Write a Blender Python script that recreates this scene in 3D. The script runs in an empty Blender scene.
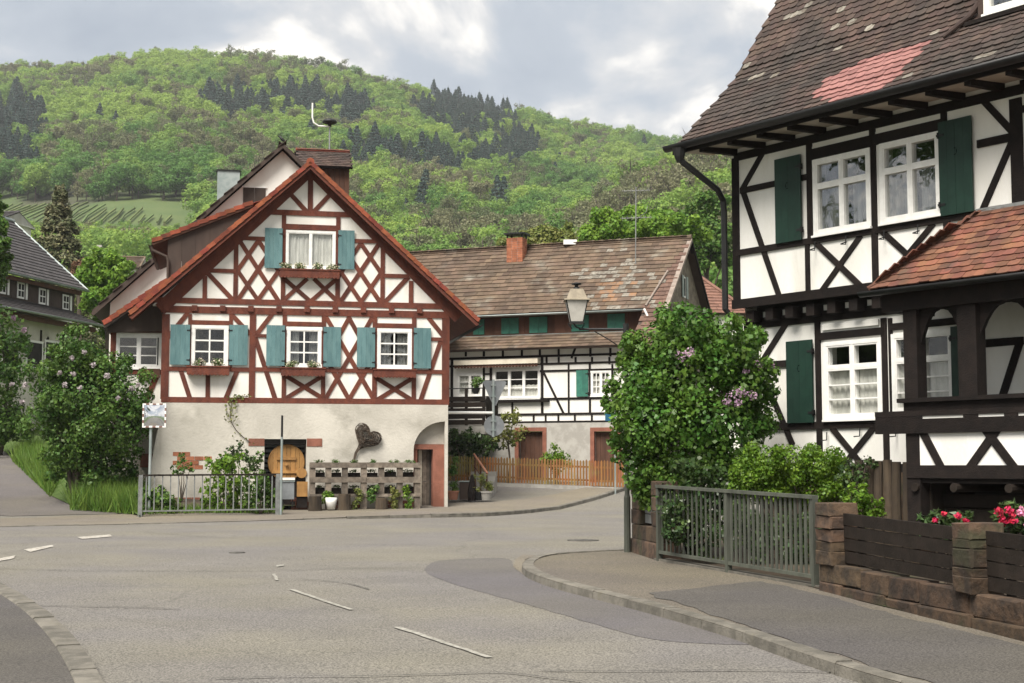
import bpy, bmesh, math, random
import numpy as np
from math import sin, cos, pi, radians, sqrt, atan2
from mathutils import Vector, Matrix, noise
random.seed(7); RNG = np.random.default_rng(7)
SC = bpy.context.scene
COL = SC.collection
# ---------------------------------------------------------------- camera, sky, sun, exposure
PITCH = radians(5.0); FPX = 1422.0
EYE = Vector((0, 0, 1.6))
cd = bpy.data.cameras.new('camera'); cam = bpy.data.objects.new('camera', cd); COL.objects.link(cam)
cam.location = EYE; cam.rotation_euler = (pi/2 + PITCH, 0, 0)
cd.sensor_width = 36; cd.lens = 36*FPX/1024; cd.clip_start = .1; cd.clip_end = 6000
SC.camera = cam
SUN_EL, SUN_AZ = radians(54), radians(208)      # azimuth clockwise from +Y: behind and left of the camera
W = bpy.data.worlds.new('World'); SC.world = W; W.use_nodes = True
def build_world():
    nt = W.node_tree; N = nt.nodes; Lk = nt.links
    for n in list(N): N.remove(n)
    out = N.new('ShaderNodeOutputWorld'); bg = N.new('ShaderNodeBackground'); bg.inputs[1].default_value = 0.085
    sky = N.new('ShaderNodeTexSky'); sky.sky_type = 'NISHITA'; sky.sun_disc = False
    sky.sun_elevation = SUN_EL; sky.sun_rotation = SUN_AZ; sky.dust_density = 2.0; sky.air_density = 1.2
    tc = N.new('ShaderNodeTexCoord')
    mp = N.new('ShaderNodeMapping'); mp.inputs['Scale'].default_value = (1, 1, 1.7); mp.inputs['Location'].default_value = (5.88, 15.38, 17.46)
    nz = N.new('ShaderNodeTexNoise'); nz.inputs['Scale'].default_value = 5.2; nz.inputs['Detail'].default_value = 7
    nz.inputs['Roughness'].default_value = .52; nz.inputs['Distortion'].default_value = .35
    Lk.new(tc.outputs['Generated'], mp.inputs[0]); Lk.new(mp.outputs[0], nz.inputs['Vector'])
    rp = N.new('ShaderNodeValToRGB'); e = rp.color_ramp.elements
    K = 1/.115
    e[0].position = .34; e[0].color = (.29*K, .325*K, .375*K, 1)
    e[1].position = .575; e[1].color = (.88*K, .835*K, .765*K, 1)
    m = e.new(.47); m.color = (.385*K, .415*K, .455*K, 1)
    m = e.new(.525); m.color = (.53*K, .53*K, .53*K, 1)
    Lk.new(nz.outputs[0], rp.inputs[0])
    # thin gaps where the blue sky shows faintly through the cloud sheet
    mx = N.new('ShaderNodeMix'); mx.data_type = 'RGBA'; mx.inputs[0].default_value = .90
    Lk.new(sky.outputs[0], mx.inputs[6]); Lk.new(rp.outputs[0], mx.inputs[7])
    Lk.new(mx.outputs[2], bg.inputs[0]); Lk.new(bg.outputs[0], out.inputs[0])
build_world()
sl = bpy.data.lights.new('sun', 'SUN'); sl.energy = 4.1; sl.angle = radians(34); sl.color = (1, .95, .87)
so = bpy.data.objects.new('sun', sl); COL.objects.link(so)
sd = Vector((sin(SUN_AZ)*cos(SUN_EL), cos(SUN_AZ)*cos(SUN_EL), sin(SUN_EL)))
so.rotation_euler = sd.to_track_quat('Z', 'Y').to_euler(); so.location = sd*60
SC.view_settings.view_transform = 'Standard'; SC.view_settings.look = 'None'
SC.view_settings.exposure = 1.0; SC.view_settings.gamma = 1; SC.view_settings.use_curve_mapping = False
SC.render.engine = 'CYCLES'; SC.cycles.max_bounces = 8; SC.cycles.transparent_max_bounces = 16
# ---------------------------------------------------------------- measuring helpers
def ray(px, py):
    a = (px-512)/FPX; b = (341.5-py)/FPX
    return Vector((a, cos(PITCH)-b*sin(PITCH), sin(PITCH)+b*cos(PITCH)))
def proj(p):
    d = Vector(p)-EYE; dep = d.y*cos(PITCH)+d.z*sin(PITCH); up = -d.y*sin(PITCH)+d.z*cos(PITCH)
    return 512+FPX*d.x/dep, 341.5-FPX*up/dep, dep
Z = Vector((0, 0, 1))
class Frame:                                # an upright wall plane: u to the right, v up, n out towards the street
    def __init__(s, o, u):
        s.o = Vector(o); s.u = Vector((u[0], u[1], 0)).normalized(); s.n = Vector((s.u.y, -s.u.x, 0))
    def at(s, u, v, n=0): return s.o + s.u*u + Z*v + s.n*n
    def px(s, x, y, n=0):
        r = ray(x, y); t = (s.o+s.n*n-EYE).dot(s.n)/r.dot(s.n); p = EYE+r*t
        return (p-s.o).dot(s.u), p.z-s.o.z
    def off(s, n): return Frame(s.o+s.n*n, s.u)
    def m(s, x, y, n=0):                    # metres per picture pixel there
        r = ray(x, y); t = (s.o+s.n*n-EYE).dot(s.n)/r.dot(s.n); return t/FPX
    def rect(s, x0, y0, x1, y1, n=0):
        a = s.px(x0, y0, n); b = s.px(x1, y1, n); return (min(a[0], b[0]), min(a[1], b[1]), max(a[0], b[0]), max(a[1], b[1]))
def lerp(a, b, t): return a+(b-a)*t
def smooth(a, b, x):
    t = min(1, max(0, (x-a)/(b-a))); return t*t*(3-2*t)
def interp(x, ks):
    if x <= ks[0][0]: return ks[0][1]
    for (a, va), (b, vb) in zip(ks, ks[1:]):
        if x <= b: return va+(vb-va)*(x-a)/(b-a)
    return ks[-1][1]
# ---------------------------------------------------------------- objects
WO = {}
def link(o, parent, c):
    COL.objects.link(o); WO[o.name] = Vector(c)
    if parent is not None:
        o.parent = parent; o.location = Vector(c)-WO[parent.name]
    else: o.location = c
    return o
def tag(o, label, cat, group=None):
    o['label'] = label; o['category'] = cat
    if group: o['group'] = group
    return o
def thing(name, label, cat, loc, group=None):
    o = bpy.data.objects.new(name, None); o.empty_display_size = .2
    link(o, None, loc); return tag(o, label, cat, group)
def mesh_obj(name, verts, faces, mat, parent=None, smooth_=False, mi=None, base=False):
    v = np.asarray(verts, dtype=np.float64).reshape(-1, 3)
    c = (v.min(0)+v.max(0))/2
    if base: c[2] = v[:, 2].min()
    me = bpy.data.meshes.new(name); me.from_pydata((v-c).tolist(), [], faces)
    for m in (mat if isinstance(mat, (list, tuple)) else [mat]): me.materials.append(m)
    if mi is not None: me.polygons.foreach_set('material_index', mi)
    if smooth_: me.polygons.foreach_set('use_smooth', [True]*len(me.polygons))
    o = bpy.data.objects.new(name, me)
    return link(o, parent, c)
def fast_mesh(name, v, nper, mat, parent=None, mi=None, faces=None, kind=None):   # many equal polygons from one array
    c = (v.min(0)+v.max(0))/2
    me = bpy.data.meshes.new(name); nv = len(v)
    me.vertices.add(nv); me.vertices.foreach_set('co', (v-c).astype(np.float32).ravel())
    if faces is None: faces = np.arange(nv, dtype=np.int32).reshape(-1, nper)
    nf, k = faces.shape
    me.loops.add(nf*k); me.loops.foreach_set('vertex_index', faces.astype(np.int32).ravel())
    me.polygons.add(nf); me.polygons.foreach_set('loop_start', np.arange(0, nf*k, k, dtype=np.int32))
    for m in (mat if isinstance(mat, (list, tuple)) else [mat]): me.materials.append(m)
    if mi is not None: me.polygons.foreach_set('material_index', np.asarray(mi, dtype=np.int32))
    me.update(calc_edges=True); me.validate()
    o = bpy.data.objects.new(name, me); link(o, parent, c)
    if kind: o['kind'] = kind
    return o
class MB:
    def __init__(s): s.v = []; s.f = []; s.mi = []
    def add(s, vs, fs, mi=0):
        k = len(s.v); s.v += [tuple(x) for x in vs]; s.f += [tuple(i+k for i in f) for f in fs]; s.mi += [mi]*len(fs); return s
    def hexa(s, p, mi=0): return s.add(p, [(0,3,2,1),(4,5,6,7),(0,1,5,4),(1,2,6,5),(2,3,7,6),(3,0,4,7)], mi)
    def box(s, c, d, mi=0, rz=0):
        x, y, z = c; a, b, h = d[0]/2, d[1]/2, d[2]/2; q = []
        for dz in (-h, h):
            for dx, dy in ((-a,-b),(a,-b),(a,b),(-a,b)): q.append((x+dx*cos(rz)-dy*sin(rz), y+dx*sin(rz)+dy*cos(rz), z+dz))
        return s.hexa(q, mi)
    def fbox(s, F, u0, u1, v0, v1, n0, n1, mi=0):
        return s.hexa([F.at(u, v, n) for v in (v0, v1) for u, n in ((u0,n1),(u1,n1),(u1,n0),(u0,n0))], mi)
    def beam(s, F, a, b, w, n0, n1, mi=0, w2=None):
        d = Vector((b[0]-a[0], b[1]-a[1])); d.normalize(); p = Vector((-d.y, d.x)); w2 = w2 or w
        A = [(a[0]-p.x*w/2, a[1]-p.y*w/2), (b[0]-p.x*w2/2, b[1]-p.y*w2/2), (b[0]+p.x*w2/2, b[1]+p.y*w2/2), (a[0]+p.x*w/2, a[1]+p.y*w/2)]
        return s.hexa([F.at(u, v, n0) for u, v in A]+[F.at(u, v, n1) for u, v in A], mi)
    def tube(s, pts, r, k=8, mi=0, caps=True):
        pts = [Vector(p) for p in pts]; n = len(pts); rr = r if isinstance(r, (list, tuple)) else [r]*n
        base = len(s.v); px = None
        for i, p in enumerate(pts):
            t = (pts[min(i+1, n-1)]-pts[max(i-1, 0)]).normalized()
            if px is None: px = t.orthogonal().normalized()
            else: px = (px - t*px.dot(t)).normalized()
            py = t.cross(px)
            for j in range(k):
                a = 2*pi*j/k; s.v.append(tuple(p+px*(rr[i]*cos(a))+py*(rr[i]*sin(a))))
        for i in range(n-1):
            for j in range(k):
                q = base+i*k; s.f.append((q+j, q+(j+1)%k, q+k+(j+1)%k, q+k+j)); s.mi.append(mi)
        if caps:
            s.f.append(tuple(base+j for j in reversed(range(k)))); s.f.append(tuple(base+(n-1)*k+j for j in range(k))); s.mi += [mi, mi]
        return s
    def lathe(s, o, prof, k=16, mi=0, ax=(1, 1)):
        base = len(s.v); o = Vector(o)
        for r, z in prof:
            for j in range(k):
                a = 2*pi*(j+.5)/k; s.v.append((o.x+r*cos(a)*ax[0], o.y+r*sin(a)*ax[1], o.z+z))
        for i in range(len(prof)-1):
            for j in range(k):
                q = base+i*k; s.f.append((q+j, q+(j+1)%k, q+k+(j+1)%k, q+k+j)); s.mi.append(mi)
        s.f.append(tuple(base+j for j in reversed(range(k)))); s.f.append(tuple(base+(len(prof)-1)*k+j for j in range(k))); s.mi += [mi, mi]
        return s
    def prism(s, F, poly, n0, n1, mi=0):
        k = len(poly); vs = [F.at(u, v, n0) for u, v in poly]+[F.at(u, v, n1) for u, v in poly]
        fs = [tuple(reversed(range(k))), tuple(range(k, 2*k))]+[(i, (i+1)%k, k+(i+1)%k, k+i) for i in range(k)]
        return s.add(vs, fs, mi)
    def plate(s, F, outer, holes, n0, n1, mi=0):      # wall with openings cut through it
        bm = bmesh.new(); loops = [outer]+list(holes); ed = []
        for lp in loops:
            vs = [bm.verts.new((u, v, 0)) for u, v in lp]
            for i in range(len(vs)): ed.append(bm.edges.new((vs[i], vs[(i+1) % len(vs)])))
        bmesh.ops.triangle_fill(bm, edges=ed, use_beauty=True, use_dissolve=False)
        bm.verts.index_update()
        P = [(v.co.x, v.co.y) for v in bm.verts]; T = [tuple(v.index for v in f.verts) for f in bm.faces]; bm.free()
        k = len(P); vs = [F.at(u, v, n1) for u, v in P]+[F.at(u, v, n0) for u, v in P]
        fs = [(t if ((P[t[1]][0]-P[t[0]][0])*(P[t[2]][1]-P[t[0]][1])-(P[t[1]][1]-P[t[0]][1])*(P[t[2]][0]-P[t[0]][0])) > 0 else t[::-1]) for t in T]
        fs += [tuple(i+k for i in f[::-1]) for f in fs]; q = 0
        for lp in loops:
            for i in range(len(lp)): a, b = q+i, q+(i+1) % len(lp); fs.append((a, b, b+k, a+k))
            q += len(lp)
        return s.add(vs, fs, mi)
    def obj(s, name, mat, parent=None, smooth_=False, base=False):
        return mesh_obj(name, s.v, s.f, mat, parent, smooth_, s.mi if isinstance(mat, (list, tuple)) else None, base)
def rectloop(r): return [(r[0], r[1]), (r[2], r[1]), (r[2], r[3]), (r[0], r[3])]
# ---------------------------------------------------------------- materials
def M(name, c1, c2=None, scale=3., detail=5., rough=.8, bump=0., bscale=40., rnd=0., stretch=(1, 1, 1), metallic=0., spec=.3, mid=(.38, .62), c3=None, s3=.6, m3=(.55, .7), rh=0.):
    m = bpy.data.materials.new(name); m.use_nodes = True; nt = m.node_tree; N = nt.nodes; L = nt.links
    b = N['Principled BSDF']; b.inputs['Roughness'].default_value = rough; b.inputs['Metallic'].default_value = metallic
    b.inputs['Specular IOR Level'].default_value = spec
    c2 = c2 or tuple(x*.8 for x in c1)
    g = N.new('ShaderNodeNewGeometry'); mp = N.new('ShaderNodeMapping'); mp.inputs['Scale'].default_value = stretch
    L.new(g.outputs['Position'], mp.inputs[0])
    def nz(sc, de, src=mp):
        n = N.new('ShaderNodeTexNoise'); n.inputs['Scale'].default_value = sc; n.inputs['Detail'].default_value = de; n.inputs['Roughness'].default_value = .6
        L.new(src.outputs[0], n.inputs['Vector']); return n
    def mix(fac, a, bcol):
        x = N.new('ShaderNodeMix'); x.data_type = 'RGBA'; L.new(fac, x.inputs[0])
        for v, i in ((a, 6), (bcol, 7)):
            if isinstance(v, tuple): x.inputs[i].default_value = (*v, 1)
            else: L.new(v, x.inputs[i])
        return x.outputs[2]
    def rng(o, a, bb):
        r = N.new('ShaderNodeMapRange'); r.interpolation_type = 'SMOOTHSTEP'; L.new(o, r.inputs[0]); r.inputs[1].default_value = a; r.inputs[2].default_value = bb; return r.outputs[0]
    col = mix(rng(nz(scale, detail).outputs[0], *mid), c1, c2)
    if c3: col = mix(rng(nz(s3, 6).outputs[0], *m3), col, c3)
    if rnd or rh:
        oi = N.new('ShaderNodeObjectInfo'); ad = N.new('ShaderNodeMath'); ad.operation = 'ADD'
        L.new(oi.outputs['Random'], ad.inputs[0]); L.new(g.outputs['Random Per Island'], ad.inputs[1])
        fr = N.new('ShaderNodeMath'); fr.operation = 'FRACT'; L.new(ad.outputs[0], fr.inputs[0])
        hs = N.new('ShaderNodeHueSaturation'); r = N.new('ShaderNodeMapRange'); L.new(fr.outputs[0], r.inputs[0])
        r.inputs[3].default_value = 1-rnd; r.inputs[4].default_value = 1+rnd; L.new(r.outputs[0], hs.inputs['Value']); L.new(col, hs.inputs['Color'])
        if rh:
            m7 = N.new('ShaderNodeMath'); m7.operation = 'MULTIPLY'; m7.inputs[1].default_value = 7.13; L.new(fr.outputs[0], m7.inputs[0])
            f2 = N.new('ShaderNodeMath'); f2.operation = 'FRACT'; L.new(m7.outputs[0], f2.inputs[0])
            r2 = N.new('ShaderNodeMapRange'); L.new(f2.outputs[0], r2.inputs[0]); r2.inputs[3].default_value = .5-rh; r2.inputs[4].default_value = .5+rh; L.new(r2.outputs[0], hs.inputs['Hue'])
        col = hs.outputs[0]
    L.new(col, b.inputs['Base Color'])
    if bump:
        bp = N.new('ShaderNodeBump'); bp.inputs['Strength'].default_value = bump; bp.inputs['Distance'].default_value = .02
        L.new(nz(bscale, 4).outputs[0], bp.inputs['Height']); L.new(bp.outputs[0], b.inputs['Normal'])
    return m
def leafmat(name, c1, c2, rnd=.35, hue=.02, trans=.35, nsc=1.2, rough=.55, inst=False):
    m = bpy.data.materials.new(name); m.use_nodes = True; nt = m.node_tree; N = nt.nodes; L = nt.links
    b = N['Principled BSDF']; out = N['Material Output']; b.inputs['Roughness'].default_value = rough; b.inputs['Specular IOR Level'].default_value = .25
    g = N.new('ShaderNodeNewGeometry'); n = N.new('ShaderNodeTexNoise'); n.inputs['Scale'].default_value = nsc; n.inputs['Detail'].default_value = 3
    L.new(g.outputs['Position'], n.inputs['Vector'])
    r = N.new('ShaderNodeMapRange'); r.inputs[1].default_value = .35; r.inputs[2].default_value = .65; L.new(n.outputs[0], r.inputs[0])
    x = N.new('ShaderNodeMix'); x.data_type = 'RGBA'; x.inputs[6].default_value = (*c1, 1); x.inputs[7].default_value = (*c2, 1)
    if inst:                                   # every tree of the wood has a tint of its own
        at = N.new('ShaderNodeAttribute'); at.attribute_type = 'INSTANCER'; at.attribute_name = 'tint'; L.new(at.outputs['Fac'], x.inputs[0])
    else: L.new(r.outputs[0], x.inputs[0])
    hs = N.new('ShaderNodeHueSaturation'); r2 = N.new('ShaderNodeMapRange'); L.new(g.outputs['Random Per Island'], r2.inputs[0])
    r2.inputs[3].default_value = 1-rnd; r2.inputs[4].default_value = 1+rnd; L.new(r2.outputs[0], hs.inputs['Value']); L.new(x.outputs[2], hs.inputs['Color'])
    m7 = N.new('ShaderNodeMath'); m7.operation = 'MULTIPLY'; m7.inputs[1].default_value = 5.3; L.new(g.outputs['Random Per Island'], m7.inputs[0])
    f2 = N.new('ShaderNodeMath'); f2.operation = 'FRACT'; L.new(m7.outputs[0], f2.inputs[0])
    r3 = N.new('ShaderNodeMapRange'); L.new(f2.outputs[0], r3.inputs[0]); r3.inputs[3].default_value = .5-hue; r3.inputs[4].default_value = .5+hue; L.new(r3.outputs[0], hs.inputs['Hue'])
    L.new(hs.outputs[0], b.inputs['Base Color'])
    t = N.new('ShaderNodeBsdfTranslucent'); L.new(hs.outputs[0], t.inputs[0]); ms = N.new('ShaderNodeMixShader'); ms.inputs[0].default_value = trans
    L.new(b.outputs[0], ms.inputs[1]); L.new(t.outputs[0], ms.inputs[2]); L.new(ms.outputs[0], out.inputs[0])
    return m
def glassmat(name, refl=.22):
    m = bpy.data.materials.new(name); m.use_nodes = True; nt = m.node_tree; N = nt.nodes; L = nt.links; out = N['Material Output']; N.remove(N['Principled BSDF'])
    t = N.new('ShaderNodeBsdfTransparent'); t.inputs[0].default_value = (.96, .97, .965, 1); gl = N.new('ShaderNodeBsdfGlossy'); gl.inputs['Roughness'].default_value = .02
    g = N.new('ShaderNodeNewGeometry'); n = N.new('ShaderNodeTexNoise'); n.inputs['Scale'].default_value = 1.7; L.new(g.outputs['Position'], n.inputs['Vector'])
    bp = N.new('ShaderNodeBump'); bp.inputs['Strength'].default_value = .06; bp.inputs['Distance'].default_value = .2; L.new(n.outputs[0], bp.inputs['Height']); L.new(bp.outputs[0], gl.inputs['Normal'])
    lw = N.new('ShaderNodeLayerWeight'); pw = N.new('ShaderNodeMath'); pw.operation = 'POWER'; pw.inputs[1].default_value = 4.; L.new(lw.outputs['Facing'], pw.inputs[0]); a = N.new('ShaderNodeMath'); a.operation = 'MULTIPLY_ADD'; a.inputs[1].default_value = .8; a.inputs[2].default_value = .03+refl*.6; L.new(pw.outputs[0], a.inputs[0])
    ms = N.new('ShaderNodeMixShader'); L.new(a.outputs[0], ms.inputs[0]); L.new(t.outputs[0], ms.inputs[1]); L.new(gl.outputs[0], ms.inputs[2]); L.new(ms.outputs[0], out.inputs[0])
    return m
MT = dict(
 plaster=M('white_plaster', (.74, .715, .67), (.68, .645, .59), scale=1.6, rough=.9, bump=.3, bscale=30, c3=(.60, .555, .48), s3=1.1, m3=(.56, .80), stretch=(1, 1, .3)),
 plaster2=M('cool_white_plaster', (.72, .705, .67), (.65, .635, .59), scale=1.5, rough=.9, bump=.3, bscale=30, c3=(.55, .53, .475), s3=1.2, m3=(.56, .80), stretch=(1, 1, .3)),
 base=M('cellar_render', (.42, .395, .345), (.53, .50, .44), scale=.55, rough=.95, bump=.5, bscale=14, c3=(.33, .31, .265), s3=.75, m3=(.50, .70)),
 red=M('oxblood_timber', (.128, .036, .020), (.092, .026, .016), scale=5, rough=.75, bump=.8, bscale=38, rnd=.16, stretch=(1, 1, .5), c3=(.075, .024, .016), s3=2.6, m3=(.54, .74)),
 dark=M('dark_timber', (.015, .011, .0095), (.010, .0078, .007), scale=6, rough=.8, spec=.15, bump=.5, bscale=45, rnd=.22),
 soffit=M('pale_soffit_boards', (.42, .38, .31), (.33, .29, .23), scale=3, rough=.8, c3=(.30, .20, .11), s3=.9),
 teal=M('teal_paint', (.100, .185, .19), (.075, .150, .158), scale=6, rough=.6, bump=.25, bscale=30, rnd=.10, stretch=(1, 1, .3)),
 green=M('bottle_green_paint', (.009, .031, .021), (.007, .025, .017), scale=5, rough=.5, bump=.15, bscale=30, rnd=.1, c3=(.020, .042, .032), s3=1.1, m3=(.58, .75)),
 green2=M('mid_green_paint', (.035, .155, .11), (.028, .12, .09), scale=5, rough=.55, rnd=.1),
 white=M('white_window_paint', (.74, .73, .70), (.67, .66, .63), scale=8, rough=.45, spec=.4),
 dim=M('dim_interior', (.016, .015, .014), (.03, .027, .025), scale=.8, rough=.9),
 cloth=M('net_curtain', (.60, .58, .54), (.46, .445, .41), scale=9, rough=.95, stretch=(1, 1, .15)),
 cloth2=M('grey_curtain', (.19, .19, .185), (.10, .10, .098), scale=9, rough=.95, stretch=(1, 1, .1)),
 tile_o=M('orange_clay_tile', (.235, .062, .030), (.16, .042, .024), scale=4, rough=.85, bump=.4, bscale=30, rnd=.28, rh=.012, c3=(.07, .035, .026), s3=1.3, m3=(.55, .75)),
 tile_b=M('brown_clay_tile', (.070, .046, .037), (.047, .033, .028), scale=2, rough=.85, bump=.45, bscale=30, rnd=.30, rh=.012, c3=(.038, .031, .027), s3=.55, m3=(.45, .66)),
 tile_p=M('new_pink_tile', (.245, .118, .106), (.195, .090, .082), scale=4, rough=.8, rnd=.14),
 tile_m=M('lichen_tile', (.21, .195, .165), (.115, .095, .075), scale=9, rough=.95, bump=.6, bscale=40, rnd=.2),
 tile_g=M('slate_grey_tile', (.060, .054, .054), (.044, .040, .041), scale=2, rough=.7, bump=.3, bscale=30, rnd=.16),
 tile_w=M('weathered_brown_tile', (.118, .082, .056), (.084, .060, .043), scale=1.2, rough=.9, bump=.4, bscale=26, rnd=.26, rh=.008, c3=(.18, .165, .135), s3=.7, m3=(.53, .74)),
 tile_l=M('lichen_orange_tile', (.19, .105, .055), (.15, .105, .075), scale=7, rough=.9, bump=.5, rnd=.3),
 tile_q=M('porch_clay_tile', (.165, .068, .041), (.105, .048, .033), scale=2.2, rough=.85, bump=.4, bscale=30, rnd=.30, rh=.012, c3=(.075, .045, .034), s3=1.6, m3=(.5, .7)),
 metal=M('black_painted_metal', (.009, .009, .0095), (.014, .014, .014), scale=6, rough=.5, spec=.3),
 grey=M('grey_painted_metal', (.20, .205, .20), (.145, .15, .145), scale=7, rough=.5, spec=.5, bump=.1, bscale=60),
 sign=M('sign_back_aluminium', (.24, .255, .265), (.20, .21, .22), scale=3, rough=.45, metallic=.3),
 fence=M('weathered_green_grey_paint', (.072, .077, .061), (.053, .057, .046), scale=6, rough=.65, rnd=.12, bump=.2, stretch=(1, 1, .3), c3=(.035, .038, .028), s3=3, m3=(.55, .75)),
 plank=M('dark_brown_plank', (.022, .0165, .013), (.015, .0115, .009), scale=5, rough=.8, spec=.15, bump=.4, bscale=40, rnd=.2),
 brownboard=M('brown_board_cladding', (.058, .041, .033), (.045, .032, .026), scale=3, rough=.8, rnd=.08, stretch=(1, 1, .3)),
 redbrown=M('red_brown_boards', (.092, .044, .028), (.066, .032, .021), scale=3, rough=.85, rnd=.2, stretch=(1, 1, .3)),
 stone=M('red_sandstone_block', (.082, .053, .033), (.036, .026, .019), scale=4.5, rough=.95, bump=1., bscale=14, rnd=.30, rh=.01, c3=(.042, .040, .022), s3=1.6, m3=(.52, .70)),
 stone_r=M('smooth_red_sandstone', (.24, .098, .066), (.185, .075, .05), scale=3, rough=.9, bump=.4, bscale=20, rnd=.12),
 brick=M('orange_brick', (.33, .125, .065), (.24, .09, .05), scale=6, rough=.9, bump=.4, rnd=.22),
 picket=M('orange_stained_pickets', (.20, .080, .026), (.18, .095, .034), scale=1.4, rough=.8, rnd=.25, rh=.01, c3=(.17, .135, .045), s3=.5, m3=(.45, .6)),
 pine=M('honey_pine', (.36, .195, .065), (.28, .145, .048), scale=5, rough=.6, rnd=.16, stretch=(1, 1, .3)),
 oldwood=M('silvery_pallet_wood', (.175, .145, .115), (.105, .086, .069), scale=5, rough=.9, bump=.5, rnd=.38),
 bark=M('bark', (.085, .066, .050), (.05, .040, .031), scale=7, rough=.95, bump=.8, bscale=24, stretch=(1, 1, .3)),
 log=M('barked_logs', (.060, .044, .029), (.034, .026, .019), scale=5, rough=.95, bump=.7, bscale=22, rnd=.25, stretch=(1, 1, .3)),
 twig=M('dry_twigs', (.085, .062, .044), (.05, .038, .029), scale=9, rough=.9, rnd=.3),
 terra=M('terracotta', (.46, .22, .14), (.38, .17, .11), scale=5, rough=.85),
 concrete=M('concrete', (.34, .325, .295), (.27, .255, .23), scale=3, rough=.9, bump=.3, bscale=30, rnd=.12),
 kerb=M('worn_kerb_stone', (.150, .138, .116), (.095, .088, .074), scale=4, rough=.9, bump=.6, bscale=28, rnd=.14, c3=(.12, .11, .085), s3=2.5, m3=(.55, .75)),
 zinc=M('zinc', (.33, .36, .35), (.24, .28, .27), scale=2, rough=.5, metallic=.4),
 cream=M('cream_canvas', (.58, .53, .43), (.50, .45, .36), scale=3, rough=.9),
 bglass=glassmat('window_glass', .03), rglass=glassmat('reflecting_window_glass', .20),
)
# ================================================================ GROUND
GB = [(-60, -1.6), (0, -.45), (9, -.28), (15, -.12), (20, 0), (24, .08), (32, .12), (44, .16)]
GBK = GB+[(46, .20), (50, .62), (55, 1.06), (65, 1.6), (100, 3.5), (130, 6)]
GLF = [(k, v) for k, v in GB if k < 40]+[(40, .14), (60, 2.05), (80, 4), (100, 6), (130, 9)]
def g(x, y):
    if y <= 40: return interp(y, GB)
    t = smooth(-12.2, -6, x)
    return lerp(interp(y, GLF), interp(y, GBK), t)
def gp(px, py, off=0.):
    r = ray(px, py); t = 15.
    lo, hi = 2., 140.
    for _ in range(60):
        t = (lo+hi)/2; p = EYE+r*t
        if p.z > g(p.x, p.y)+off: lo = t
        else: hi = t
    p = EYE+r*lo; return Vector((p.x, p.y, g(p.x, p.y)+off))
SKY_A = [(-1500, 330), (-400, 120), (0, 70), (60, 66), (150, 57), (230, 56), (300, 62), (350, 74), (420, 93), (470, 106), (520, 116), (600, 135), (680, 148), (760, 158), (1000, 190), (1500, 260), (2600, 340)]
SKY_B = [(-200, 420), (300, 350), (380, 300), (450, 268), (520, 246), (600, 222), (680, 181), (740, 160), (900, 130), (1200, 110), (2000, 250)]
def hill(x, y):
    if y < 120: return -99.
    c = 512+FPX*x/y
    ra = (466-interp(c, SKY_A))/FPX; rb = (466-interp(c, SKY_B))/FPX
    s = (y-130)/770.
    zc = 900*ra
    if s <= 0: za = 7.
    elif s < 1: za = 7+(zc-7)*s**1.32
    else: za = zc-(y-900)*.16-(y-900)**2*.0002
    s = (y-125)/275.; zb0 = 400*rb
    if s <= 0: zb = 5.
    elif s < 1: zb = 5+(zb0-5)*s**1.15
    else: zb = zb0-(y-400)*.10
    k = 9.
    h = max(k-abs(za-zb), 0)/k
    return max(za, zb)+h*h*k*.25
def tz(x, y):
    if y < 100: return g(x, y)
    w = smooth(100, 140, y); return lerp(g(x, y), hill(x, max(y, 121)), w)+noise.noise(Vector((x*.012, y*.012, 0)))*5*smooth(150, 400, y)
def build_terrain():
    rs = [0.5, 4]+list(np.linspace(8, 66, 30))+list(np.linspace(70, 160, 20))+list(np.geomspace(170, 1700, 60))+[2200]
    an = list(np.arange(-180, -34, 6.))+list(np.arange(-34, 34.1, .85))+list(np.arange(40, 180, 6.))
    vs = []; fs = []; na = len(an)
    for r in rs:
        for a in an:
            x, y = r*sin(radians(a)), r*cos(radians(a)); z = tz(x, y) if y > -60 else -1.6
            if abs(a) > 40: z = lerp(z, min(z, interp(y, GB)), smooth(40, 80, abs(a)))
            if -31 < x < 18 and -9 < y < 68: z -= .15
            if r > 1600: z = min(z, 60)
            vs.append((x, y, z))
    for i in range(len(rs)-1):
        for j in range(na): a, b = i*na+j, i*na+(j+1) % na; fs.append((a, b, b+na, a+na))
    o = mesh_obj('terrain', vs, fs, M('meadow_and_forest_floor', (.060, .092, .030), (.080, .108, .036), scale=.05, detail=8, rough=.95, c3=(.05, .05, .03), s3=.012), None, True); o['kind'] = 'structure'
build_terrain()
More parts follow.
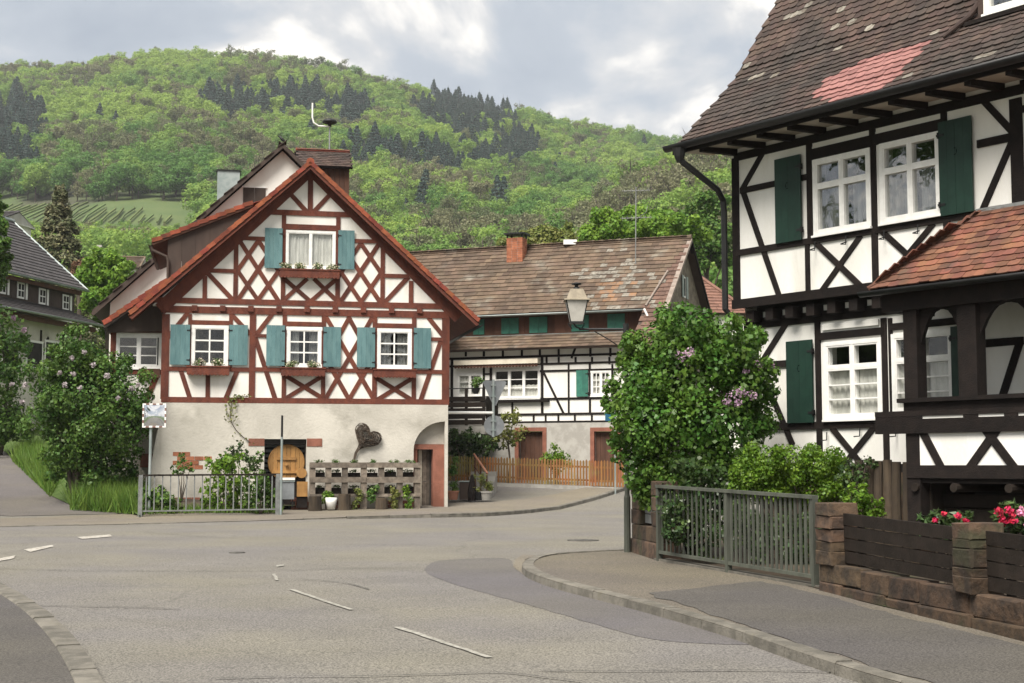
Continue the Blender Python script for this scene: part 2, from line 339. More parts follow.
def asphalt(name, c1, c2, c3, crack=True):
    m = M(name, c1, c2, scale=48, detail=3, rough=.88, bump=.6, bscale=70, c3=None, mid=(.40, .60))
    nt = m.node_tree; N = nt.nodes; L = nt.links; b = N['Principled BSDF']
    src = b.inputs['Base Color'].links[0].from_socket
    gm = N.new('ShaderNodeNewGeometry')
    # pale worn wheel tracks, oil-dark streaks and fine cracks
    n = N.new('ShaderNodeTexNoise'); n.inputs['Scale'].default_value = 1.1; n.inputs['Detail'].default_value = 6; mp = N.new('ShaderNodeMapping'); mp.inputs['Scale'].default_value = (.6, .8, 1); mp.inputs['Rotation'].default_value = (0, 0, .5)
    L.new(gm.outputs['Position'], mp.inputs[0]); L.new(mp.outputs[0], n.inputs['Vector'])
    r = N.new('ShaderNodeMapRange'); r.inputs[1].default_value = .3; r.inputs[2].default_value = .7; r.inputs[3].default_value = .90; r.inputs[4].default_value = 1.08; L.new(n.outputs[0], r.inputs[0])
    hs = N.new('ShaderNodeHueSaturation'); L.new(src, hs.inputs['Color']); L.new(r.outputs[0], hs.inputs['Value']); cur = hs.outputs[0]
    n5 = N.new('ShaderNodeTexNoise'); n5.inputs['Scale'].default_value = .28; n5.inputs['Detail'].default_value = 5; L.new(gm.outputs['Position'], n5.inputs['Vector'])
    r5 = N.new('ShaderNodeMapRange'); r5.inputs[1].default_value = .38; r5.inputs[2].default_value = .62; L.new(n5.outputs[0], r5.inputs[0])
    tn = N.new('ShaderNodeMix'); tn.data_type = 'RGBA'; tn.inputs[6].default_value = (.94, .92, .97, 1); tn.inputs[7].default_value = (1.05, 1.02, .94, 1); L.new(r5.outputs[0], tn.inputs[0])
    ml = N.new('ShaderNodeMix'); ml.data_type = 'RGBA'; ml.blend_type = 'MULTIPLY'; ml.inputs[0].default_value = 1; L.new(cur, ml.inputs[6]); L.new(tn.outputs[2], ml.inputs[7]); cur = ml.outputs[2]
    if crack:
        v = N.new('ShaderNodeTexVoronoi'); v.feature = 'DISTANCE_TO_EDGE'; v.inputs['Scale'].default_value = .16
        n2 = N.new('ShaderNodeTexNoise'); n2.inputs['Scale'].default_value = .8; n2.inputs['Detail'].default_value = 8
        L.new(gm.outputs['Position'], n2.inputs['Vector']); mxv = N.new('ShaderNodeMix'); mxv.data_type = 'RGBA'; mxv.inputs[0].default_value = .5
        L.new(gm.outputs['Position'], mxv.inputs[6]); L.new(n2.outputs['Color'], mxv.inputs[7]); L.new(mxv.outputs[2], v.inputs['Vector'])
        r4 = N.new('ShaderNodeMapRange'); r4.inputs[1].default_value = .0008; r4.inputs[2].default_value = .0035; r4.inputs[3].default_value = .88; r4.inputs[4].default_value = 1; L.new(v.outputs['Distance'], r4.inputs[0])
        h2 = N.new('ShaderNodeHueSaturation'); L.new(cur, h2.inputs['Color']); L.new(r4.outputs[0], h2.inputs['Value']); cur = h2.outputs[0]
    L.new(cur, b.inputs['Base Color']); return m
MT['road'] = asphalt('worn_pale_asphalt', (.200, .191, .168), (.094, .090, .081), (.215, .190, .155))
MT['patch'] = asphalt('newer_grey_asphalt', (.128, .121, .118), (.084, .080, .078), (.145, .135, .128), False)
MT['walk'] = asphalt('beige_pavement_asphalt', (.195, .175, .142), (.108, .097, .080), (.23, .20, .165), False)
MT['walk_r'] = asphalt('worn_pavement_asphalt', (.150, .134, .108), (.078, .070, .057), (.23, .20, .165), False)
MT['walk2'] = asphalt('grey_pavement_asphalt', (.098, .092, .084), (.052, .049, .045), (.135, .123, .112), False)
MT['lane'] = asphalt('dark_lane_asphalt', (.150, .138, .128), (.075, .069, .064), (.1, .1, .1), False)
MT['paint'] = M('worn_road_paint', (.40, .38, .34), (.24, .215, .18), scale=14, rough=.8, mid=(.42, .60), bump=.3, bscale=80)
MT['paint2'] = M('nearly_worn_off_paint', (.30, .288, .255), (.185, .176, .153), scale=16, rough=.85, mid=(.38, .62), bump=.4, bscale=80)
MT['tar'] = M('tar_crack_filler', (.045, .042, .038), (.095, .089, .080), scale=6, rough=.8)
MT['soil'] = M('garden_soil', (.07, .052, .036), (.045, .035, .025), scale=5, rough=1, bump=.8, bscale=20, c3=(.045, .07, .02), s3=.8)
MT['turf'] = M('turf', (.055, .095, .020), (.075, .115, .028), scale=3, rough=1, bump=.6)
def struct(o, label=None):
    o['kind'] = 'structure'
    if label: o['label'] = label
    return o
def build_road():
    xs = np.arange(-30, 17.01, .5); ys = np.arange(-8, 66.01, .5); vs = []; fs = []; nx = len(xs)
    for y in ys:
        for x in xs: vs.append((x, y, g(x, y)))
    for j in range(len(ys)-1):
        for i in range(nx-1): a = j*nx+i; fs.append((a, a+1, a+nx+1, a+nx))
    return struct(mesh_obj('road', vs, fs, MT['road'], None, True))
ROAD = build_road()
def resample(P, n):
    P = [Vector((p[0], p[1])) for p in P]; L = [0]
    for a, b in zip(P, P[1:]): L.append(L[-1]+(b-a).length)
    out = []; k = 0
    for i in range(n):
        s = L[-1]*i/(n-1)
        while k < len(P)-2 and L[k+1] < s: k += 1
        t = (s-L[k])/max(1e-9, L[k+1]-L[k]); out.append(P[k].lerp(P[k+1], min(1, max(0, t))))
    return out
def smoothline(P, it=2):
    P = [Vector((p[0], p[1])) for p in P]
    for _ in range(it):
        Q = [P[0]]
        for a, b in zip(P, P[1:]): Q += [a.lerp(b, .25), a.lerp(b, .75)]
        P = Q+[P[-1]]
    return P
def sheet(name, A, B, off, mat, m=10, n=80, parent=None, rag=0.):
    A = resample(A, n); B = resample(B, n); vs = []; fs = []
    for i in range(n):
        for j in range(m+1):
            p = A[i].lerp(B[i], j/m); x, y = p.x, p.y
            if rag and j in (0, m): x += rag*noise.noise(Vector((x*3, y*3, 1))); y += rag*noise.noise(Vector((x*3, y*3, 9)))
            o = off(i/(n-1), j/m) if callable(off) else off
            vs.append((x, y, g(x, y)+o))
    for i in range(n-1):
        for j in range(m): a = i*(m+1)+j; fs.append((a, a+1, a+m+2, a+m+1))
    # make faces look up
    a, b, c = (Vector(vs[k]) for k in fs[0][:3])
    if (b-a).cross(c-a).z < 0: fs = [f[::-1] for f in fs]
    return mesh_obj(name, vs, fs, mat, parent, True)
def kerbs(P, side, h, parent, w=.15, step=.95, hfun=None):
    P = smoothline(P, 2); L = sum((b-a).length for a, b in zip(P, P[1:])); n = max(2, int(L/step)); Q = resample(P, n*3+1)
    for i in range(n):
        seg = Q[i*3:i*3+4]; mb = MB(); vs = []
        d0 = (seg[-1]-seg[0]).normalized(); seg = [seg[0]+d0*.006]+seg[1:3]+[seg[-1]-d0*.006]
        jz = random.uniform(-.008, .006); hh = (hfun(i/n) if hfun else h)+jz
        for k, p in enumerate(seg):
            d = (seg[min(k+1, 3)]-seg[max(k-1, 0)]).normalized(); nn = Vector((-d.y, d.x))*side; q = p+nn*w
            z = g(p.x, p.y)
            vs += [(p.x-nn.x*.012, p.y-nn.y*.012, z-.05), (p.x, p.y, z+hh-.02), (p.x+nn.x*.02, p.y+nn.y*.02, z+hh), (q.x, q.y, z+hh), (q.x, q.y, z-.05)]
        fs = []
        for k in range(3):
            for j in range(5): a = k*5+j; b = k*5+(j+1) % 5; fs.append((a, b, b+5, a+5))
        fs += [(4, 3, 2, 1, 0), (15, 16, 17, 18, 19)]
        mesh_obj('kerb_stone', vs, fs if side < 0 else [f[::-1] for f in fs], MT['kerb'], parent)
def GP(L, off=0.): return [gp(x, y, off) for x, y in L]
# right-hand pavement with its curved corner
KR = GP([(640, 549), (600, 550.5), (560, 552.5), (536, 555.5), (524, 560), (521, 566), (530, 573), (560, 583), (600, 592.5), (650, 605), (700, 619), (740, 631), (800, 652), (860, 671), (930, 690), (1024, 716), (1200, 760)], .1)
FR = GP([(640, 552), (657, 560), (700, 567.5), (760, 577), (816, 588), (860, 601), (940, 620), (1024, 641), (1200, 680)], .1)
PAVE = struct(sheet('pavement', [Vector((p.x, p.y)) for p in smoothline(KR)], FR, .098, MT['walk_r'], 10, 110))
kerbs(KR, 1, .115, PAVE, w=.17)
sheet('asphalt_repair', GP([(650, 594), (690, 607), (740, 624), (800, 644), (860, 663), (930, 682), (1024, 708), (1200, 750)], .1), GP([(649, 593), (700, 588), (760, 581), (830, 597), (870, 609), (950, 628), (1034, 649), (1200, 682)], .1), .1045, MT['walk2'], 8, 60, PAVE, .10)
# newer strip of road along that kerb, with a pale gutter line between
sheet('road_patch', smoothline(GP([(424, 570), (428, 565), (436, 561), (452, 559.5), (500, 557.5), (513, 560), (512, 566), (522, 574), (556, 586), (600, 597), (650, 610), (700, 625), (745, 640), (775, 645)])), smoothline(GP([(424, 570), (428, 574), (436, 578), (455, 585), (480, 592), (520, 603), (560, 614), (600, 626), (628, 634), (650, 640), (690, 643.5), (730, 644.5), (775, 645)])), .004, MT['patch'], 8, 80, ROAD, .03)
sheet('gutter_strip', GP([(523, 555), (515, 560), (513, 567), (524, 575.5), (560, 588), (600, 598), (650, 611.5), (700, 626), (740, 639), (800, 660), (860, 679), (930, 699)]), GP([(536, 555.5), (525, 560), (522, 566), (531, 573.5), (562, 584.5), (602, 594), (652, 607), (702, 621), (742, 633), (802, 654), (862, 673), (932, 693)]), .008, MT['walk'], 2, 60, ROAD)
# pavement before the red house
KL = GP([(-80, 528), (0, 527), (80, 525.5), (150, 524), (230, 521.8), (300, 519.8), (400, 518.2), (480, 517), (515, 514.5), (550, 510.5), (580, 504.5), (605, 497.5), (630, 489)])
BL = GP([(-80, 521), (0, 518.5), (80, 516), (137, 514), (280, 511), (420, 508), (447, 506), (490, 505), (520, 502), (555, 497), (580, 491), (605, 486), (630, 480)])
PAVL = struct(sheet('pavement', smoothline(KL), BL, lambda a, b: .012+.085*smooth(.30, .52, a), MT['walk'], 6, 110))
kerbs(KL, 1, .1, PAVL, w=.16, step=1.2, hfun=lambda t: .022+.095*smooth(.30, .52, t))
# corner of the near left pavement
KN = GP([(-60, 566), (0, 599), (28, 620), (50, 645), (66, 672), (78, 700), (84, 730)])
BN = GP([(-420, 566), (-420, 599), (-420, 620), (-420, 645), (-420, 672), (-420, 700), (-420, 730)])
PAVN = struct(sheet('pavement', smoothline(KN), BN, .07, MT['walk2'], 10, 40)); kerbs(KN, 1, .085, PAVN, w=.22, step=.7)
sheet('gutter_strip', GP([(-60, 566), (0, 599), (28, 620), (50, 645), (66, 672), (78, 700), (84, 730)]), GP([(-46, 566), (10, 598), (40, 620), (62, 645), (79, 672), (92, 700), (98, 730)]), .006, MT['kerb'], 2, 40, ROAD)
# worn paint dashes
for q in ([(0, 559), (15, 556), (14, 559), (-2, 562)], [(24, 550), (52, 545.5), (54, 547), (30, 552.5)], [(77, 537.5), (110, 535), (112, 537), (82, 539.5)], [(288, 590), (322, 601.8), (327, 601.3), (294, 590)], [(322, 602), (350, 610.8), (354, 610.2), (327, 601.5)], [(393, 628), (438, 642.5), (445, 642.3), (401, 627.8)], [(438, 642.7), (486, 658.6), (493, 658.2), (445, 642.5)], [(272, 575), (276, 581), (279, 581), (275, 574)], [(276, 566), (284, 565), (284, 566.5), (277, 567.5)]):
    a, b, c, d = GP(q); sheet('road_marking', [a, b], [d, c], .012, MT['paint' if q[0][0] < 200 else 'paint2'], 3, 12, ROAD, .015)
# tar-filled cracks
for q in ([(0, 569), (60, 571), (150, 571.5), (272, 572), (330, 569), (420, 568)], [(215, 679.5), (300, 678), (380, 677.5), (450, 675), (500, 673), (540, 678), (580, 683)], [(540, 672), (640, 673), (760, 671), (860, 674)], [(0, 606), (60, 607), (130, 608), (180, 610)], [(140, 532), (200, 537), (230, 539), (300, 540)], [(300, 580), (345, 583), (370, 590)]):
    P = resample(smoothline(GP(q)), 60); A = []; B = []
    for i, p in enumerate(P):
        d = (P[min(i+1, 59)]-P[max(i-1, 0)]).normalized(); nn = Vector((-d.y, d.x)); j = noise.noise(Vector((p.x*1.3, p.y*1.3, 3)))*.05
        w = .009+.012*abs(noise.noise(Vector((p.x*4, p.y*4, 7)))); A.append(p+nn*(j+w)); B.append(p+nn*(j-w))
    sheet('tar_seam', A, B, .0165, MT['tar'], 1, 60, ROAD)
# round drain covers in the road
for q, k in (((583, 540.5), .32), ((237, 553), .14)):
    c = gp(*q); mb = MB(); mb.lathe((c.x, c.y, c.z), [(k, -.02), (k, .014), (k*.88, .016), (k*.85, .011)], 20); mb.obj('drain_cover', MT['tar'], ROAD)
# grassy bank between the lane and the red house, garden beds, yard
LANE = GP([(-4, 446), (8, 455), (20, 468), (34, 482), (50, 496), (78, 509), (137, 514)])
struct(sheet('grass_bank', LANE, [Vector((-15.5, 66)), Vector((-12.5, 60)), Vector((-11.6, 54)), Vector((-11.3, 50)), Vector((-11.1, 47)), Vector((-10.9, 44)), Vector((-10.4, 39.9))], lambda a, b: .03+.55*sin(pi*min(1, b*1.0))**.8*(1-a**3)+.05*b, MT['turf'], 10, 40))
struct(sheet('lane', LANE, GP([(-190, 446), (-190, 455), (-180, 468), (-170, 482), (-150, 496), (-90, 509), (10, 516.5)]), .013, MT['lane'], 12, 50))
struct(sheet('garden_bed', GP([(137, 513.6), (210, 512), (280, 510.6), (420, 508)]), [Vector((-11.2, 44.9)), Vector((-8, 45.4)), Vector((-5, 46)), Vector((-2.3, 46.5))], .16, MT['soil'], 4, 20))
struct(sheet('yard', FR, [Vector((3.6, 31)), Vector((6, 29)), Vector((9, 26)), Vector((13, 22)), Vector((16.5, 15)), Vector((16.5, 6))], .11, MT['soil'], 8, 30))
# ================================================================ WOODED HILLS
def leaf_quads(C, Nrm, size, aspect=.62, jit=.5, fold=.18):
    n = len(C); up = RNG.normal(size=(n, 3)); nr = Nrm+RNG.normal(size=(n, 3))*jit; nr /= np.linalg.norm(nr, axis=1)[:, None]+1e-9
    a = np.cross(nr, up); a /= np.linalg.norm(a, axis=1)[:, None]+1e-9; b = np.cross(nr, a)
    s = (size*RNG.uniform(.5, 1.45, n))[:, None] if np.isscalar(size) else size[:, None]
    v = np.empty((n, 4, 3)); v[:, 0] = C-a*s*.5; v[:, 2] = C+a*s*.5
    v[:, 1] = C+b*s*aspect*.5-nr*s*fold; v[:, 3] = C-b*s*aspect*.5-nr*s*fold
    return v.reshape(-1, 3)
def crown_pts(n, lobes, shell=.55):
    """points in a union of ellipsoid lobes (c, r), biased to their skins, with outward normals"""
    lobes = [(np.array(c, float), np.array(r, float)) for c, r in lobes]; w = np.array([np.prod(r)**(2/3.) for c, r in lobes]); k = RNG.choice(len(lobes), n, p=w/w.sum())
    d = RNG.normal(size=(n, 3)); d /= np.linalg.norm(d, axis=1)[:, None]
    rad = 1-shell*RNG.random(n)**1.6; rad *= RNG.uniform(.93, 1.07, n)
    c = np.array([l[0] for l in lobes])[k]; r = np.array([l[1] for l in lobes])[k]
    P = c+d*r*rad[:, None]; Nn = d/r; Nn /= np.linalg.norm(Nn, axis=1)[:, None]; Nn[:, 2] += .25
    return P, Nn
def fluff(L, k=6, lo=.28, hi=.46):
    """small lobes on the skin of the big ones, so outlines stay uneven"""
    out = [(c, tuple(q*.86 for q in r)) for c, r in L]
    for c, r in L:
        for _ in range(k):
            d = Vector((random.gauss(0, 1), random.gauss(0, 1), random.gauss(0, 1))).normalized(); s = random.uniform(lo, hi); f = random.uniform(.78, 1.08)
            out.append(((c[0]+d.x*r[0]*f, c[1]+d.y*r[1]*f, c[2]+d.z*r[2]*f), (r[0]*s, r[1]*s, r[2]*s)))
    return out
def rand_lobes(n, R, Hh, zc, rs=(.35, .6), seed=None, flat=.85):
    out = []
    for i in range(n):
        a = random.uniform(0, 2*pi); q = random.random()**.5; zz = random.uniform(-1, 1); e = sqrt(max(.05, 1-zz*zz*.8))
        r = random.uniform(*rs)*R; out.append(((cos(a)*q*e*(R-r*.6), sin(a)*q*e*(R-r*.6), zc+zz*(Hh-r*.7)), (r, r, r*flat)))
    return out
WOOD = bpy.data.collections.new('wood_kinds')
def proto(name, V, TV, TF, mats):
    v = np.vstack([V, np.array(TV, float)]) if len(TV) else V
    me = bpy.data.meshes.new(name); f = [(i, i+1, i+2, i+3) for i in range(0, len(V), 4)]+[tuple(i+len(V) for i in q) for q in TF]
    me.from_pydata(v.tolist(), [], f)
    for m in mats: me.materials.append(m)
    me.polygons.foreach_set('material_index', [0]*(len(V)//4)+[1]*len(TF))
    return bpy.data.objects.new(name, me)
def conifer_pts(n, H, R, z0=.08):
    t = RNG.random(n)**.75; lay = np.floor(t*13)/13+RNG.uniform(0, .03, n)
    z = H*(z0+(1-z0)*lay); rr = R*(1-lay)**.9*(.35+.65*RNG.random(n)**.5)+.05; a = RNG.random(n)*2*pi
    rr *= 1+.22*np.sin(a*5+lay*40)
    P = np.stack([rr*np.cos(a), rr*np.sin(a), z-rr*.30+RNG.normal(size=n)*.012*H], 1); Nn = np.stack([np.cos(a)*.5, np.sin(a)*.5, np.ones(n)*.9], 1); return P, Nn
def build_wood():
    lb = leafmat('spring_beech_leaves', (.096, .205, .042), (.265, .375, .072), .13, .010, .45, inst=True)
    lo = leafmat('olive_budding_leaves', (.115, .150, .060), (.205, .205, .108), .16, .012, .38, inst=True)
    ln = leafmat('fir_needles', (.026, .056, .048), (.044, .076, .060), .22, .012, .15, inst=True)
    bk = MT['bark']; kinds = {'beech': [], 'olive': [], 'fir': []}
    for i in range(5):
        lob = rand_lobes(11, 5.2, 5.6, 7.4, (.40, .64)); lob = fluff(lob, 5, .25, .4); P, Nn = crown_pts(3000, lob, .4); T = MB(); T.tube([(0, 0, -2), (0.1, 0, 4), (.2, .1, 9)], [.28, .2, .1], 5)
        kinds['beech'].append(proto('wood_beech', leaf_quads(P, Nn, .56, .8, .26, .1), T.v, T.f, [lb, bk]))
    for i in range(4):
        lob = rand_lobes(12, 3.9, 5.8, 8.2, (.26, .45)); lob = fluff(lob, 4); P, Nn = crown_pts(1500, lob, .8); T = MB(); T.tube([(0, 0, -2), (0, 0, 6), (.2, .1, 13)], [.26, .18, .05], 5)
        for k in range(9):
            a = random.uniform(0, 6.28); z = random.uniform(5, 11); T.tube([(0, 0, z), (cos(a)*1.6, sin(a)*1.6, z+1.6), (cos(a)*2.6, sin(a)*2.6, z+3.4)], [.10, .07, .03], 3, caps=False)
        kinds['olive'].append(proto('wood_olive', leaf_quads(P, Nn, .46, .8, .7, .1), T.v, T.f, [lo, bk]))
    for i in range(4):
        P, Nn = conifer_pts(1800, random.uniform(15, 18), random.uniform(5.0, 6.0)); T = MB(); T.tube([(0, 0, -2), (0, 0, 9), (0, 0, 18)], [.3, .2, .04], 5)
        kinds['fir'].append(proto('wood_fir', leaf_quads(P, Nn, .85, .5, .4, .1), T.v, T.f, [ln, bk]))
    pts = {'beech': [], 'olive': [], 'fir': []}
    FIR = [(18, 132, 30, 38), (232, 104, 34, 15), (290, 104, 44, 17), (350, 112, 26, 14), (385, 158, 46, 14), (450, 162, 60, 16), (505, 158, 22, 14), (462, 112, 40, 30), (500, 126, 20, 14), (432, 110, 18, 20), (520, 150, 20, 18), (415, 205, 16, 10), (500, 205, 12, 8)]
    OLV = [(225, 136, 50, 14), (90, 150, 60, 14), (440, 186, 50, 12), (60, 90, 40, 10), (520, 190, 40, 14), (300, 70, 60, 8), (395, 85, 30, 8)]
    y = 128.
    while y < 985:
        d = 6.2+1.6*min(1, (y-128)/600.); x = -.47*y-15
        while x < .47*y+15:
            X = x+random.uniform(-.45, .45)*d; Y = y+random.uniform(-.45, .45)*d; x += d
            z = tz(X, Y); u, v, _ = proj((X, Y, z+6)); k = noise.noise(Vector((X*.011, Y*.011, 5))); k2 = noise.noise(Vector((X*.03, Y*.03, 15)))
            u0, v0, _ = proj((X, Y, z))
            if 330 < Y < 600 and u0 < 180 and 203+.10*max(0, u0-90) < v0 < 228: 
                if random.random() < .985: continue
            fir = any(((u-a)/p)**2+((v-b)/q)**2 < 1+.35*k2 for a, b, p, q in FIR)
            olv = any(((u-a)/p)**2+((v-b)/q)**2 < 1+.6*k2 for a, b, p, q in OLV)
            near = Y < 430 and u > 430
            if v > 232 and u < 430: kind = 'beech' if random.random() < .8 else 'olive'
            elif fir: kind = 'fir' if random.random() < .92 else 'beech'
            elif olv: kind = 'olive' if random.random() < .72 else 'beech'
            elif near: kind = 'olive' if k2+.4*k > -.02 else ('fir' if random.random() < .05 else 'beech')
            else: kind = 'olive' if (k2 > .27 or random.random() < .12) else ('fir' if random.random() < .006 else 'beech')
            if u0 < 200 and Y < 440:
                zmax = EYE.z+Y*(466-(208+.05*max(0, u0-60)+random.uniform(0, 12)))/FPX
            else: zmax = 1e9
            t = .5+.75*k+.5*k2+random.uniform(-.42, .42)
            if kind == 'beech' and v < 140 and Y > 500: t += .30
            if kind == 'beech' and 150 < v < 205 and u < 260: t -= .30
            sc = random.uniform(.78, 1.18)
            if kind == 'fir': sc *= random.uniform(.62, .98)
            if Y < 260: sc *= random.uniform(.55, .95)
            if z+15*sc > zmax:
                sc = (zmax-z)/15
                if sc < .22: continue
                kind = 'beech' if kind == 'fir' else kind
            pts[kind].append((X, Y, z-.8, sc, random.uniform(0, 6.28), min(1, max(0, t)), random.randrange(5 if kind == 'beech' else 4)))
        y += d*.88
    names = {'beech': ('beech_wood', 'spring-green broadleaf wood covering the hills behind the village'), 'olive': ('budding_wood', 'olive-brown half-bare trees scattered through the hillside wood'), 'fir': ('fir_wood', 'dark blue-green firs standing in patches on the hillside')}
    for kind, L in pts.items():
        cl = bpy.data.collections.new('kinds_'+kind)
        for o in kinds[kind]: cl.objects.link(o)
        A = np.array(L); me = bpy.data.meshes.new(names[kind][0]); me.vertices.add(len(A)); me.vertices.foreach_set('co', A[:, :3].astype(np.float32).ravel())
        for nm, col, ty in (('sc', 3, 'FLOAT'), ('rz', 4, 'FLOAT'), ('tint', 5, 'FLOAT'), ('pick', 6, 'INT')):
            at = me.attributes.new(nm, ty, 'POINT'); at.data.foreach_set('value', A[:, col].astype(np.int32 if ty == 'INT' else np.float32))
        ob = bpy.data.objects.new(names[kind][0], me); COL.objects.link(ob); ob['kind'] = 'stuff'; ob['label'] = names[kind][1]; ob['category'] = 'wood'
        ng = bpy.data.node_groups.new('plant_'+kind, 'GeometryNodeTree'); ng.interface.new_socket('Geometry', in_out='INPUT', socket_type='NodeSocketGeometry'); ng.interface.new_socket('Geometry', in_out='OUTPUT', socket_type='NodeSocketGeometry')
        N = ng.nodes; Lk = ng.links; i = N.new('NodeGroupInput'); o = N.new('NodeGroupOutput'); ip = N.new('GeometryNodeInstanceOnPoints'); ci = N.new('GeometryNodeCollectionInfo')
        ci.inputs['Collection'].default_value = cl; ci.inputs['Separate Children'].default_value = True; ci.inputs['Reset Children'].default_value = True
        def at(nm, ty):
            a = N.new('GeometryNodeInputNamedAttribute'); a.data_type = ty; a.inputs['Name'].default_value = nm; return a.outputs['Attribute']
        cx = N.new('ShaderNodeCombineXYZ'); Lk.new(at('rz', 'FLOAT'), cx.inputs['Z'])
        Lk.new(i.outputs[0], ip.inputs['Points']); Lk.new(ci.outputs[0], ip.inputs['Instance']); ip.inputs['Pick Instance'].default_value = True
        Lk.new(at('pick', 'INT'), ip.inputs['Instance Index']); Lk.new(cx.outputs[0], ip.inputs['Rotation']); Lk.new(at('sc', 'FLOAT'), ip.inputs['Scale']); Lk.new(ip.outputs[0], o.inputs[0])
        md = ob.modifiers.new('planting', 'NODES'); md.node_group = ng
    # vine rows on the terrace
    mb = MB(); ps = MB()
    for r in range(90):
        x0 = -200+r*2.6
        pp = []
        for k in range(17):
            Y = 350+k*12+r*.25; X = x0-.10*(Y-405)+noise.noise(Vector((x0, Y*.1, 0)))*1.; u, v, _ = proj((X, Y, tz(X, Y)))
            if 205+.10*max(0, u-90) < v < 227 and u < 176: pp.append(Vector((X, Y, tz(X, Y))))
        if len(pp) > 1:
            mb.tube([p+Z*.9 for p in pp], [.30+.12*random.random() for p in pp], 5)
            for p in pp[::2]: ps.box(p+Z*.8, (.07, .07, 1.7))
    o = mb.obj('vine_rows', leafmat('vine_leaves', (.115, .165, .05), (.15, .195, .065), .2)); o['kind'] = 'stuff'; o['label'] = 'rows of pale green vines on the hillside terrace'; o['category'] = 'vineyard'
    o = ps.obj('vine_stakes', MT['oldwood']); o['kind'] = 'stuff'; o['label'] = 'grey stakes standing along the hillside vine rows'; o['category'] = 'stakes'
build_wood()
# ================================================================ BUILDING HELPERS
def window(F, parent, r, cols=2, rows=3, cw=.055, split=True, transom=None, curtain=None, glass='bglass', mu=.022, depth=.40, mats=('white',), name='window', out=.03, lift=0., fr=.026):
    """casement window filling the hole r=(u0,v0,u1,v1); frame proud of the wall by `out`; panes are sub-parts"""
    u0, v0, u1, v1 = r; f = MB(); W0 = u1-u0; H0 = v1-v0; n0 = -.10
    for a, b, c, d in ((u0-.015, u1+.015, v0-.015, v0+cw), (u0-.015, u1+.015, v1-cw, v1+.015)): f.fbox(F, a, b, c, d, n0, out)
    for a, b in ((u0-.015, u0+cw), (u1-cw, u1+.015)): f.fbox(F, a, b, v0+cw, v1-cw, n0, out-.002)
    f.fbox(F, u0-.03, u1+.03, v0-.045, v0-.012, -.05, out+.04)                    # sill lip
    iu0, iu1, iv0, iv1 = u0+cw, u1-cw, v0+cw, v1-cw
    bays = [(iu0, iu1)]
    if split:
        k = split if isinstance(split, int) and not isinstance(split, bool) else 2; w = (iu1-iu0)/k; bays = [(iu0+w*i, iu0+w*(i+1)) for i in range(k)]
        for i in range(1, k): f.fbox(F, iu0+w*i-cw*.42, iu0+w*i+cw*.42, iv0, iv1, n0, out-.004)
    bands = [(iv0, iv1, rows)]
    if transom:
        vt = lerp(iv0, iv1, transom); f.fbox(F, iu0, iu1, vt-cw*.42, vt+cw*.42, n0, out-.006); bands = [(iv0, vt-cw*.42, rows), (vt+cw*.42, iv1, 1)]
    panes = []
    for a, b in bays:
        for c, d, nr in bands:
            if split: a2, b2 = a+(0 if a == iu0 else cw*.42), b-(0 if b == iu1 else cw*.42)
            else: a2, b2 = a, b
            for q in ((a2, b2, c, c+fr), (a2, b2, d-fr, d)): f.fbox(F, *q, n0+.02, out-.008)
            for q in ((a2, a2+fr), (b2-fr, b2)): f.fbox(F, *q, c+fr, d-fr, n0+.02, out-.009)
            a3, b3, c3, d3 = a2+fr, b2-fr, c+fr, d-fr; nc = cols if not split else max(1, cols//len(bays))
            for i in range(1, nc): u = lerp(a3, b3, i/nc); f.fbox(F, u-mu/2, u+mu/2, c3, d3, -.03, out-.016)
            for j in range(1, nr): v = lerp(c3, d3, j/nr); f.fbox(F, a3, b3, v-mu/2, v+mu/2, -.03, out-.018)
            for i in range(nc):
                for j in range(nr): panes.append((lerp(a3, b3, i/nc), lerp(a3, b3, (i+1)/nc), lerp(c3, d3, j/nr), lerp(c3, d3, (j+1)/nr)))
    w = f.obj(name, MT[mats[0]], parent)
    for a, b, c, d in panes: g_ = MB(); g_.fbox(F, a, b, c, d, -.022, -.018); g_.obj('pane', MT[glass], w)
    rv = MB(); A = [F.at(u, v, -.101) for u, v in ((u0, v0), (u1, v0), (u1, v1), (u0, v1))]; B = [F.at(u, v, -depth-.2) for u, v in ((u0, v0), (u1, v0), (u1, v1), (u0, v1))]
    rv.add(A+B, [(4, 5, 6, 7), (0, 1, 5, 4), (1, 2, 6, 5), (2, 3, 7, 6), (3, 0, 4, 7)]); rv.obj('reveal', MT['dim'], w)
    if curtain:
        mat, top, gap = curtain; n = 46; vs = []; fs = []; vt = lerp(iv0, iv1, top)
        for i in range(n+1):
            t = i/n; u = lerp(iu0, iu1, t); k = -.085+.016*sin(t*W0*52+sin(t*9)*1.5)+.01*sin(t*W0*120)
            vs += [F.at(u, iv0, k), F.at(u, vt+.012*sin(t*60), k)]
        for i in range(n):
            t = (i+.5)/n
            if gap and abs(t-.5) < gap*.5: continue
            fs.append((2*i, 2*i+2, 2*i+3, 2*i+1))
        mesh_obj('curtain', vs, fs, MT[mat], w, True)
    return w
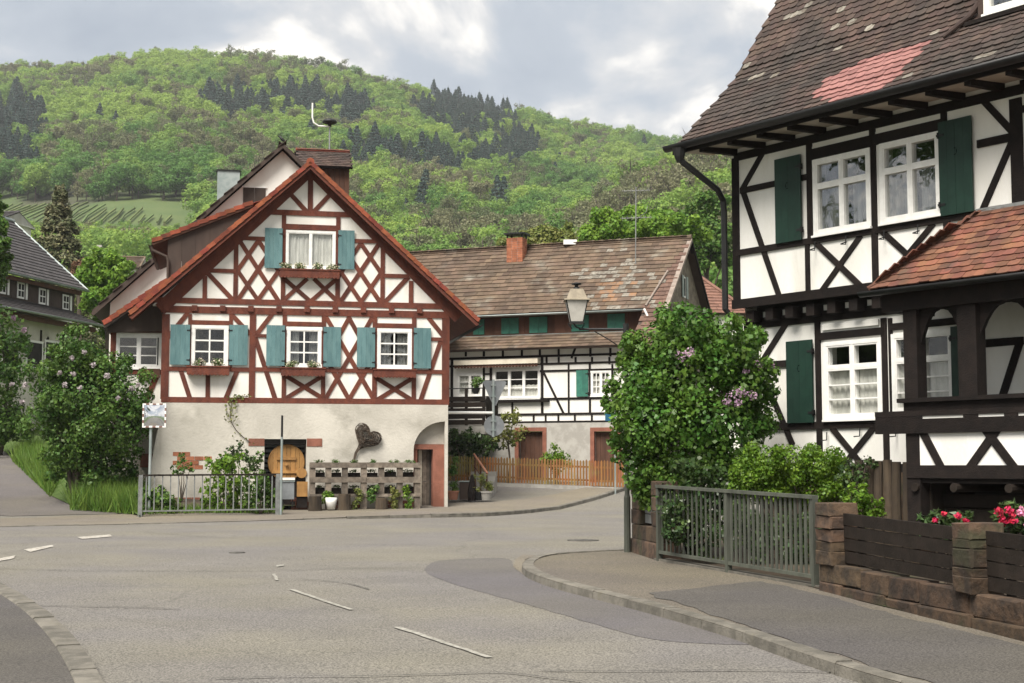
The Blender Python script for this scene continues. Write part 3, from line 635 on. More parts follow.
def shutter(F, parent, r, mat, n=.03, moon=False, tilt=0., side=1):
    u0, v0, u1, v1 = r; mb = MB(); k = 4; w = (u1-u0)/k
    for i in range(k): mb.fbox(F, u0+w*i+(.003 if i else 0), u0+w*(i+1), v0, v1, n, n+.032+.0015*(i % 2))
    for q in (.16, .84): v = lerp(v0, v1, q); mb.fbox(F, u0+.02, u1-.02, v-.045, v+.045, n-.02, n-.001)
    s = mb.obj('shutter', MT[mat], parent)
    h = MB()
    ue = u1 if side > 0 else u0
    for q in (.12, .86):
        v = lerp(v0, v1, q); h.fbox(F, ue-.10 if side > 0 else ue-.03, ue+.03 if side > 0 else ue+.10, v-.018, v+.018, n+.034, n+.042); h.fbox(F, ue-.012, ue+.012, v-.045, v+.045, n-.02, n+.048)
    h.obj('hinge', MT['metal'], s)
    if moon:                                                      # black plate painting in the dark of a crescent cut-out
        cu, cv = lerp(u0, u1, .5), lerp(v0, v1, .66); P = []; R_ = .055
        for i in range(13): a = radians(60+240*i/12); P.append((cu-R_*cos(a)*.7*(1 if moon > 0 else -1)*-1, cv+R_*sin(a)))
        for i in range(13): a = radians(300-240*i/12); P.append((cu+(R_*.62*cos(a)*.55-.018)*(1 if moon > 0 else -1), cv+R_*.8*sin(a)))
        m = MB(); m.prism(F, P if moon < 0 else P[::-1], n+.0345, n+.037); m.obj('crescent_dark_plate', MT['void'], s)
    return s
MT['void'] = M('painted_void_black', (.001, .001, .001), rough=1, spec=0)
BN_ = [0]
def timbers(F, parent, mat, L, n0=-.03, n1=.022, scale=1.):
    """each entry: name, x0, y0, x1, y1, width in picture pixels; measured on the wall plane F"""
    for e in L:
        nm, x0, y0, x1, y1, w = e; a = F.px(x0, y0); b = F.px(x1, y1); m = F.m((x0+x1)/2, (y0+y1)/2)
        if nm == 'post': u = (a[0]+b[0])/2; a = (u, a[1]); b = (u, b[1])
        elif nm == 'rail': v = (a[1]+b[1])/2; a = (a[0], v); b = (b[0], v)
        if nm == 'brace':
            d_ = Vector((b[0]-a[0], b[1]-a[1])).normalized()*.055; a = (a[0]-d_.x, a[1]-d_.y); b = (b[0]+d_.x, b[1]+d_.y)
        BN_[0] += 1; mb = MB(); j = n1+{'post': .006, 'rail': .010, 'brace': 0.}[nm]+(BN_[0] % 7)*.0008
        ww = w*m*scale; mb.beam(F, a, b, ww*random.uniform(.96, 1.04), n0, j, 0, ww*random.uniform(.96, 1.04)); mb.obj(nm, MT[mat], parent)
TILE_V = []; 
def tile_base(w, l, t, tail=True, rd=.16):
    """one clay tile: x across, y up the slope from its lower edge, z off the roof; the lower end rests on the course below"""
    lo = t*1.9; pts = []
    if tail:
        for i in range(7): a = pi*i/6; pts.append((-w/2*cos(a), l*rd*(1-sin(a))))
    else: pts = [(-w/2, 0), (w/2, 0)]
    pts = pts+[(w/2, l), (-w/2, l)]; k = len(pts)
    zt = lambda y: lerp(lo, t*.25, min(1, y/l))
    vs = [(x, y, zt(y)) for x, y in pts]+[(x, y, zt(y)-t) for x, y in pts]
    fs = [tuple(range(k))]+[(i+k, (i+1) % k+k, (i+1) % k, i) for i in range(k)]
    return np.array(vs), fs
def place_tiles(name, base, Ms, mat, parent, mi=None):
    bv, bf = base; nb = len(bv); V = []; Fc = []
    for i, m in enumerate(Ms):
        V.append(bv@m[:3, :3].T+m[:3, 3]); Fc += [tuple(k+i*nb for k in f) for f in bf]
    o = mesh_obj(name, np.vstack(V), Fc, mat, parent, False, None if mi is None else [q for q in mi for _ in bf]); o['kind'] = 'stuff'; return o
def mat4(P, X, Y, N):
    m = np.eye(4); m[:3, 0] = X; m[:3, 1] = Y; m[:3, 2] = N; m[:3, 3] = P; return m
def tile_slope(P0, U, S, width, length, w, e, jit=.006, keep=None):
    """transforms of tiles on a flat slope: P0 lower left corner, U along the eave, S up the slope"""
    U = Vector(U).normalized(); S = Vector(S).normalized(); N = U.cross(S); out = []
    nr = int(length/e); nc = int(round(width/w))
    for r in range(nr+1):
        o = (.5 if r % 2 else 0)*w
        for c in range(nc+1):
            x = (c+.5)*w-o
            if x < .2*w or x > width-.2*w: continue
            y = r*e
            if keep and not keep(x, y): continue
            rz = random.gauss(0, .012); X = U+S*rz; Y = S-U*rz
            out.append(mat4(Vector(P0)+U*(x+random.gauss(0, jit*.5))+S*(y+random.gauss(0, jit))+N*random.uniform(0, .006), X, Y, N))
    return out
def slab(parent, P, t, mat, name='roof_deck', down=None):
    """thin roof deck under the tiles: quad P (4 points), thickness t along its own normal"""
    P = [Vector(p) for p in P]; n = (P[1]-P[0]).cross(P[3]-P[0]).normalized()
    if n.z < 0: n = -n
    mb = MB(); lo = [p-n*t for p in P]; mb.hexa(lo+P); return mb.obj(name, mat, parent)
def gutter(parent, a, b, r, mat, name='gutter'):
    a, b = Vector(a), Vector(b); d = (b-a).normalized(); s = d.cross(Z).normalized(); vs = []; k = 9; mb = MB()
    for p in (a, b):
        for i in range(k): t = pi*i/(k-1); vs.append(p+s*(r*cos(t))-Z*(r*sin(t)))
        for i in range(k): t = pi-pi*i/(k-1); vs.append(p+s*(r*.88*cos(t))-Z*(r*.88*sin(t)))
    n = 2*k; fs = [(i, (i+1) % n, (i+1) % n+n, i+n) for i in range(n)]+[tuple(range(n))[::-1], tuple(range(n, 2*n))]
    mb.add(vs, fs); return mb.obj(name, mat, parent, True)
def leaves(name, P, Nn, size, mat, parent=None, aspect=.62, jit=.55, fold=.16, kind=None):
    return fast_mesh(name, leaf_quads(P, Nn, size, aspect, jit, fold), 4, mat, parent, kind=kind)
MT['flower_leaf'] = leafmat('box_plant_leaves', (.06, .10, .025), (.11, .15, .05), .35, .03, .25)
MT['blossom_w'] = leafmat('pale_box_blossom', (.55, .48, .40), (.62, .58, .40), .25, .04, .3)
# ================================================================ RED TIMBERED HOUSE
LF = Frame((-10.83, 44, 0), (8.77, 1.8))
def red_house():
    F = LF; H = thing('half_timbered_house', 'white half-timbered house with oxblood red timbers and teal shutters by the road', 'house', F.at(4.45, g(-6.5, 45), 0))
    p = F.px; uL, uR = 0.0, 8.95; zb = 3.56; zt = 6.58
    rect = lambda x0, y0, x1, y1: F.rect(x0, y0, x1, y1)
    W1, W2, W3 = rect(191.5, 325, 227.5, 367), rect(286.7, 327, 321.4, 367.5), rect(377, 328.8, 411.4, 369)
    W4 = rect(286.3, 230.5, 334.8, 269)
    # upper walls: storey and gable, with openings
    m = MB(); m.plate(F, [(uL, zb), (uR, zb), (uR, zt), (uL, zt)], [rectloop(w) for w in (W1, W2, W3)], -.35, 0); m.obj('storey_wall', MT['plaster'], H)
    ap = 10.95; m = MB(); m.plate(F, [(uL-.35, zt+.002), (uR+.35, zt+.002), (4.44, ap)], [rectloop(W4)], -.35, .004); m.obj('gable_wall', MT['plaster'], H)
    side = MB(); side.fbox(F, uR-.3, uR-.001, .0, zt+.05, -8.3, -.351); side.fbox(F, uL+.001, uL+.3, .0, zt+.05, -8.3, -.351); side.fbox(F, uL+.3, uR-.3, 0, zt, -8.3, -8.0); side.obj('side_wall', MT['plaster'], H)
    # cellar wall with the barrel opening and the arched door niche
    c0, c1 = p(264.5, 439), p(306.5, 439); d0, d1 = p(413.5, 450), p(444.8, 450); ground = .05
    arch = [(d0[0], ground), (d1[0], ground)]; topv = p(445, 421.5)[1]; rr = d1[0]-d0[0]; vb = p(414, 450)[1]
    for i in range(11): a = pi/2*i/10; arch.append((d1[0]-rr*sin(a), vb+(topv-vb)*cos(a)))
    outer = [(uL, -.3), (c0[0], -.3), (c0[0], c0[1]), (c1[0], c0[1]), (c1[0], -.3), (d0[0], -.3)]+[(d0[0], vb)]+[q for q in reversed(arch[2:-1])]+[(d1[0], -.3), (uR, -.3), (uR, zb+.02), (uL, zb+.02)]
    m = MB(); m.plate(F, outer, [], -.38, .03); m.obj('cellar_wall', MT['base'], H)
    # niche back: lintel, jambs, plaster above, door
    nb = MB(); nb.fbox(F, d0[0], d1[0], p(430, 444)[1], topv+.02, -.42, -.30); nb.obj('niche_wall', MT['base'], H)
    lv = p(430, 449.3)[1]; lt = p(430, 444.2)[1]
    l = MB(); l.fbox(F, d0[0]-.08, d1[0]+.02, lv, lt, -.36, -.16); l.obj('door_lintel', MT['stone_r'], H)
    l = MB(); l.fbox(F, d0[0]-.02, p(418, 480)[0], -.3, lv, -.36, -.18); l.obj('door_jamb', MT['stone_r'], H)
    ju = p(433.5, 480)[0]
    for k, (va, vb_) in enumerate(((-.3, .28), (.285, 1.02), (1.025, lv))): l = MB(); l.fbox(F, ju, d1[0]+.01-.004*k, va, vb_, -.52+.003*k, -.12-.01*(k == 0)); l.obj('door_jamb', MT['stone_r'], H)
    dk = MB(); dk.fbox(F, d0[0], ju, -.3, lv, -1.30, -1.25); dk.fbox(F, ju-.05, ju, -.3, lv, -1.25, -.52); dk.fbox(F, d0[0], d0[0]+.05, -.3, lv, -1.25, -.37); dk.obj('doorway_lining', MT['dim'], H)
    d = MB(); u0, u1 = p(424.5, 480)[0], p(433, 480)[0]
    for k in range(4): d.fbox(F, lerp(u0, u1, k/4)+.004, lerp(u0, u1, (k+1)/4), .12, lv-.02, -.60-.003*(k % 2), -.55-.003*(k % 2))
    d = d.obj('door', MT['oldwood'], H); k = MB(); k.tube([F.at(u0+.05, 1.1, -.55), F.at(u0+.05, 1.1, -.48), F.at(u0+.13, 1.1, -.48)], .012, 6); k.obj('handle', MT['metal'], d)
    pl = MB(); pl.fbox(F, p(420.5, 480)[0], p(424, 480)[0], .1, lv-.02, -.62, -.5); pl.obj('door_post', MT['cream'], H)
    # cellar opening: dark slatted back, sandstone lintel ends
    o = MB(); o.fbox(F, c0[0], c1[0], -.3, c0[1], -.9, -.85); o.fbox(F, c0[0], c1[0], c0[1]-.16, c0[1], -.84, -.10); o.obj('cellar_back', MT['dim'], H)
    for k in range(9): s = MB(); v = .95+k*.155; s.fbox(F, c0[0]+.01, c1[0]-.01, v, v+.085, -.62, -.58); s.obj('cellar_slat', MT['grey'], H)
    for q in ((248.5, 438.5, 264.3, 446), (306.8, 438.5, 322, 446.5)):
        r = rect(*q); s = MB(); s.fbox(F, r[0], r[2], r[1], r[3], -.1, .045); s.obj('lintel_stone', MT['stone_r'], H)
    # exposed bricks
    for x0, y0, rows, cols in ((173, 451.5, 4, [2, 4, 3, 3]), (174, 497, 4, [3, 3, 3, 3]), (291, 497, 4, [2, 3, 3, 3]), (331, 500, 3, [2, 3, 3]), (383, 500, 3, [3, 3, 2]), (408, 500, 3, [1, 1, 1])):
        u, v = p(x0, y0)
        for r_ in range(rows):
            for c in range(cols[r_ % len(cols)]):
                b = MB(); ub = u+c*.265+(.13 if r_ % 2 else 0); vb2 = v-(r_+1)*.135; b.fbox(F, ub, ub+.25, vb2, vb2+.12, .0, .043+random.uniform(-.005, .006)); b.obj('brick', MT['brick'] if y0 < 480 else MT['stone_r'], H)
    # timbers -------------------------------------------------------------
    T = [('post', 165.2, 314, 165.2, 399, 7.6), ('post', 445.6, 318, 445.6, 402, 7.6), ('rail', 161, 399.4, 449, 402.4, 5.6), ('rail', 161, 310.5, 449, 313.8, 6.8), ('post', 252.3, 314, 252.3, 399, 6.2),
      ('post', 189.6, 314, 189.6, 371, 3.6), ('post', 230.6, 314, 230.6, 371, 3.6), ('post', 284.2, 315, 284.2, 400, 4.2), ('post', 323.4, 315, 323.4, 400, 4.2), ('post', 374.6, 317, 374.6, 401, 4.6), ('post', 413.9, 318, 413.9, 401, 4.4),
      ('rail', 190, 322.6, 231, 323, 4.6), ('rail', 285, 324, 323, 324.3, 4.6), ('rail', 375, 325.6, 414, 326, 4.6), ('rail', 166, 369, 252, 369.5, 4.2), ('rail', 252, 369.6, 375, 370.8, 4.2), ('rail', 375, 371, 446, 372.3, 4.2),
      ('rail', 255, 336, 284, 336, 3.4), ('rail', 414, 339, 443, 339.3, 3.6), ('brace', 169, 336, 187, 314, 4.6), ('brace', 181, 371, 189.6, 397.5, 4.6), ('post', 207.8, 373, 207.8, 398, 4.4), ('brace', 237, 371, 226, 398, 4.6),
      ('brace', 232, 315, 249, 333, 4.4), ('brace', 255, 337, 274.8, 398, 4.8), ('brace', 271.5, 315, 254.5, 337, 4.6), ('brace', 287, 397.5, 322, 376.5, 4.4), ('brace', 287, 376.5, 321.5, 397.5, 4.4), ('brace', 377, 400, 412, 378.5, 4.4), ('brace', 377, 378.5, 412, 400, 4.4),
      ('brace', 349, 318, 324, 363, 4.4), ('brace', 349, 318, 374, 363, 4.4), ('brace', 326, 317, 374, 399.6, 4.4), ('brace', 372.5, 317, 325, 399.6, 4.4), ('brace', 349, 399.5, 325, 357, 4.4), ('brace', 349, 399.5, 374, 357, 4.4),
      ('brace', 429.5, 319, 444, 337, 4.4), ('brace', 441, 340, 420.5, 400.5, 4.6)]
    timbers(F, H, 'red', T)
    G = [('rail', 150, 301.6, 462, 305.2, 5.6), ('rail', 262, 212.8, 358, 214.2, 5.2), ('post', 310.4, 172, 310.4, 212, 5.2), ('brace', 288.5, 192, 306.5, 211.5, 4.6), ('brace', 331.5, 193, 314, 211.5, 4.6), ('post', 283.4, 213, 283.4, 302, 4.3), ('post', 337.9, 214, 337.9, 303, 4.5),
      ('rail', 283, 227.3, 338, 227.8, 5.6), ('rail', 237, 238.6, 283, 238.9, 4.0), ('rail', 338, 241, 384, 241.3, 4.0), ('post', 235.8, 240, 235.8, 300, 4.5), ('post', 382.6, 244, 382.6, 303, 4.5), ('rail', 210, 270.8, 236, 271, 4.0), ('rail', 383, 276, 409, 276.2, 4.0),
      ('post', 204.8, 276, 204.8, 300, 4.4), ('post', 411, 281, 411, 303, 4.4), ('brace', 208.5, 274, 232.5, 299.5, 4.6), ('brace', 407.5, 278, 385, 302, 4.6),
      # diamond lattices beside the gable window
      ('brace', 239.5, 240.5, 277.5, 299.5, 4.4), ('brace', 258, 240, 283, 278, 4.2), ('brace', 237.5, 270.5, 257.5, 299.5, 4.2), ('brace', 258.5, 240.5, 237.5, 270.5, 4.2), ('brace', 277, 241, 238.5, 299, 4.4), ('brace', 282, 266, 258, 300, 4.2),
      ('brace', 379.5, 243, 341, 301, 4.4), ('brace', 361, 243, 339.5, 275, 4.2), ('brace', 381, 273, 361, 302, 4.2), ('brace', 360.5, 243, 381, 273, 4.2), ('brace', 341, 244, 380, 302, 4.4), ('brace', 339.5, 270, 361, 302, 4.2),
      ('brace', 285.5, 298.5, 306, 280, 4.2), ('brace', 285.5, 280, 310, 301, 4.2), ('brace', 311, 301, 335.5, 280, 4.2), ('brace', 315, 280, 336, 300, 4.2)]
    timbers(F, H, 'red', G, -.03, .027)
    # rafters on the gable face, the tie with its joist ends, barge boards
    a = p(310.7, 169); bl = p(160, 309.5); br = p(459, 318)
    for b in (bl, br):
        m = MB(); m.beam(F, b, a, .40, -.03, .045 if b is bl else .046); m.obj('rafter', MT['red'], H)
    for k in range(10):
        x = 194.6+28.1*(k-1) if k else 166.5; u, v = p(x, 308.3+.0107*(x-190)); m = MB(); m.fbox(F, u-.085, u+.085, v-.09, v+.09, -.02, .10); m.obj('joist_end', MT['red'], H)
    m = MB(); m.fbox(F, 0, uR, p(300, 308.2)[1]-.035, p(300, 308.2)[1]+.035, -.02, .012); m.obj('plaster_strip', MT['plaster'], H)
    # windows, shutters, boxes
    window(F, H, W1, 2, 3, .10, False, curtain=None, mu=.045); window(F, H, W2, 2, 3, .10, False, curtain=('cloth2', .98, .35), mu=.045); window(F, H, W3, 2, 3, .10, False, curtain=('cloth2', .98, .2), mu=.045)
    window(F, H, W4, 2, 1, .06, 2, curtain=('cloth', 1.0, 0.), mu=.03)
    for q, sd in (((170.7, 324.6, 189.6, 365), 1), ((229.4, 325, 247.3, 365.5), -1), ((266.6, 325.3, 284.5, 366), 1), ((323.4, 327, 340.5, 367), -1), ((357, 327.5, 374.6, 367.4), 1), ((413.6, 328, 430.5, 368.6), -1), ((265, 228.2, 282, 268.6), 1), ((338.2, 230.5, 354, 269.8), -1)):
        shutter(F, H, rect(*q), 'teal', .055, side=sd)
    k = 0
    for q, fl in (((187, 366.5, 229.4, 375), 1), ((280.8, 368, 324.6, 376), 1), ((373.2, 369.6, 415, 377.5), 0), ((279.3, 269.8, 338.8, 279), 2)):
        u0, v0, u1, v1 = rect(*q); m = MB(); m.fbox(F, u0, u1, v0, v1, .04, .30); m.fbox(F, u0-.02, u1+.02, v1-.03, v1+.012, .03, .32)
        n = int((u1-u0)/.11)
        for i in range(n):                                         # scalloped lower edge
            uu = lerp(u0, u1, i/n); w = (u1-u0)/n; m.prism(F, [(uu+w*.5+w*.48*cos(t), v0+.012-.05*max(0, sin(t))) for t in [pi*j/6 for j in range(7)]][::-1], .285, .303)
        b = m.obj('flower_box', MT['red'], H)
        if fl:
            spots = [.25, .72] if fl == 1 else [.12, .38, .62, .88]
            for s in spots:
                c = F.at(lerp(u0, u1, s), v1+.08, .17); lob = [((c.x+random.uniform(-.12, .12), c.y+random.uniform(-.05, .05), c.z+random.uniform(-.03, .08)), (.15, .1, .11)) for _ in range(5)]
                P, Nn = crown_pts(260, lob, .8); leaves('box_plant', P, Nn, .055, MT['flower_leaf'], b); P, Nn = crown_pts(90, lob, .25); leaves('blossom', P, Nn, .045, MT['blossom_w'], b, 1.0)
    # roof ---------------------------------------------------------------
    A0 = 4.43; za = 11.22; hw = 5.44; ze = 6.28; sl = Vector((hw, za-ze)); ln = sl.length; ang = atan2(za-ze, hw)
    f0, f1 = .52, -7.6
    for sgn in (-1, 1):
        e0 = F.at(A0+sgn*hw, ze, f0); e1 = F.at(A0+sgn*hw, ze, f1); r0 = F.at(A0, za, f0); r1 = F.at(A0, za, f1); S = (r0-e0).normalized(); dn = Z*-.14
        slab(H, [e0+dn, e1+dn, r1+dn, r0+dn] if sgn < 0 else [e1+dn, e0+dn, r0+dn, r1+dn], .05, MT['red'], 'roof_boards')
        Uv = (e0-e1).normalized() if sgn > 0 else (e1-e0).normalized(); P0 = e1 if sgn > 0 else e0
        N = Uv.cross(S)
        if N.z < 0: Uv = -Uv; P0 = e0 if sgn > 0 else e1
        Ms = tile_slope(P0+dn*.75, Uv, S, (e0-e1).length, ln-.1, .30, .33); place_tiles('roof_tiles', tile_base(.295, .40, .022, False), Ms, MT['tile_o'], H)
        nt = 26
        for i in range(nt):                                        # verge tiles, one by one
            m = MB(); q0 = (A0+sgn*hw*(1-i/nt), lerp(ze, za, i/nt)); q1 = (A0+sgn*hw*(1-(i+1.12)/nt), lerp(ze, za, (i+1.12)/nt)); lift = .028
            m.beam(F, (q0[0], q0[1]+lift-.05), (q1[0], q1[1]-.05), .13, f0-.30, f0+.035); m.obj('verge_tile', MT['tile_o'], H)
        m = MB(); m.beam(F, (A0+sgn*(hw-.05), ze-.17), (A0+sgn*.02, za-.20), .10, f0-.05, f0+.0); m.obj('barge_board', MT['red'], H)
        for k in range(0):                                         # purlin ends carrying the overhang
            t = (.10, .52, .93)[k]; m = MB(); uu = A0+sgn*hw*(1-t); vv = lerp(ze, za, t)-.47; m.fbox(F, uu-.09, uu+.09, vv-.10, vv+.10, -.02, f0-.06); m.obj('purlin', MT['red'], H)
    for i in range(20):
        m = MB(); n_ = f0-.41*i; a_ = F.at(A0, za-.03+.012, n_+.03); b_ = F.at(A0, za-.045, n_-.43); m.tube([a_, b_], [.13, .115], 8); m.obj('ridge_tile', MT['tile_o'], H)
    # dark lean-to under the right eave, gutter on the right
    gutter(H, F.at(A0+hw+.07, ze-.14, f0-.1), F.at(A0+hw+.07, ze-.16, f1), .075, MT['metal'])
    # left wing: recessed bay with its window, its strip of roof
    E_ = F.off(-.8); wr = E_.rect(116, 333.5, 161.5, 368.5)
    m = MB(); ul = wr[0]-.32
    m.plate(E_, [(ul+.16, zb-.1), (.02, zb-.1), (.02, zt-.5), (ul+.16, zt-.85)], [rectloop(wr)], -.25, 0); m.obj('wing_wall', MT['plaster'], H)
    m = MB(); m.fbox(F, ul+.17, ul+.3, zb-.1, zt-.85, -7.5, -1.06); m.obj('wing_side_wall', MT['plaster'], H)
    timbers(E_, H, 'red', [('post', 112.8, 327, 112.8, 408, 5.5), ('rail', 110, 329.5, 162, 330, 5.5), ('rail', 110, 406, 163, 407, 6), ('brace', 158.5, 372, 144, 405, 5.5), ('rail', 112, 371.5, 163, 372, 5.)])
    window(E_, H, wr, 2, 3, .10, 2, mu=.035)
    m = MB(); r = E_.rect(139, 368.8, 160, 378); m.fbox(E_, r[0], r[2], r[1], r[3], .0, .16); m.obj('sill_board', MT['redbrown'], H)
    v0 = 6.02; wk = F.px(166.5, 280, -.24); wk = (wk[1]-v0)/(wk[0]+1.83); zz = lambda u: v0+(u+1.83)*wk
    e0, e1 = F.at(-1.83, v0, -.15), F.at(-1.83, v0, -7.6); t0, t1 = F.at(0.1, zz(.1), -.15), F.at(.1, zz(.1), -7.6)
    slab(H, [e0-Z*.1, e1-Z*.1, t1-Z*.1, t0-Z*.1], .08, MT['brownboard'], 'wing_roof_boards'); S = (t0-e0).normalized(); Uv = (e1-e0).normalized()
    if Uv.cross(S).z < 0: P0 = e1; Uv = -Uv
    else: P0 = e0
    place_tiles('wing_roof_tiles', tile_base(.295, .40, .022, False), tile_slope(P0-Z*.08, Uv, S, 7.4, (t0-e0).length, .30, .33), MT['tile_o'], H)
    for i in range(9):
        q0 = (-1.83+i*.21, zz(-1.83+i*.21)); q1 = (-1.83+(i+1.12)*.21, zz(-1.83+(i+1.12)*.21)); m = MB(); m.beam(F, (q0[0], q0[1]-.01), (q1[0], q1[1]-.045), .15, -.36, -.12); m.obj('verge_tile', MT['tile_o'], H)
    m = MB(); m.prism(F, [(-1.72, v0-.27), (-.02, v0-.20), (-.02, zz(-.02)-.22), (-1.72, v0-.17)], -.60, -.48); m.obj('wing_cladding', MT['brownboard'], H)
    m = MB(); m.fbox(F, ul, .0, zb-.35, zb-.1, -7.5, -.81); m.obj('wing_floor', MT['redbrown'], H)
    m = MB(); m.fbox(F, ul, -.001, -.2, zb-.35, -3.2, -3.0); m.obj('porch_back_wall', MT['base'], H)
    m = MB()                                                       # curved render pier under the wing
    for k in range(8):
        t0_, t1_ = k/8, (k+1)/8; f = lambda t: -.36+.30*t**2.2; m.hexa([F.at(a_, b_, n_) for n_ in (-1.2, .0) for a_, b_ in ((f(t0_), lerp(.0, 2.95, t0_)), (-.001, lerp(.0, 2.95, t0_)), (-.001, lerp(.0, 2.95, t1_)), (f(t1_), lerp(.0, 2.95, t1_)))])
    m.obj('porch_pier', MT['base'], H)
    l = MB(); l.fbox(F, -.75, -.37, 1.55, 2.0, -2.98, -2.6); l.obj('porch_lintel', MT['stone_r'], H)
    # shed dormer on the left slope, brown cheek towards the street
    D = F.off(-.35); a_, b_ = D.px(167.5, 250), D.px(250, 206.5); ed = D.px(152, 241.5); top = D.px(252, 203)
    zr = lambda u: za+(u-A0)*(za-ze)/hw-.1
    ur = top[0]; m = MB(); k0 = a_[0]; tv = lambda u: lerp(ed[1], top[1], (u-ed[0])/(top[0]-ed[0]))
    n = 6
    for k in range(n):                                             # cladding boards of the cheek
        ua, ub = lerp(k0, ur, k/n)+.006, lerp(k0, ur, (k+1)/n); q = MB(); q.prism(D, [(ua, zr(ua)-.02), (ub, zr(ub)-.02), (ub, max(zr(ub), tv(ub)-.14)), (ua, tv(ua)-.14)], -.05, .0+.002*(k % 2)); q.obj('cheek_board', MT['brownboard'], H)
    q = MB(); q.fbox(D, k0+.01, k0+.08, zr(k0)-.3, tv(k0)-.15, -5.5, -.055); q.obj('dormer_wall', MT['brownboard'], H)
    e0, e1 = D.at(ed[0], ed[1], .12), D.at(ed[0], ed[1], -5.6); t0, t1 = D.at(ur, top[1], .12), D.at(ur, top[1], -5.6); slab(H, [e0-Z*.07, e1-Z*.07, t1-Z*.07, t0-Z*.07], .07, MT['redbrown'], 'dormer_roof_boards')
    S = (t0-e0).normalized(); Uv = (e1-e0).normalized(); P0 = e0
    if Uv.cross(S).z < 0: Uv = -Uv; P0 = e1
    place_tiles('dormer_roof_tiles', tile_base(.295, .40, .022, False), tile_slope(P0-Z*.05, Uv, S, 5.7, (t0-e0).length, .30, .33), MT['tile_o'], H)
    for i in range(11):
        q0 = (lerp(ed[0], ur, i/11), lerp(ed[1], top[1], i/11)); q1 = (lerp(ed[0], ur, (i+1.1)/11), lerp(ed[1], top[1], (i+1.1)/11)); m = MB(); m.beam(D, (q0[0], q0[1]+.02), (q1[0], q1[1]-.02), .13, -.1, .15); m.obj('verge_tile', MT['tile_o'], H)
    gutter(H, D.at(ed[0]-.05, ed[1]-.08, .12), D.at(ed[0]-.05, ed[1]-.08, -5.6), .07, MT['brownboard'])
    m = MB(); m.tube([D.at(ed[0]-.03, ed[1]-.14, .05), D.at(ed[0]+.02, ed[1]-.28, .06), D.at(k0-.02, ed[1]-.48, .06), D.at(k0+.03, ed[1]-.62, .06), D.at(k0+.03, zr(k0)-.05, .06)], .045, 8); m.obj('downpipe', MT['brownboard'], H)
    return H
RED = red_house()
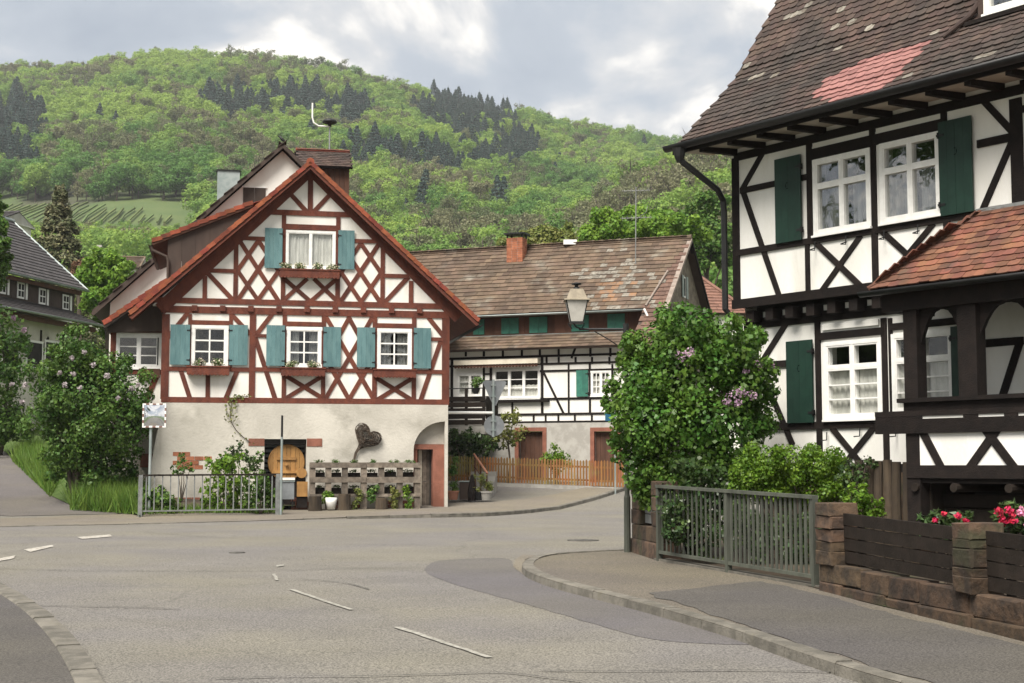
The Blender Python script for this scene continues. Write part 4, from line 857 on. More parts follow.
# white gabled house behind it, with boarded turret
def rear_house():
    F = LF.off(-8.7); H = thing('white_gabled_house', 'plain white gabled house rising behind the red timbered house, brown shutter in its gable', 'house', F.at(3.6, .3, 0)); p = F.px
    a = p(283, 143.5, .4); l = p(92, 311, .4); hw = a[0]-l[0]; dz = a[1]-l[1]
    m = MB(); m.plate(F, [(a[0]-hw+.6, 0), (a[0]+hw-.6, 0), (a[0]+hw-.6, l[1]+.35), (a[0], a[1]-.2), (a[0]-hw+.6, l[1]+.35)], [], -9, 0); m.obj('wall', MT['plaster'], H)
    for s in (-1, 1):
        e0, e1 = F.at(a[0]+s*hw, l[1], .4), F.at(a[0]+s*hw, l[1], -9.3); r0, r1 = F.at(a[0], a[1], .4), F.at(a[0], a[1], -9.3)
        slab(H, [e0, e1, r1, r0] if s < 0 else [e1, e0, r0, r1], .08, MT['brownboard'], 'roof_boards'); S = (r0-e0).normalized(); Uv = (e1-e0).normalized(); P0 = e0
        if Uv.cross(S).z < 0: Uv = -Uv; P0 = e1
        place_tiles('roof_tiles', tile_base(.30, .42, .024, False), tile_slope(P0, Uv, S, 9.7, (r0-e0).length, .31, .34), MT['tile_b'], H)
        m = MB(); m.beam(F, (a[0]+s*hw, l[1]-.13), (a[0]+s*.02, a[1]-.10), .13, .36, .42+.004*s); m.obj('barge_board', MT['brownboard'], H)
    r = F.rect(243, 187.5, 265.5, 205); 
    for k in range(2): m = MB(); m.fbox(F, lerp(r[0], r[2], k/2)+.01, lerp(r[0], r[2], (k+1)/2)-.005, r[1]-.6, r[3], .0, .04); m.obj('shutter', MT['brownboard'], H)
    m = MB(); m.fbox(F, r[0]-.04, r[2]+.04, r[3], r[3]+.05, 0, .06); m.obj('head_board', MT['white'], H)
    B = F.off(-5.); r = B.rect(217.5, 170.5, 239.5, 197); m = MB(); m.fbox(B, r[0], r[2], r[1]-2.5, r[3], -.8, 0); c = m.obj('sheet_metal_chimney', MT['zinc'], H); m = MB(); m.fbox(B, r[0]-.04, r[2]+.04, r[3], r[3]+.05, -.85, .05); m.obj('chimney_cap', MT['metal'], c)
    # turret
    Tn = F.off(-.9); r = Tn.rect(305, 168, 349, 196); m = MB()
    n = 9
    for k in range(n): q = MB(); q.fbox(Tn, lerp(r[0], r[2], k/n)+.008, lerp(r[0], r[2], (k+1)/n), r[1]-1.5, r[3]+.05, -2.2, .004*(k % 2)); q.obj('turret_board', MT['redbrown'], H)
    e = Tn.rect(296.5, 145.5, 352, 169); zt_, zl = e[3], e[1]; e0, e1 = Tn.at(e[0], zl, .3), Tn.at(e[2], zl, .3); t0, t1 = Tn.at(e[0]+.03, zt_+.05, -1.1), Tn.at(e[2]-.0, zt_+.05, -1.1); b0, b1 = Tn.at(e[0], zl, -2.5), Tn.at(e[2], zl, -2.5)
    slab(H, [e0, e1, t1, t0], .08, MT['dark'], 'turret_roof_boards'); slab(H, [t0, t1, b1, b0], .08, MT['dark'], 'turret_roof_boards'); S = (t0-e0).normalized()
    place_tiles('turret_roof_tiles', tile_base(.19, .26, .018, True), tile_slope(e0, (e1-e0), S, (e1-e0).length, (t0-e0).length, .19, .19), MT['tile_b'], H)
    S2 = (t1-b1).normalized(); place_tiles('turret_roof_tiles', tile_base(.19, .26, .018, True), tile_slope(b1, (b0-b1), S2, (e1-e0).length, (t1-b1).length, .19, .19), MT['tile_w'], H)
    m = MB(); m.tube([t0+Z*.02, t1+Z*.02], .09, 8); m.obj('turret_ridge', MT['tile_o'], H)
    # siren on the turret
    Sn = F.off(-2.0); b = Sn.px(329.5, 148); c = Sn.px(329.5, 121.5); zc = c[1]; base = Sn.at(b[0], b[1]-.2); S_ = thing('roof_siren', 'mushroom-shaped warning siren on a bent pipe above the boarded turret', 'siren', base)
    m = MB(); m.tube([base, Sn.at(b[0], zc-.2)], .035, 6); m.obj('pole', MT['grey'], S_)
    k = Sn.px(329, 126.5)[1]; q = Sn.px(312.5, 103)[1]; ul = Sn.px(312.5, 110)[0]; m = MB(); m.tube([Sn.at(b[0], k), Sn.at(ul+.25, k), Sn.at(ul+.06, k+.12), Sn.at(ul, k+.32), Sn.at(ul, q)], .034, 8); m.obj('bent_pipe', MT['white'], S_)
    m = MB(); m.lathe(Sn.at(b[0], zc), [(.06, -.2), (.08, -.12), (.24, -.08), (.30, -.03), (.27, .03), (.17, .09), (.06, .125), (.02, .13)], 20); m.obj('siren_dome', MT['metal'], S_, True)
    # bird on the ridge
    bp_ = F.at(a[0], a[1]+.12, .1); m = MB(); m.tube([bp_+Vector((.15, 0, -.05)), bp_+Vector((.07, 0, .03)), bp_+Vector((0, 0, .09)), bp_+Vector((-.06, 0, .15)), bp_+Vector((-.09, 0, .20)), bp_+Vector((-.13, 0, .215)), bp_+Vector((-.19, 0, .205))], [.012, .035, .06, .055, .036, .034, .006], 8)
    for s in (-1, 1): m.tube([bp_+Vector((0, s*.025, .05)), bp_+Vector((-.01, s*.025, -.06))], .009, 4)
    o = m.obj('bird', MT['metal'], None, True); tag(o, 'small black bird perched on the tip of the white gable', 'bird')
    return H
rear_house()
# ================================================================ LONG HOUSE IN THE BACKGROUND
BF = Frame((2.0, 54.5, 0), (cos(radians(21)), -sin(radians(21))))
def long_house():
    F = BF; p = F.px; H = thing('long_farmhouse', 'long farmhouse with black and white timbering and a weathered brown tiled roof', 'farmhouse', F.at(-1, 1.1, 0))
    uL, uR = -8.6, 4.05; zc = 3.28; zp = 6.12
    rect = lambda *q: F.rect(*q)
    W1, W2, W3 = rect(493.6, 369.5, 540, 398), rect(457.6, 374, 482.5, 396), rect(591, 371.3, 611, 395.5)
    D1, D2 = rect(519, 431.5, 543, 482), rect(594.5, 431.5, 618.5, 482)
    m = MB(); m.plate(F, [(uL, zc), (uR, zc), (uR, zp+.3), (uL, zp+.3)], [rectloop(w) for w in (W1, W2, W3)], -.3, 0); m.obj('storey_wall', MT['plaster2'], H)
    low = lambda r: [(r[0], .2), (r[2], .2), (r[2], r[3]), (r[0], r[3])]
    m = MB(); m.plate(F, [(uL, .2), (D1[0], .2), (D1[0], D1[3]), (D1[2], D1[3]), (D1[2], .2), (D2[0], .2), (D2[0], D2[3]), (D2[2], D2[3]), (D2[2], .2), (uR, .2), (uR, zc), (uL, zc)], [], -.3, .03); m.obj('cellar_wall', MT['concrete'], H)
    for r in (D1, D2):
        d = MB(); n = 5
        for k in range(n): d.fbox(F, lerp(r[0], r[2], k/n)+.006, lerp(r[0], r[2], (k+1)/n), .5, r[3]-.01, -.2, -.15-.004*(k % 2))
        d.obj('cellar_door', MT['redbrown'], H)
        for a, b, c, e in ((r[0]-.16, r[0], .9, r[3]), (r[2], r[2]+.16, .9, r[3]), (r[0]-.16, r[2]+.16, r[3]+.002, r[3]+.15)): s = MB(); s.fbox(F, a, b, c, e, -.1, .055); s.obj('door_surround', MT['stone_r'], H)
    T = [('rail', 449, 356.9, 645, 355.2, 2.2), ('rail', 449, 365.2, 645, 362.6, 2.0), ('rail', 540, 370.4, 645, 369.2, 2.), ('rail', 449, 399.5, 645, 398.2, 2.0), ('rail', 449, 414.6, 645, 413.6, 2.0), ('rail', 449, 422.4, 645, 421.4, 1.8),
      ('post', 542.3, 357, 542.3, 414, 2.6), ('post', 568.8, 364, 568.8, 414, 1.8), ('post', 590, 363, 590, 414, 2.2), ('post', 512.5, 399, 512.5, 414, 2.), ('brace', 543.5, 372, 563.5, 413, 2.2), ('post', 491, 366, 491, 414, 2.6), ('post', 484, 366, 484, 399, 2.2), ('rail', 484, 374, 491, 374, 1.6), ('rail', 484, 381, 491, 381, 1.6),
      ('post', 452, 358, 452, 414, 2.6), ('post', 612.6, 364, 612.6, 414, 2.), ('post', 630, 364, 630, 414, 2.)]
    for x in (466, 484, 503, 522, 540, 558.8, 590.5, 610.5, 630): T.append(('post', x, 348, x, 356.5, 2.2))
    T.append(('brace', 575, 349, 572, 357, 2.2))
    for x in (546.7, 558.8, 575.7, 592.2, 609.5, 626): T.append(('post', x, 357, x, 364, 2.))
    for x in (517.6, 533.8, 545.8, 558.5, 575, 592, 609, 626): T.append(('post', x, 414.5, x, 422, 1.9))
    timbers(F, H, 'dark', T)
    window(F, H, W1, 3, 3, .06, 3, curtain=('cloth', .45, 0), mu=.03, fr=.03); window(F, H, W2, 2, 3, .06, 2, curtain=('cloth', 1., .12), mu=.03); window(F, H, W3, 4, 3, .06, 2, curtain=('cloth', .85, .2), mu=.03)
    m = MB(); m.fbox(F, W1[0]-.5, W1[2]+.4, W1[1]-.16, W1[1]-.06, .0, .16); m.obj('sill_board', MT['dark'], H)
    shutter(F, H, rect(576.7, 370.5, 588.6, 396.5), 'green2', .04)
    # awning with scalloped valance
    a0, a1 = rect(457, 361.3, 540.5, 363.6), None; aw = MB(); aw.fbox(F, a0[0], a0[2], a0[1], a0[3], .0, .34); aw.obj('awning_case', MT['cream'], H)
    v = MB(); n = 26
    for i in range(n):
        ua, ub = lerp(a0[0], a0[2], i/n), lerp(a0[0], a0[2], (i+1)/n); v.prism(F, [((ua+ub)/2+(ub-ua)*.5*cos(t), a0[1]-.06-.07*sin(t)) for t in [pi*j/6 for j in range(7)]][::-1]+[(ua, a0[1]+.01), (ub, a0[1]+.01)][::1], .30, .312)
    v.obj('awning_valance', MT['redbrown'], H)
    # pent roof between the storeys
    U = F.u; e0 = F.at(uL, 6.10, .55); t0 = F.at(uL, 6.72, -.55); w = uR+.1-uL; S = (t0-e0).normalized()
    slab(H, [e0, e0+U*w, t0+U*w, t0], .07, MT['brownboard'], 'pent_roof_boards'); place_tiles('pent_roof_tiles', tile_base(.27, .36, .02, False), tile_slope(e0, U, S, w, (t0-e0).length-.1, .27, .26), MT['tile_w'], H)
    m = MB(); m.fbox(F, uL, uR, 6.66, 6.74, -.62, -.50); m.obj('flashing', MT['zinc'], H)
    # boarded attic wall with small green shutters
    A = F.off(-.6); m = MB(); n = 30
    for k in range(n): q = MB(); q.fbox(A, lerp(uL, uR, k/n)+.006, lerp(uL, uR, (k+1)/n), 6.5, 7.75, -.2, .003*(k % 2)); q.obj('attic_board', MT['redbrown'], H)
    for x0, x1 in ((473.5, 484.5), (501.5, 519), (529.5, 547.5), (571.5, 589), (607.5, 625)):
        r = A.rect(x0, 318.5-(x0-500)*.04, x1, 333.5-(x0-500)*.035); 
        for k in range(2): s = MB(); s.fbox(A, lerp(r[0], r[2], k/2)+.008, lerp(r[0], r[2], (k+1)/2)-.004, r[1], r[3], .0, .045); s.obj('attic_shutter', MT['green2'], H)
    # main roof, catslide at its right end
    zr = 10.74; nr = -4.0; ze = 7.52; ne = -.12; S = (F.at(0, zr, nr)-F.at(0, ze, ne)).normalized(); ln = (F.at(0, zr, nr)-F.at(0, ze, ne)).length
    MT['tile_c'] = M('red_brown_tile', (.130, .078, .058), (.092, .056, .043), scale=1.5, rough=.9, bump=.4, rnd=.26)
    P0 = F.at(uL, ze, ne); slab(H, [P0, P0+U*(uR-uL), P0+U*(uR-uL)+S*ln, P0+S*ln], .10, MT['brownboard'], 'roof_boards')
    Ms = tile_slope(P0, U, S, uR-uL, ln, .285, .285); base = tile_base(.28, .38, .024, False); mi = []
    for q in Ms:
        u, v, _ = proj(q[:3, 3]); k = noise.noise(Vector((q[0, 3]*2.2, q[2, 3]*2.2, 4)))
        mi.append(1 if ((u-612)/22)**2+((v-290)/20)**2 < random.random()**2.2*1.3+.6*k else (2 if ((u-620)/44)**2+((v-287)/34)**2 < random.random()**2.6*1.3+.6*k else (3 if u > 645.5+(307.6-v)*.64 else 0)))
    place_tiles('roof_tiles', base, Ms, [MT['tile_w'], MT['tile_l'], MT['tile_m'], MT['tile_c']], H, mi)
    # right strip of roof runs on lower
    us = A.px(647, 309)[0]; C0 = F.at(us, ze, ne)-S*2.6; slab(H, [C0, C0+U*(uR-us), C0+U*(uR-us)+S*2.6, C0+S*2.6], .10, MT['brownboard'], 'catslide_boards')
    place_tiles('catslide_tiles', base, tile_slope(C0, U, S, uR-us, 2.6, .285, .285), MT['tile_c'], H)
    Nr = U.cross(S); rp = lambda x_, y_: EYE+ray(x_, y_)*((P0-EYE).dot(Nr)/ray(x_, y_).dot(Nr))+Nr*.08; m = MB(); m.tube([rp(646, 307.5), rp(657, 290), rp(668, 272.5)], .045, 6); m.obj('verge_flashing', MT['terra2'], H)
    bk = F.at(uL, ze, 2*nr-ne); Sb = (P0+S*ln-bk).normalized(); slab(H, [bk+U*(uR-uL), bk, bk+Sb*ln, bk+U*(uR-uL)+Sb*ln], .10, MT['brownboard'], 'roof_boards')
    place_tiles('roof_tiles', base, tile_slope(bk+U*(uR-uL), -U, Sb, uR-uL, ln, .285, .285), MT['tile_w'], H)
    m = MB(); n = 34
    for k in range(n): a_ = F.at(lerp(uL, uR, k/n), zr+.03, nr); b_ = F.at(lerp(uL, uR, (k+1.1)/n), zr+.05, nr); m.tube([a_, b_], [.10, .115], 7)
    m.obj('ridge_tiles', MT['tile_w'], H)
    gutter(H, F.at(uL, ze-.02, ne+.09), F.at(us, ze-.02, ne+.09), .075, MT['zinc'])
    m = MB(); q = A.px(644, 310, .9); m.tube([A.at(q[0], q[1]+.05, .9), A.at(q[0]+.12, q[1]-.2, .9), A.at(q[0]+.2, q[1]-.35, .9), A.at(q[0]+.2, q[1]-1.0, .9)], .045, 7); m.obj('downpipe', MT['white'], H)
    # right gable with its white barge board, dark far verge and little window
    G = Frame(F.at(uR-.30, 0, 0), (-F.n.x, -F.n.y)); m = MB(); m.plate(G, [(0, .2), (-2*nr+.3, .2), (-2*nr+.3, ze-.3), (-nr, zr-.15), (0., ze-.3)], [], -.2, 0); m.obj('gable_wall', MT['oldwood'], H)
    for sgn, mt in ((1, 'terra2'), (-1, 'dark')):
        x0 = -nr-sgn*(-nr+.0); m = MB(); m.beam(G, (x0 if sgn > 0 else -2*nr, ze-.1), (-nr, zr-.06), .12, .18, .36+.004*sgn); m.obj('barge_board', MT[mt], H)
    r = (-nr-.30, 8.35, -nr+.30, 9.2); m = MB(); m.fbox(G, r[0]+.1, r[2]-.1, r[1], r[3], -.01, .02); w = m.obj('gable_window', MT['white'], H); m = MB(); m.fbox(G, r[0]+.17, r[2]-.17, r[1]+.07, r[3]-.07, .0, .024); m.obj('pane', MT['dim'], w)
    for a_, b_ in ((r[0]-.18, r[0]+.08), (r[2]-.08, r[2]+.18)): m = MB(); m.fbox(G, a_, b_, r[1]-.02, r[3]+.02, .03, .06); m.obj('gable_shutter', MT['zinc'], H)
    # chimney of brick
    Cf = F.off(-3.1); q = Cf.rect(506.5, 238, 522.5, 270); m = MB(); cd_ = .55; m.fbox(Cf, q[0]+.012, q[2]-.012, q[1]-.9, q[3]-.01, -cd_+.012, -.012); ch = m.obj('chimney', MT['concrete'], H)
    for r_ in range(17):
        v = q[3]-.085*(r_+1)
        for c in range(3):
            for s in (0, 1):
                w_ = (q[2]-q[0])/3; ub = q[0]+c*w_; b = MB(); b.fbox(Cf, ub+.006, ub+w_-.006, v+.005, v+.08, -.12 if s == 0 else -cd_, 0 if s == 0 else -cd_+.12); b.obj('brick', MT['brick'], ch)
        for c in range(2):
            b = MB(); b.fbox(Cf, q[2]-.12, q[2], v+.005, v+.08, -cd_+.13+c*.15, -cd_+.27+c*.15); b.obj('brick', MT['brick'], ch)
    m = MB(); m.fbox(Cf, q[0]-.1, q[2]+.1, q[3]+.14, q[3]+.20, -cd_-.1, .1)
    for du in (.0, q[2]-q[0]-.06):
        for dn in (-.06, -cd_): m.fbox(Cf, q[0]+du, q[0]+du+.06, q[3]-.01, q[3]+.145, dn, dn+.06)
    m.obj('chimney_cap', MT['metal'], ch)
    m = MB(); m.box(F.at(p(570, 241, -4)[0], zr+.12, nr), (.55, .4, .2)); m.obj('roof_vent', MT['white'], H)
    # television aerial
    Af = F.off(-2.6); b = Af.px(635.5, 261); t = Af.px(636, 187); ar = thing('television_aerial', 'thin television aerial mast standing on the brown farmhouse roof', 'aerial', Af.at(b[0], b[1]-.1))
    m = MB(); m.tube([Af.at(b[0], b[1]-.3), Af.at(t[0], t[1])], .022, 6); m.obj('mast', MT['grey'], ar)
    for v, hw in ((t[1]-.15, .55), (t[1]-1.25, .62)):
        m = MB(); m.tube([Af.at(t[0]-hw, v, .1), Af.at(t[0]+hw, v, -.1)], .014, 5)
        for k in range(7): uu = t[0]-hw+.05+k*(2*hw-.1)/6; m.tube([Af.at(uu, v-.0, -.22), Af.at(uu, v, .22)], .009, 4); m.tube([Af.at(uu, v-.1, 0), Af.at(uu, v+.1, 0)], .009, 4)
        m.obj('antenna', MT['grey'], ar)
    m = MB(); m.tube([Af.at(t[0], t[1]-1.3), Af.at(t[0]+.45, t[1]-1.05, .1), Af.at(t[0]+.5, t[1]-.8, .1)], .012, 4); m.obj('bracket', MT['grey'], ar)
    # balcony of dark boards on its left part
    Bf = F.off(1.3); r = Bf.rect(446, 396, 485.5, 424.5); m = MB(); m.fbox(Bf, r[0]-.6, r[2], r[1]-.36, r[1]-.02, -1.3, .0); m.obj('balcony_slab', MT['concrete'], H)
    n = 5; hh = (r[3]-r[1])/n
    for k in range(n): m = MB(); m.fbox(Bf, r[0]-.6, r[2], r[1]+k*hh, r[1]+(k+1)*hh-.035, -.02, .03); m.obj('balcony_board', MT['plank'], H)
    for uu in (r[2]-.1, (r[0]+r[2])/2): m = MB(); m.fbox(Bf, uu-.05, uu+.05, r[1]-.02, r[3]+.3, -.10, -.025); m.obj('balcony_post', MT['plank'], H)
    m = MB(); m.fbox(Bf, r[2]-.03, r[2], r[1], r[3]-.02, -1.3, -.11); m.obj('balcony_board', MT['plank'], H)
    m = MB(); m.tube([Bf.at(r[0]-.6, r[3]+.28, -.05), Bf.at(r[2], r[3]+.28, -.05)], .022, 6); m.obj('balcony_rail', MT['metal'], H)
    c = Bf.at(Bf.px(477, 392)[0], r[3]+.05, .12); pt = thing('balcony_plant', 'green pot plant on the dark boarded balcony', 'plant', c); m = MB(); m.lathe(c, [(.1, 0), (.16, .22), (.14, .22)], 12); m.obj('pot', MT['metal'], pt)
    P, Nn = crown_pts(320, [((c.x+random.uniform(-.22, .22), c.y, c.z+.38+random.uniform(-.1, .15)), (.17, .14, .16)) for _ in range(5)], .9); leaves('foliage', P, Nn, .10, MT['shrub_mid'], pt)
    return H
MT['terra2'] = M('pale_pink_mortar', (.25, .205, .175), (.19, .155, .13), scale=5, rough=.9)
MT['lilac'] = leafmat('lilac_leaves', (.048, .118, .018), (.102, .185, .028), .38, .015, .30, 1.6, .42)
MT['lilac2'] = leafmat('white_lilac_leaves', (.046, .104, .018), (.090, .158, .028), .38, .018, .28, 1.2, .5)
MT['privet'] = leafmat('fresh_yellow_green_leaves', (.085, .165, .016), (.140, .235, .024), .35, .015, .35, 3, .45)
MT['ivy'] = leafmat('dark_glossy_leaves', (.028, .055, .018), (.060, .096, .028), .45, .02, .18, 3, .32)
MT['shrub_mid'] = leafmat('mid_green_leaves', (.055, .120, .020), (.095, .165, .030), .38, .02, .3, 2.5, .5)
MT['bright'] = leafmat('bright_maple_leaves', (.11, .215, .024), (.175, .285, .034), .32, .012, .4, .8, .5)
MT['needle'] = leafmat('spruce_needles', (.078, .090, .040), (.130, .122, .060), .40, .02, .1, 1.2, .6)
MT['copper'] = leafmat('reddish_leaves', (.10, .05, .03), (.16, .09, .05), .3, .02, .3)
MT['grass'] = leafmat('grass_blades', (.080, .155, .022), (.140, .215, .038), .35, .015, .35, 1.5, .5)
MT['purple'] = leafmat('lilac_blossom', (.38, .22, .34), (.52, .38, .46), .25, .02, .3, 9)
MT['whiteb'] = leafmat('white_blossom', (.36, .31, .32), (.48, .42, .43), .2, .02, .3, 9)
MT['crimson'] = leafmat('crimson_blossom', (.50, .015, .06), (.62, .05, .12), .25, .01, .3, 9)
MT['pink'] = leafmat('pink_blossom', (.75, .22, .42), (.80, .35, .50), .2, .01, .3, 9)
MT['yellowish'] = leafmat('yellow_green_leaves', (.12, .15, .03), (.18, .19, .05), .3, .02, .35)
long_house()
# ---------------------------------------------------------------- picket fence before it
def picket_fence():
    F = BF.off(2.6); a, b = F.px(445, 481), F.px(623, 480); o = thing('picket_fence', 'orange and moss-stained wooden picket fence before the long farmhouse', 'fence', F.at((a[0]+b[0])/2, 1.0))
    n = 62
    for i in range(n):
        u = lerp(a[0], b[0], i/(n-1)); w = F.at(u, 0); z0 = g(w.x, w.y)+.14; h = .93+random.uniform(-.02, .02); m = MB(); m.prism(F, [(u-.036, z0), (u+.036, z0), (u+.036, z0+h-.05), (u, z0+h), (u-.036, z0+h-.05)], .0, .022); m.obj('picket', MT['picket'], o)
    for q in (.3, .78):
        m = MB()
        for i in range(8):
            u0, u1 = lerp(a[0], b[0], i/8), lerp(a[0], b[0], (i+1)/8); w0, w1 = F.at(u0, 0), F.at(u1, 0); m.hexa([F.at(u, g(w.x, w.y)+q+d, nn) for nn in (-.05, -.002) for u, w, d in ((u0, w0, 0), (u1, w1, 0), (u1, w1, .07), (u0, w0, .07))])
        m.obj('rail', MT['picket'], o)
    m = MB()
    for i in range(8):
        u0, u1 = lerp(a[0], b[0], i/8), lerp(a[0], b[0], (i+1)/8); w0, w1 = F.at(u0, 0), F.at(u1, 0); m.hexa([F.at(u, g(w.x, w.y)+d, nn) for nn in (-.1, .08) for u, w, d in ((u0, w0, -.2), (u1, w1, -.2), (u1, w1, .12), (u0, w0, .12))])
    m.obj('footing', MT['concrete'], o)
picket_fence()
# ================================================================ BLACK-TIMBERED HOUSE ON THE RIGHT
RA = radians(36.75); RF = Frame((3.84, 24.5, 0), (sin(RA), -cos(RA)))
MT['tile_mi'] = [MT['tile_b'], MT['tile_p'], MT['tile_m']]
def right_house():
    F = RF; p = F.px; H = thing('half_timbered_house', 'white house with near-black timbers, bottle green shutters and steep brown tiled roof', 'house', F.at(4, .2, -1))
    uE = 10.; zf = 4.36; zt = 7.0; W1, W2 = (1.88, 5.35, 3.03, 6.58), (3.24, 5.36, 4.34, 6.60)
    W5 = (6.9, 5.36, 8.0, 6.60)
    m = MB(); m.plate(F, [(0, zf), (uE, zf), (uE, zt+.1), (0, zt+.1)], [rectloop(w) for w in (W1, W2, W5)], -.28, 0); m.obj('storey_wall', MT['plaster2'], H)
    m = MB(); m.fbox(F, .001, .28, zf-.1, zt+.1, -8, -.281); m.fbox(F, .3, .55, 0, zf-.101, -8, -.6); m.obj('side_wall', MT['plaster2'], H)
    m = MB(); m.fbox(F, 0, uE, zf-.1, zf, -8, -.281); m.fbox(F, 0, uE, zt+.1, zt+.15, -8, -.3); m.obj('floors', MT['dark'], H)
    T = [('post', 736.6, 158, 736.6, 300, 9), ('rail', 735, 153.5, 1024, 94, 9), ('brace', 761.5, 156, 744, 187, 6), ('rail', 741, 190.5, 808, 177.5, 6), ('brace', 744, 193, 780, 297, 6.2), ('rail', 737, 256, 1024, 203, 6.5), ('post', 810.5, 140, 810.5, 244, 7.5), ('post', 808.3, 244, 808.3, 294, 5.5),
      ('rail', 812, 154, 873, 141.5, 11), ('rail', 876, 139, 943, 125.5, 11), ('post', 874.6, 128, 874.6, 286, 7.2), ('post', 946.5, 112, 946.5, 280, 7), ('brace', 817.4, 244, 862, 287, 6), ('brace', 859.5, 238, 822, 291, 6), ('brace', 883, 232, 931, 276, 6), ('brace', 932, 226, 887, 280, 6),
      ('post', 1018.5, 98, 1018.5, 260, 14), ('rail', 978, 144.5, 1013, 137, 8), ('brace', 985, 102, 1013, 132, 7), ('brace', 1012, 143, 981, 215, 7), ('rail', 733, 303.5, 1024, 270, 10)]
    timbers(F, H, 'dark', T)
    for u in (6.6, 8.3, 9.9): m = MB(); m.fbox(F, u-.1, u+.1, zf, zt, -.03, .03); m.obj('post', MT['dark'], H)
    for v, w in ((7.0, .16), (5.28, .12), (6.66, .10), (4.41, .17)): m = MB(); m.fbox(F, 5.73, uE, v-w/2, v+w/2, -.03, .034); m.obj('rail', MT['dark'], H)
    m = MB(); m.fbox(F, 1.82, 4.42, 6.79, 6.83, -.02, .012); m.obj('plaster_strip', MT['plaster2'], H)
    for W in (W1, W2, W5): window(F, H, W, 2, 1, .055, 2, transom=.66, curtain=('cloth2', .64, .25), glass='rglass', out=.045)
    shutter(F, H, F.rect(777.5, 160.5, 804.5, 240), 'green', .05, 1); shutter(F, H, F.rect(941, 123.5, 976.5, 211.5), 'green', .05, -1, side=-1)
    # iron box hooks under the sills
    for x, y in ((817, 247), (848, 241), (886, 236), (920, 230)):
        u, v = p(x, y); m = MB(); m.tube([F.at(u, v+.08, .05), F.at(u, v-.06, .06), F.at(u+.02, v-.07, .20), F.at(u+.14, v-.05, .2)], .010, 5); m.obj('box_hook', MT['metal'], H)
    # jetty: joist ends over the lower wall
    Lw = F.off(-.3); zl = 4.02
    for k in range(22):
        u = .32+k*.45; m = MB(); m.fbox(F, u-.085, u+.085, zf-.30, zf-.105, -.5, -.06+.004*(k % 3)); m.obj('joist_end', MT['dark'], H)
    W3, W4 = (1.775, 2.36, 2.925, 3.605), (3.15, 2.42, 4.26, 3.635)
    m = MB(); m.plate(Lw, [(.3, 1.5), (uE, 1.5), (uE, zf-.12), (.3, zf-.12)], [rectloop(w) for w in (W3, W4)], -.28, 0); m.obj('lower_wall', MT['plaster2'], H)
    m = MB(); m.fbox(Lw, .3, uE, -.3, 1.5, -.28, .04); m.obj('plinth', MT['stone'], H)
    T = [('rail', 745, 331, 1024, 287, 11), ('brace', 785, 326, 766, 356, 6), ('rail', 760, 367, 792, 361.5, 6.5), ('post', 819.3, 322, 819.3, 460, 6.5), ('rail', 820, 337, 885, 330.5, 7.5), ('post', 886, 318, 886, 470, 6.5), ('post', 891.7, 318, 891.7, 412, 4.5), ('rail', 890, 328, 960, 320, 7),
      ('rail', 750, 432, 960, 416, 7.5), ('brace', 775, 402, 792, 442, 6), ('brace', 834, 430, 862, 464, 6), ('brace', 874, 428, 845, 464, 6), ('post', 972, 300, 972, 470, 8), ('rail', 985, 344, 1024, 340, 8), ('brace', 1019, 346, 1003, 396, 8), ('rail', 750, 470, 960, 468, 10)]
    timbers(Lw, H, 'dark', T)
    m = MB(); a_, b_ = Lw.px(822, 329), Lw.px(881, 321); m.fbox(Lw, a_[0]+.03, b_[0]-.03, (a_[1]+b_[1])/2-.045, (a_[1]+b_[1])/2+.045, -.02, .034); m.obj('plaster_strip', MT['plaster2'], H)
    window(Lw, H, W3, 2, 3, .055, 2, transom=.68, curtain=('cloth', .66, 0), out=.045); window(Lw, H, W4, 2, 3, .055, 2, transom=.68, curtain=('cloth', .66, 0), out=.045)
    shutter(Lw, H, Lw.rect(789, 342, 816.3, 422.5), 'green', .05, 1); shutter(Lw, H, Lw.rect(953.5, 327, 984, 410), 'green', .05, 0, side=-1)
    for x, y in ((829, 437), (862, 433), (898, 433)):
        u, v = Lw.px(x, y); m = MB(); m.tube([Lw.at(u, v+.08, .05), Lw.at(u, v-.05, .06), Lw.at(u, v-.06, .2)], .010, 5); m.obj('box_hook', MT['metal'], H)
    # ---- main roof with bell-cast eave ------------------------------------------------
    PR = [(0, 0), (.35, .30), (.69, .65), (1.1, 1.02), (1.58, 1.50), (2.25, 2.49), (2.76, 3.22), (3.6, 4.45), (5.2, 6.8)]
    n0, z0 = .90, 7.10; uV = -.56; ue = 8.2
    sp = [0.]
    for a, b in zip(PR, PR[1:]): sp.append(sp[-1]+sqrt((b[0]-a[0])**2+(b[1]-a[1])**2))
    kd = list(zip(sp, [q[0] for q in PR])); kz = list(zip(sp, [q[1] for q in PR]))
    def surf(u, s):
        d, z = interp(s, kd), interp(s, kz); e = .12; d2, z2 = interp(s+e, kd)-interp(max(0, s-e), kd), interp(s+e, kz)-interp(max(0, s-e), kz); l = sqrt(d2*d2+z2*z2)
        S = (F.n*-d2+Z*z2)/l; return F.at(u, z0+z, n0-d), S, F.u.cross(S)
    dk = MB(); ns = 40
    for i in range(ns):
        s0, s1 = sp[-1]*i/ns, sp[-1]*(i+1)/ns; a, _, na = surf(uV+.02, s0); b, _, nb2 = surf(ue, s0); c, _, _ = surf(ue, s1); d, _, _ = surf(uV+.02, s1); dk.hexa([x-na*.09 for x in (a, b, c, d)]+[x-na*.03 for x in (a, b, c, d)])
    dk.obj('roof_boards', MT['dark'], H)
    wv, ev = .175, .158; base = tile_base(wv*.985, ev*1.75, .020, True)
    # gap for the dormer front
    Dm = (4.75, 2.25)
    tl = []; nr = int((sp[-1]-.1)/ev)
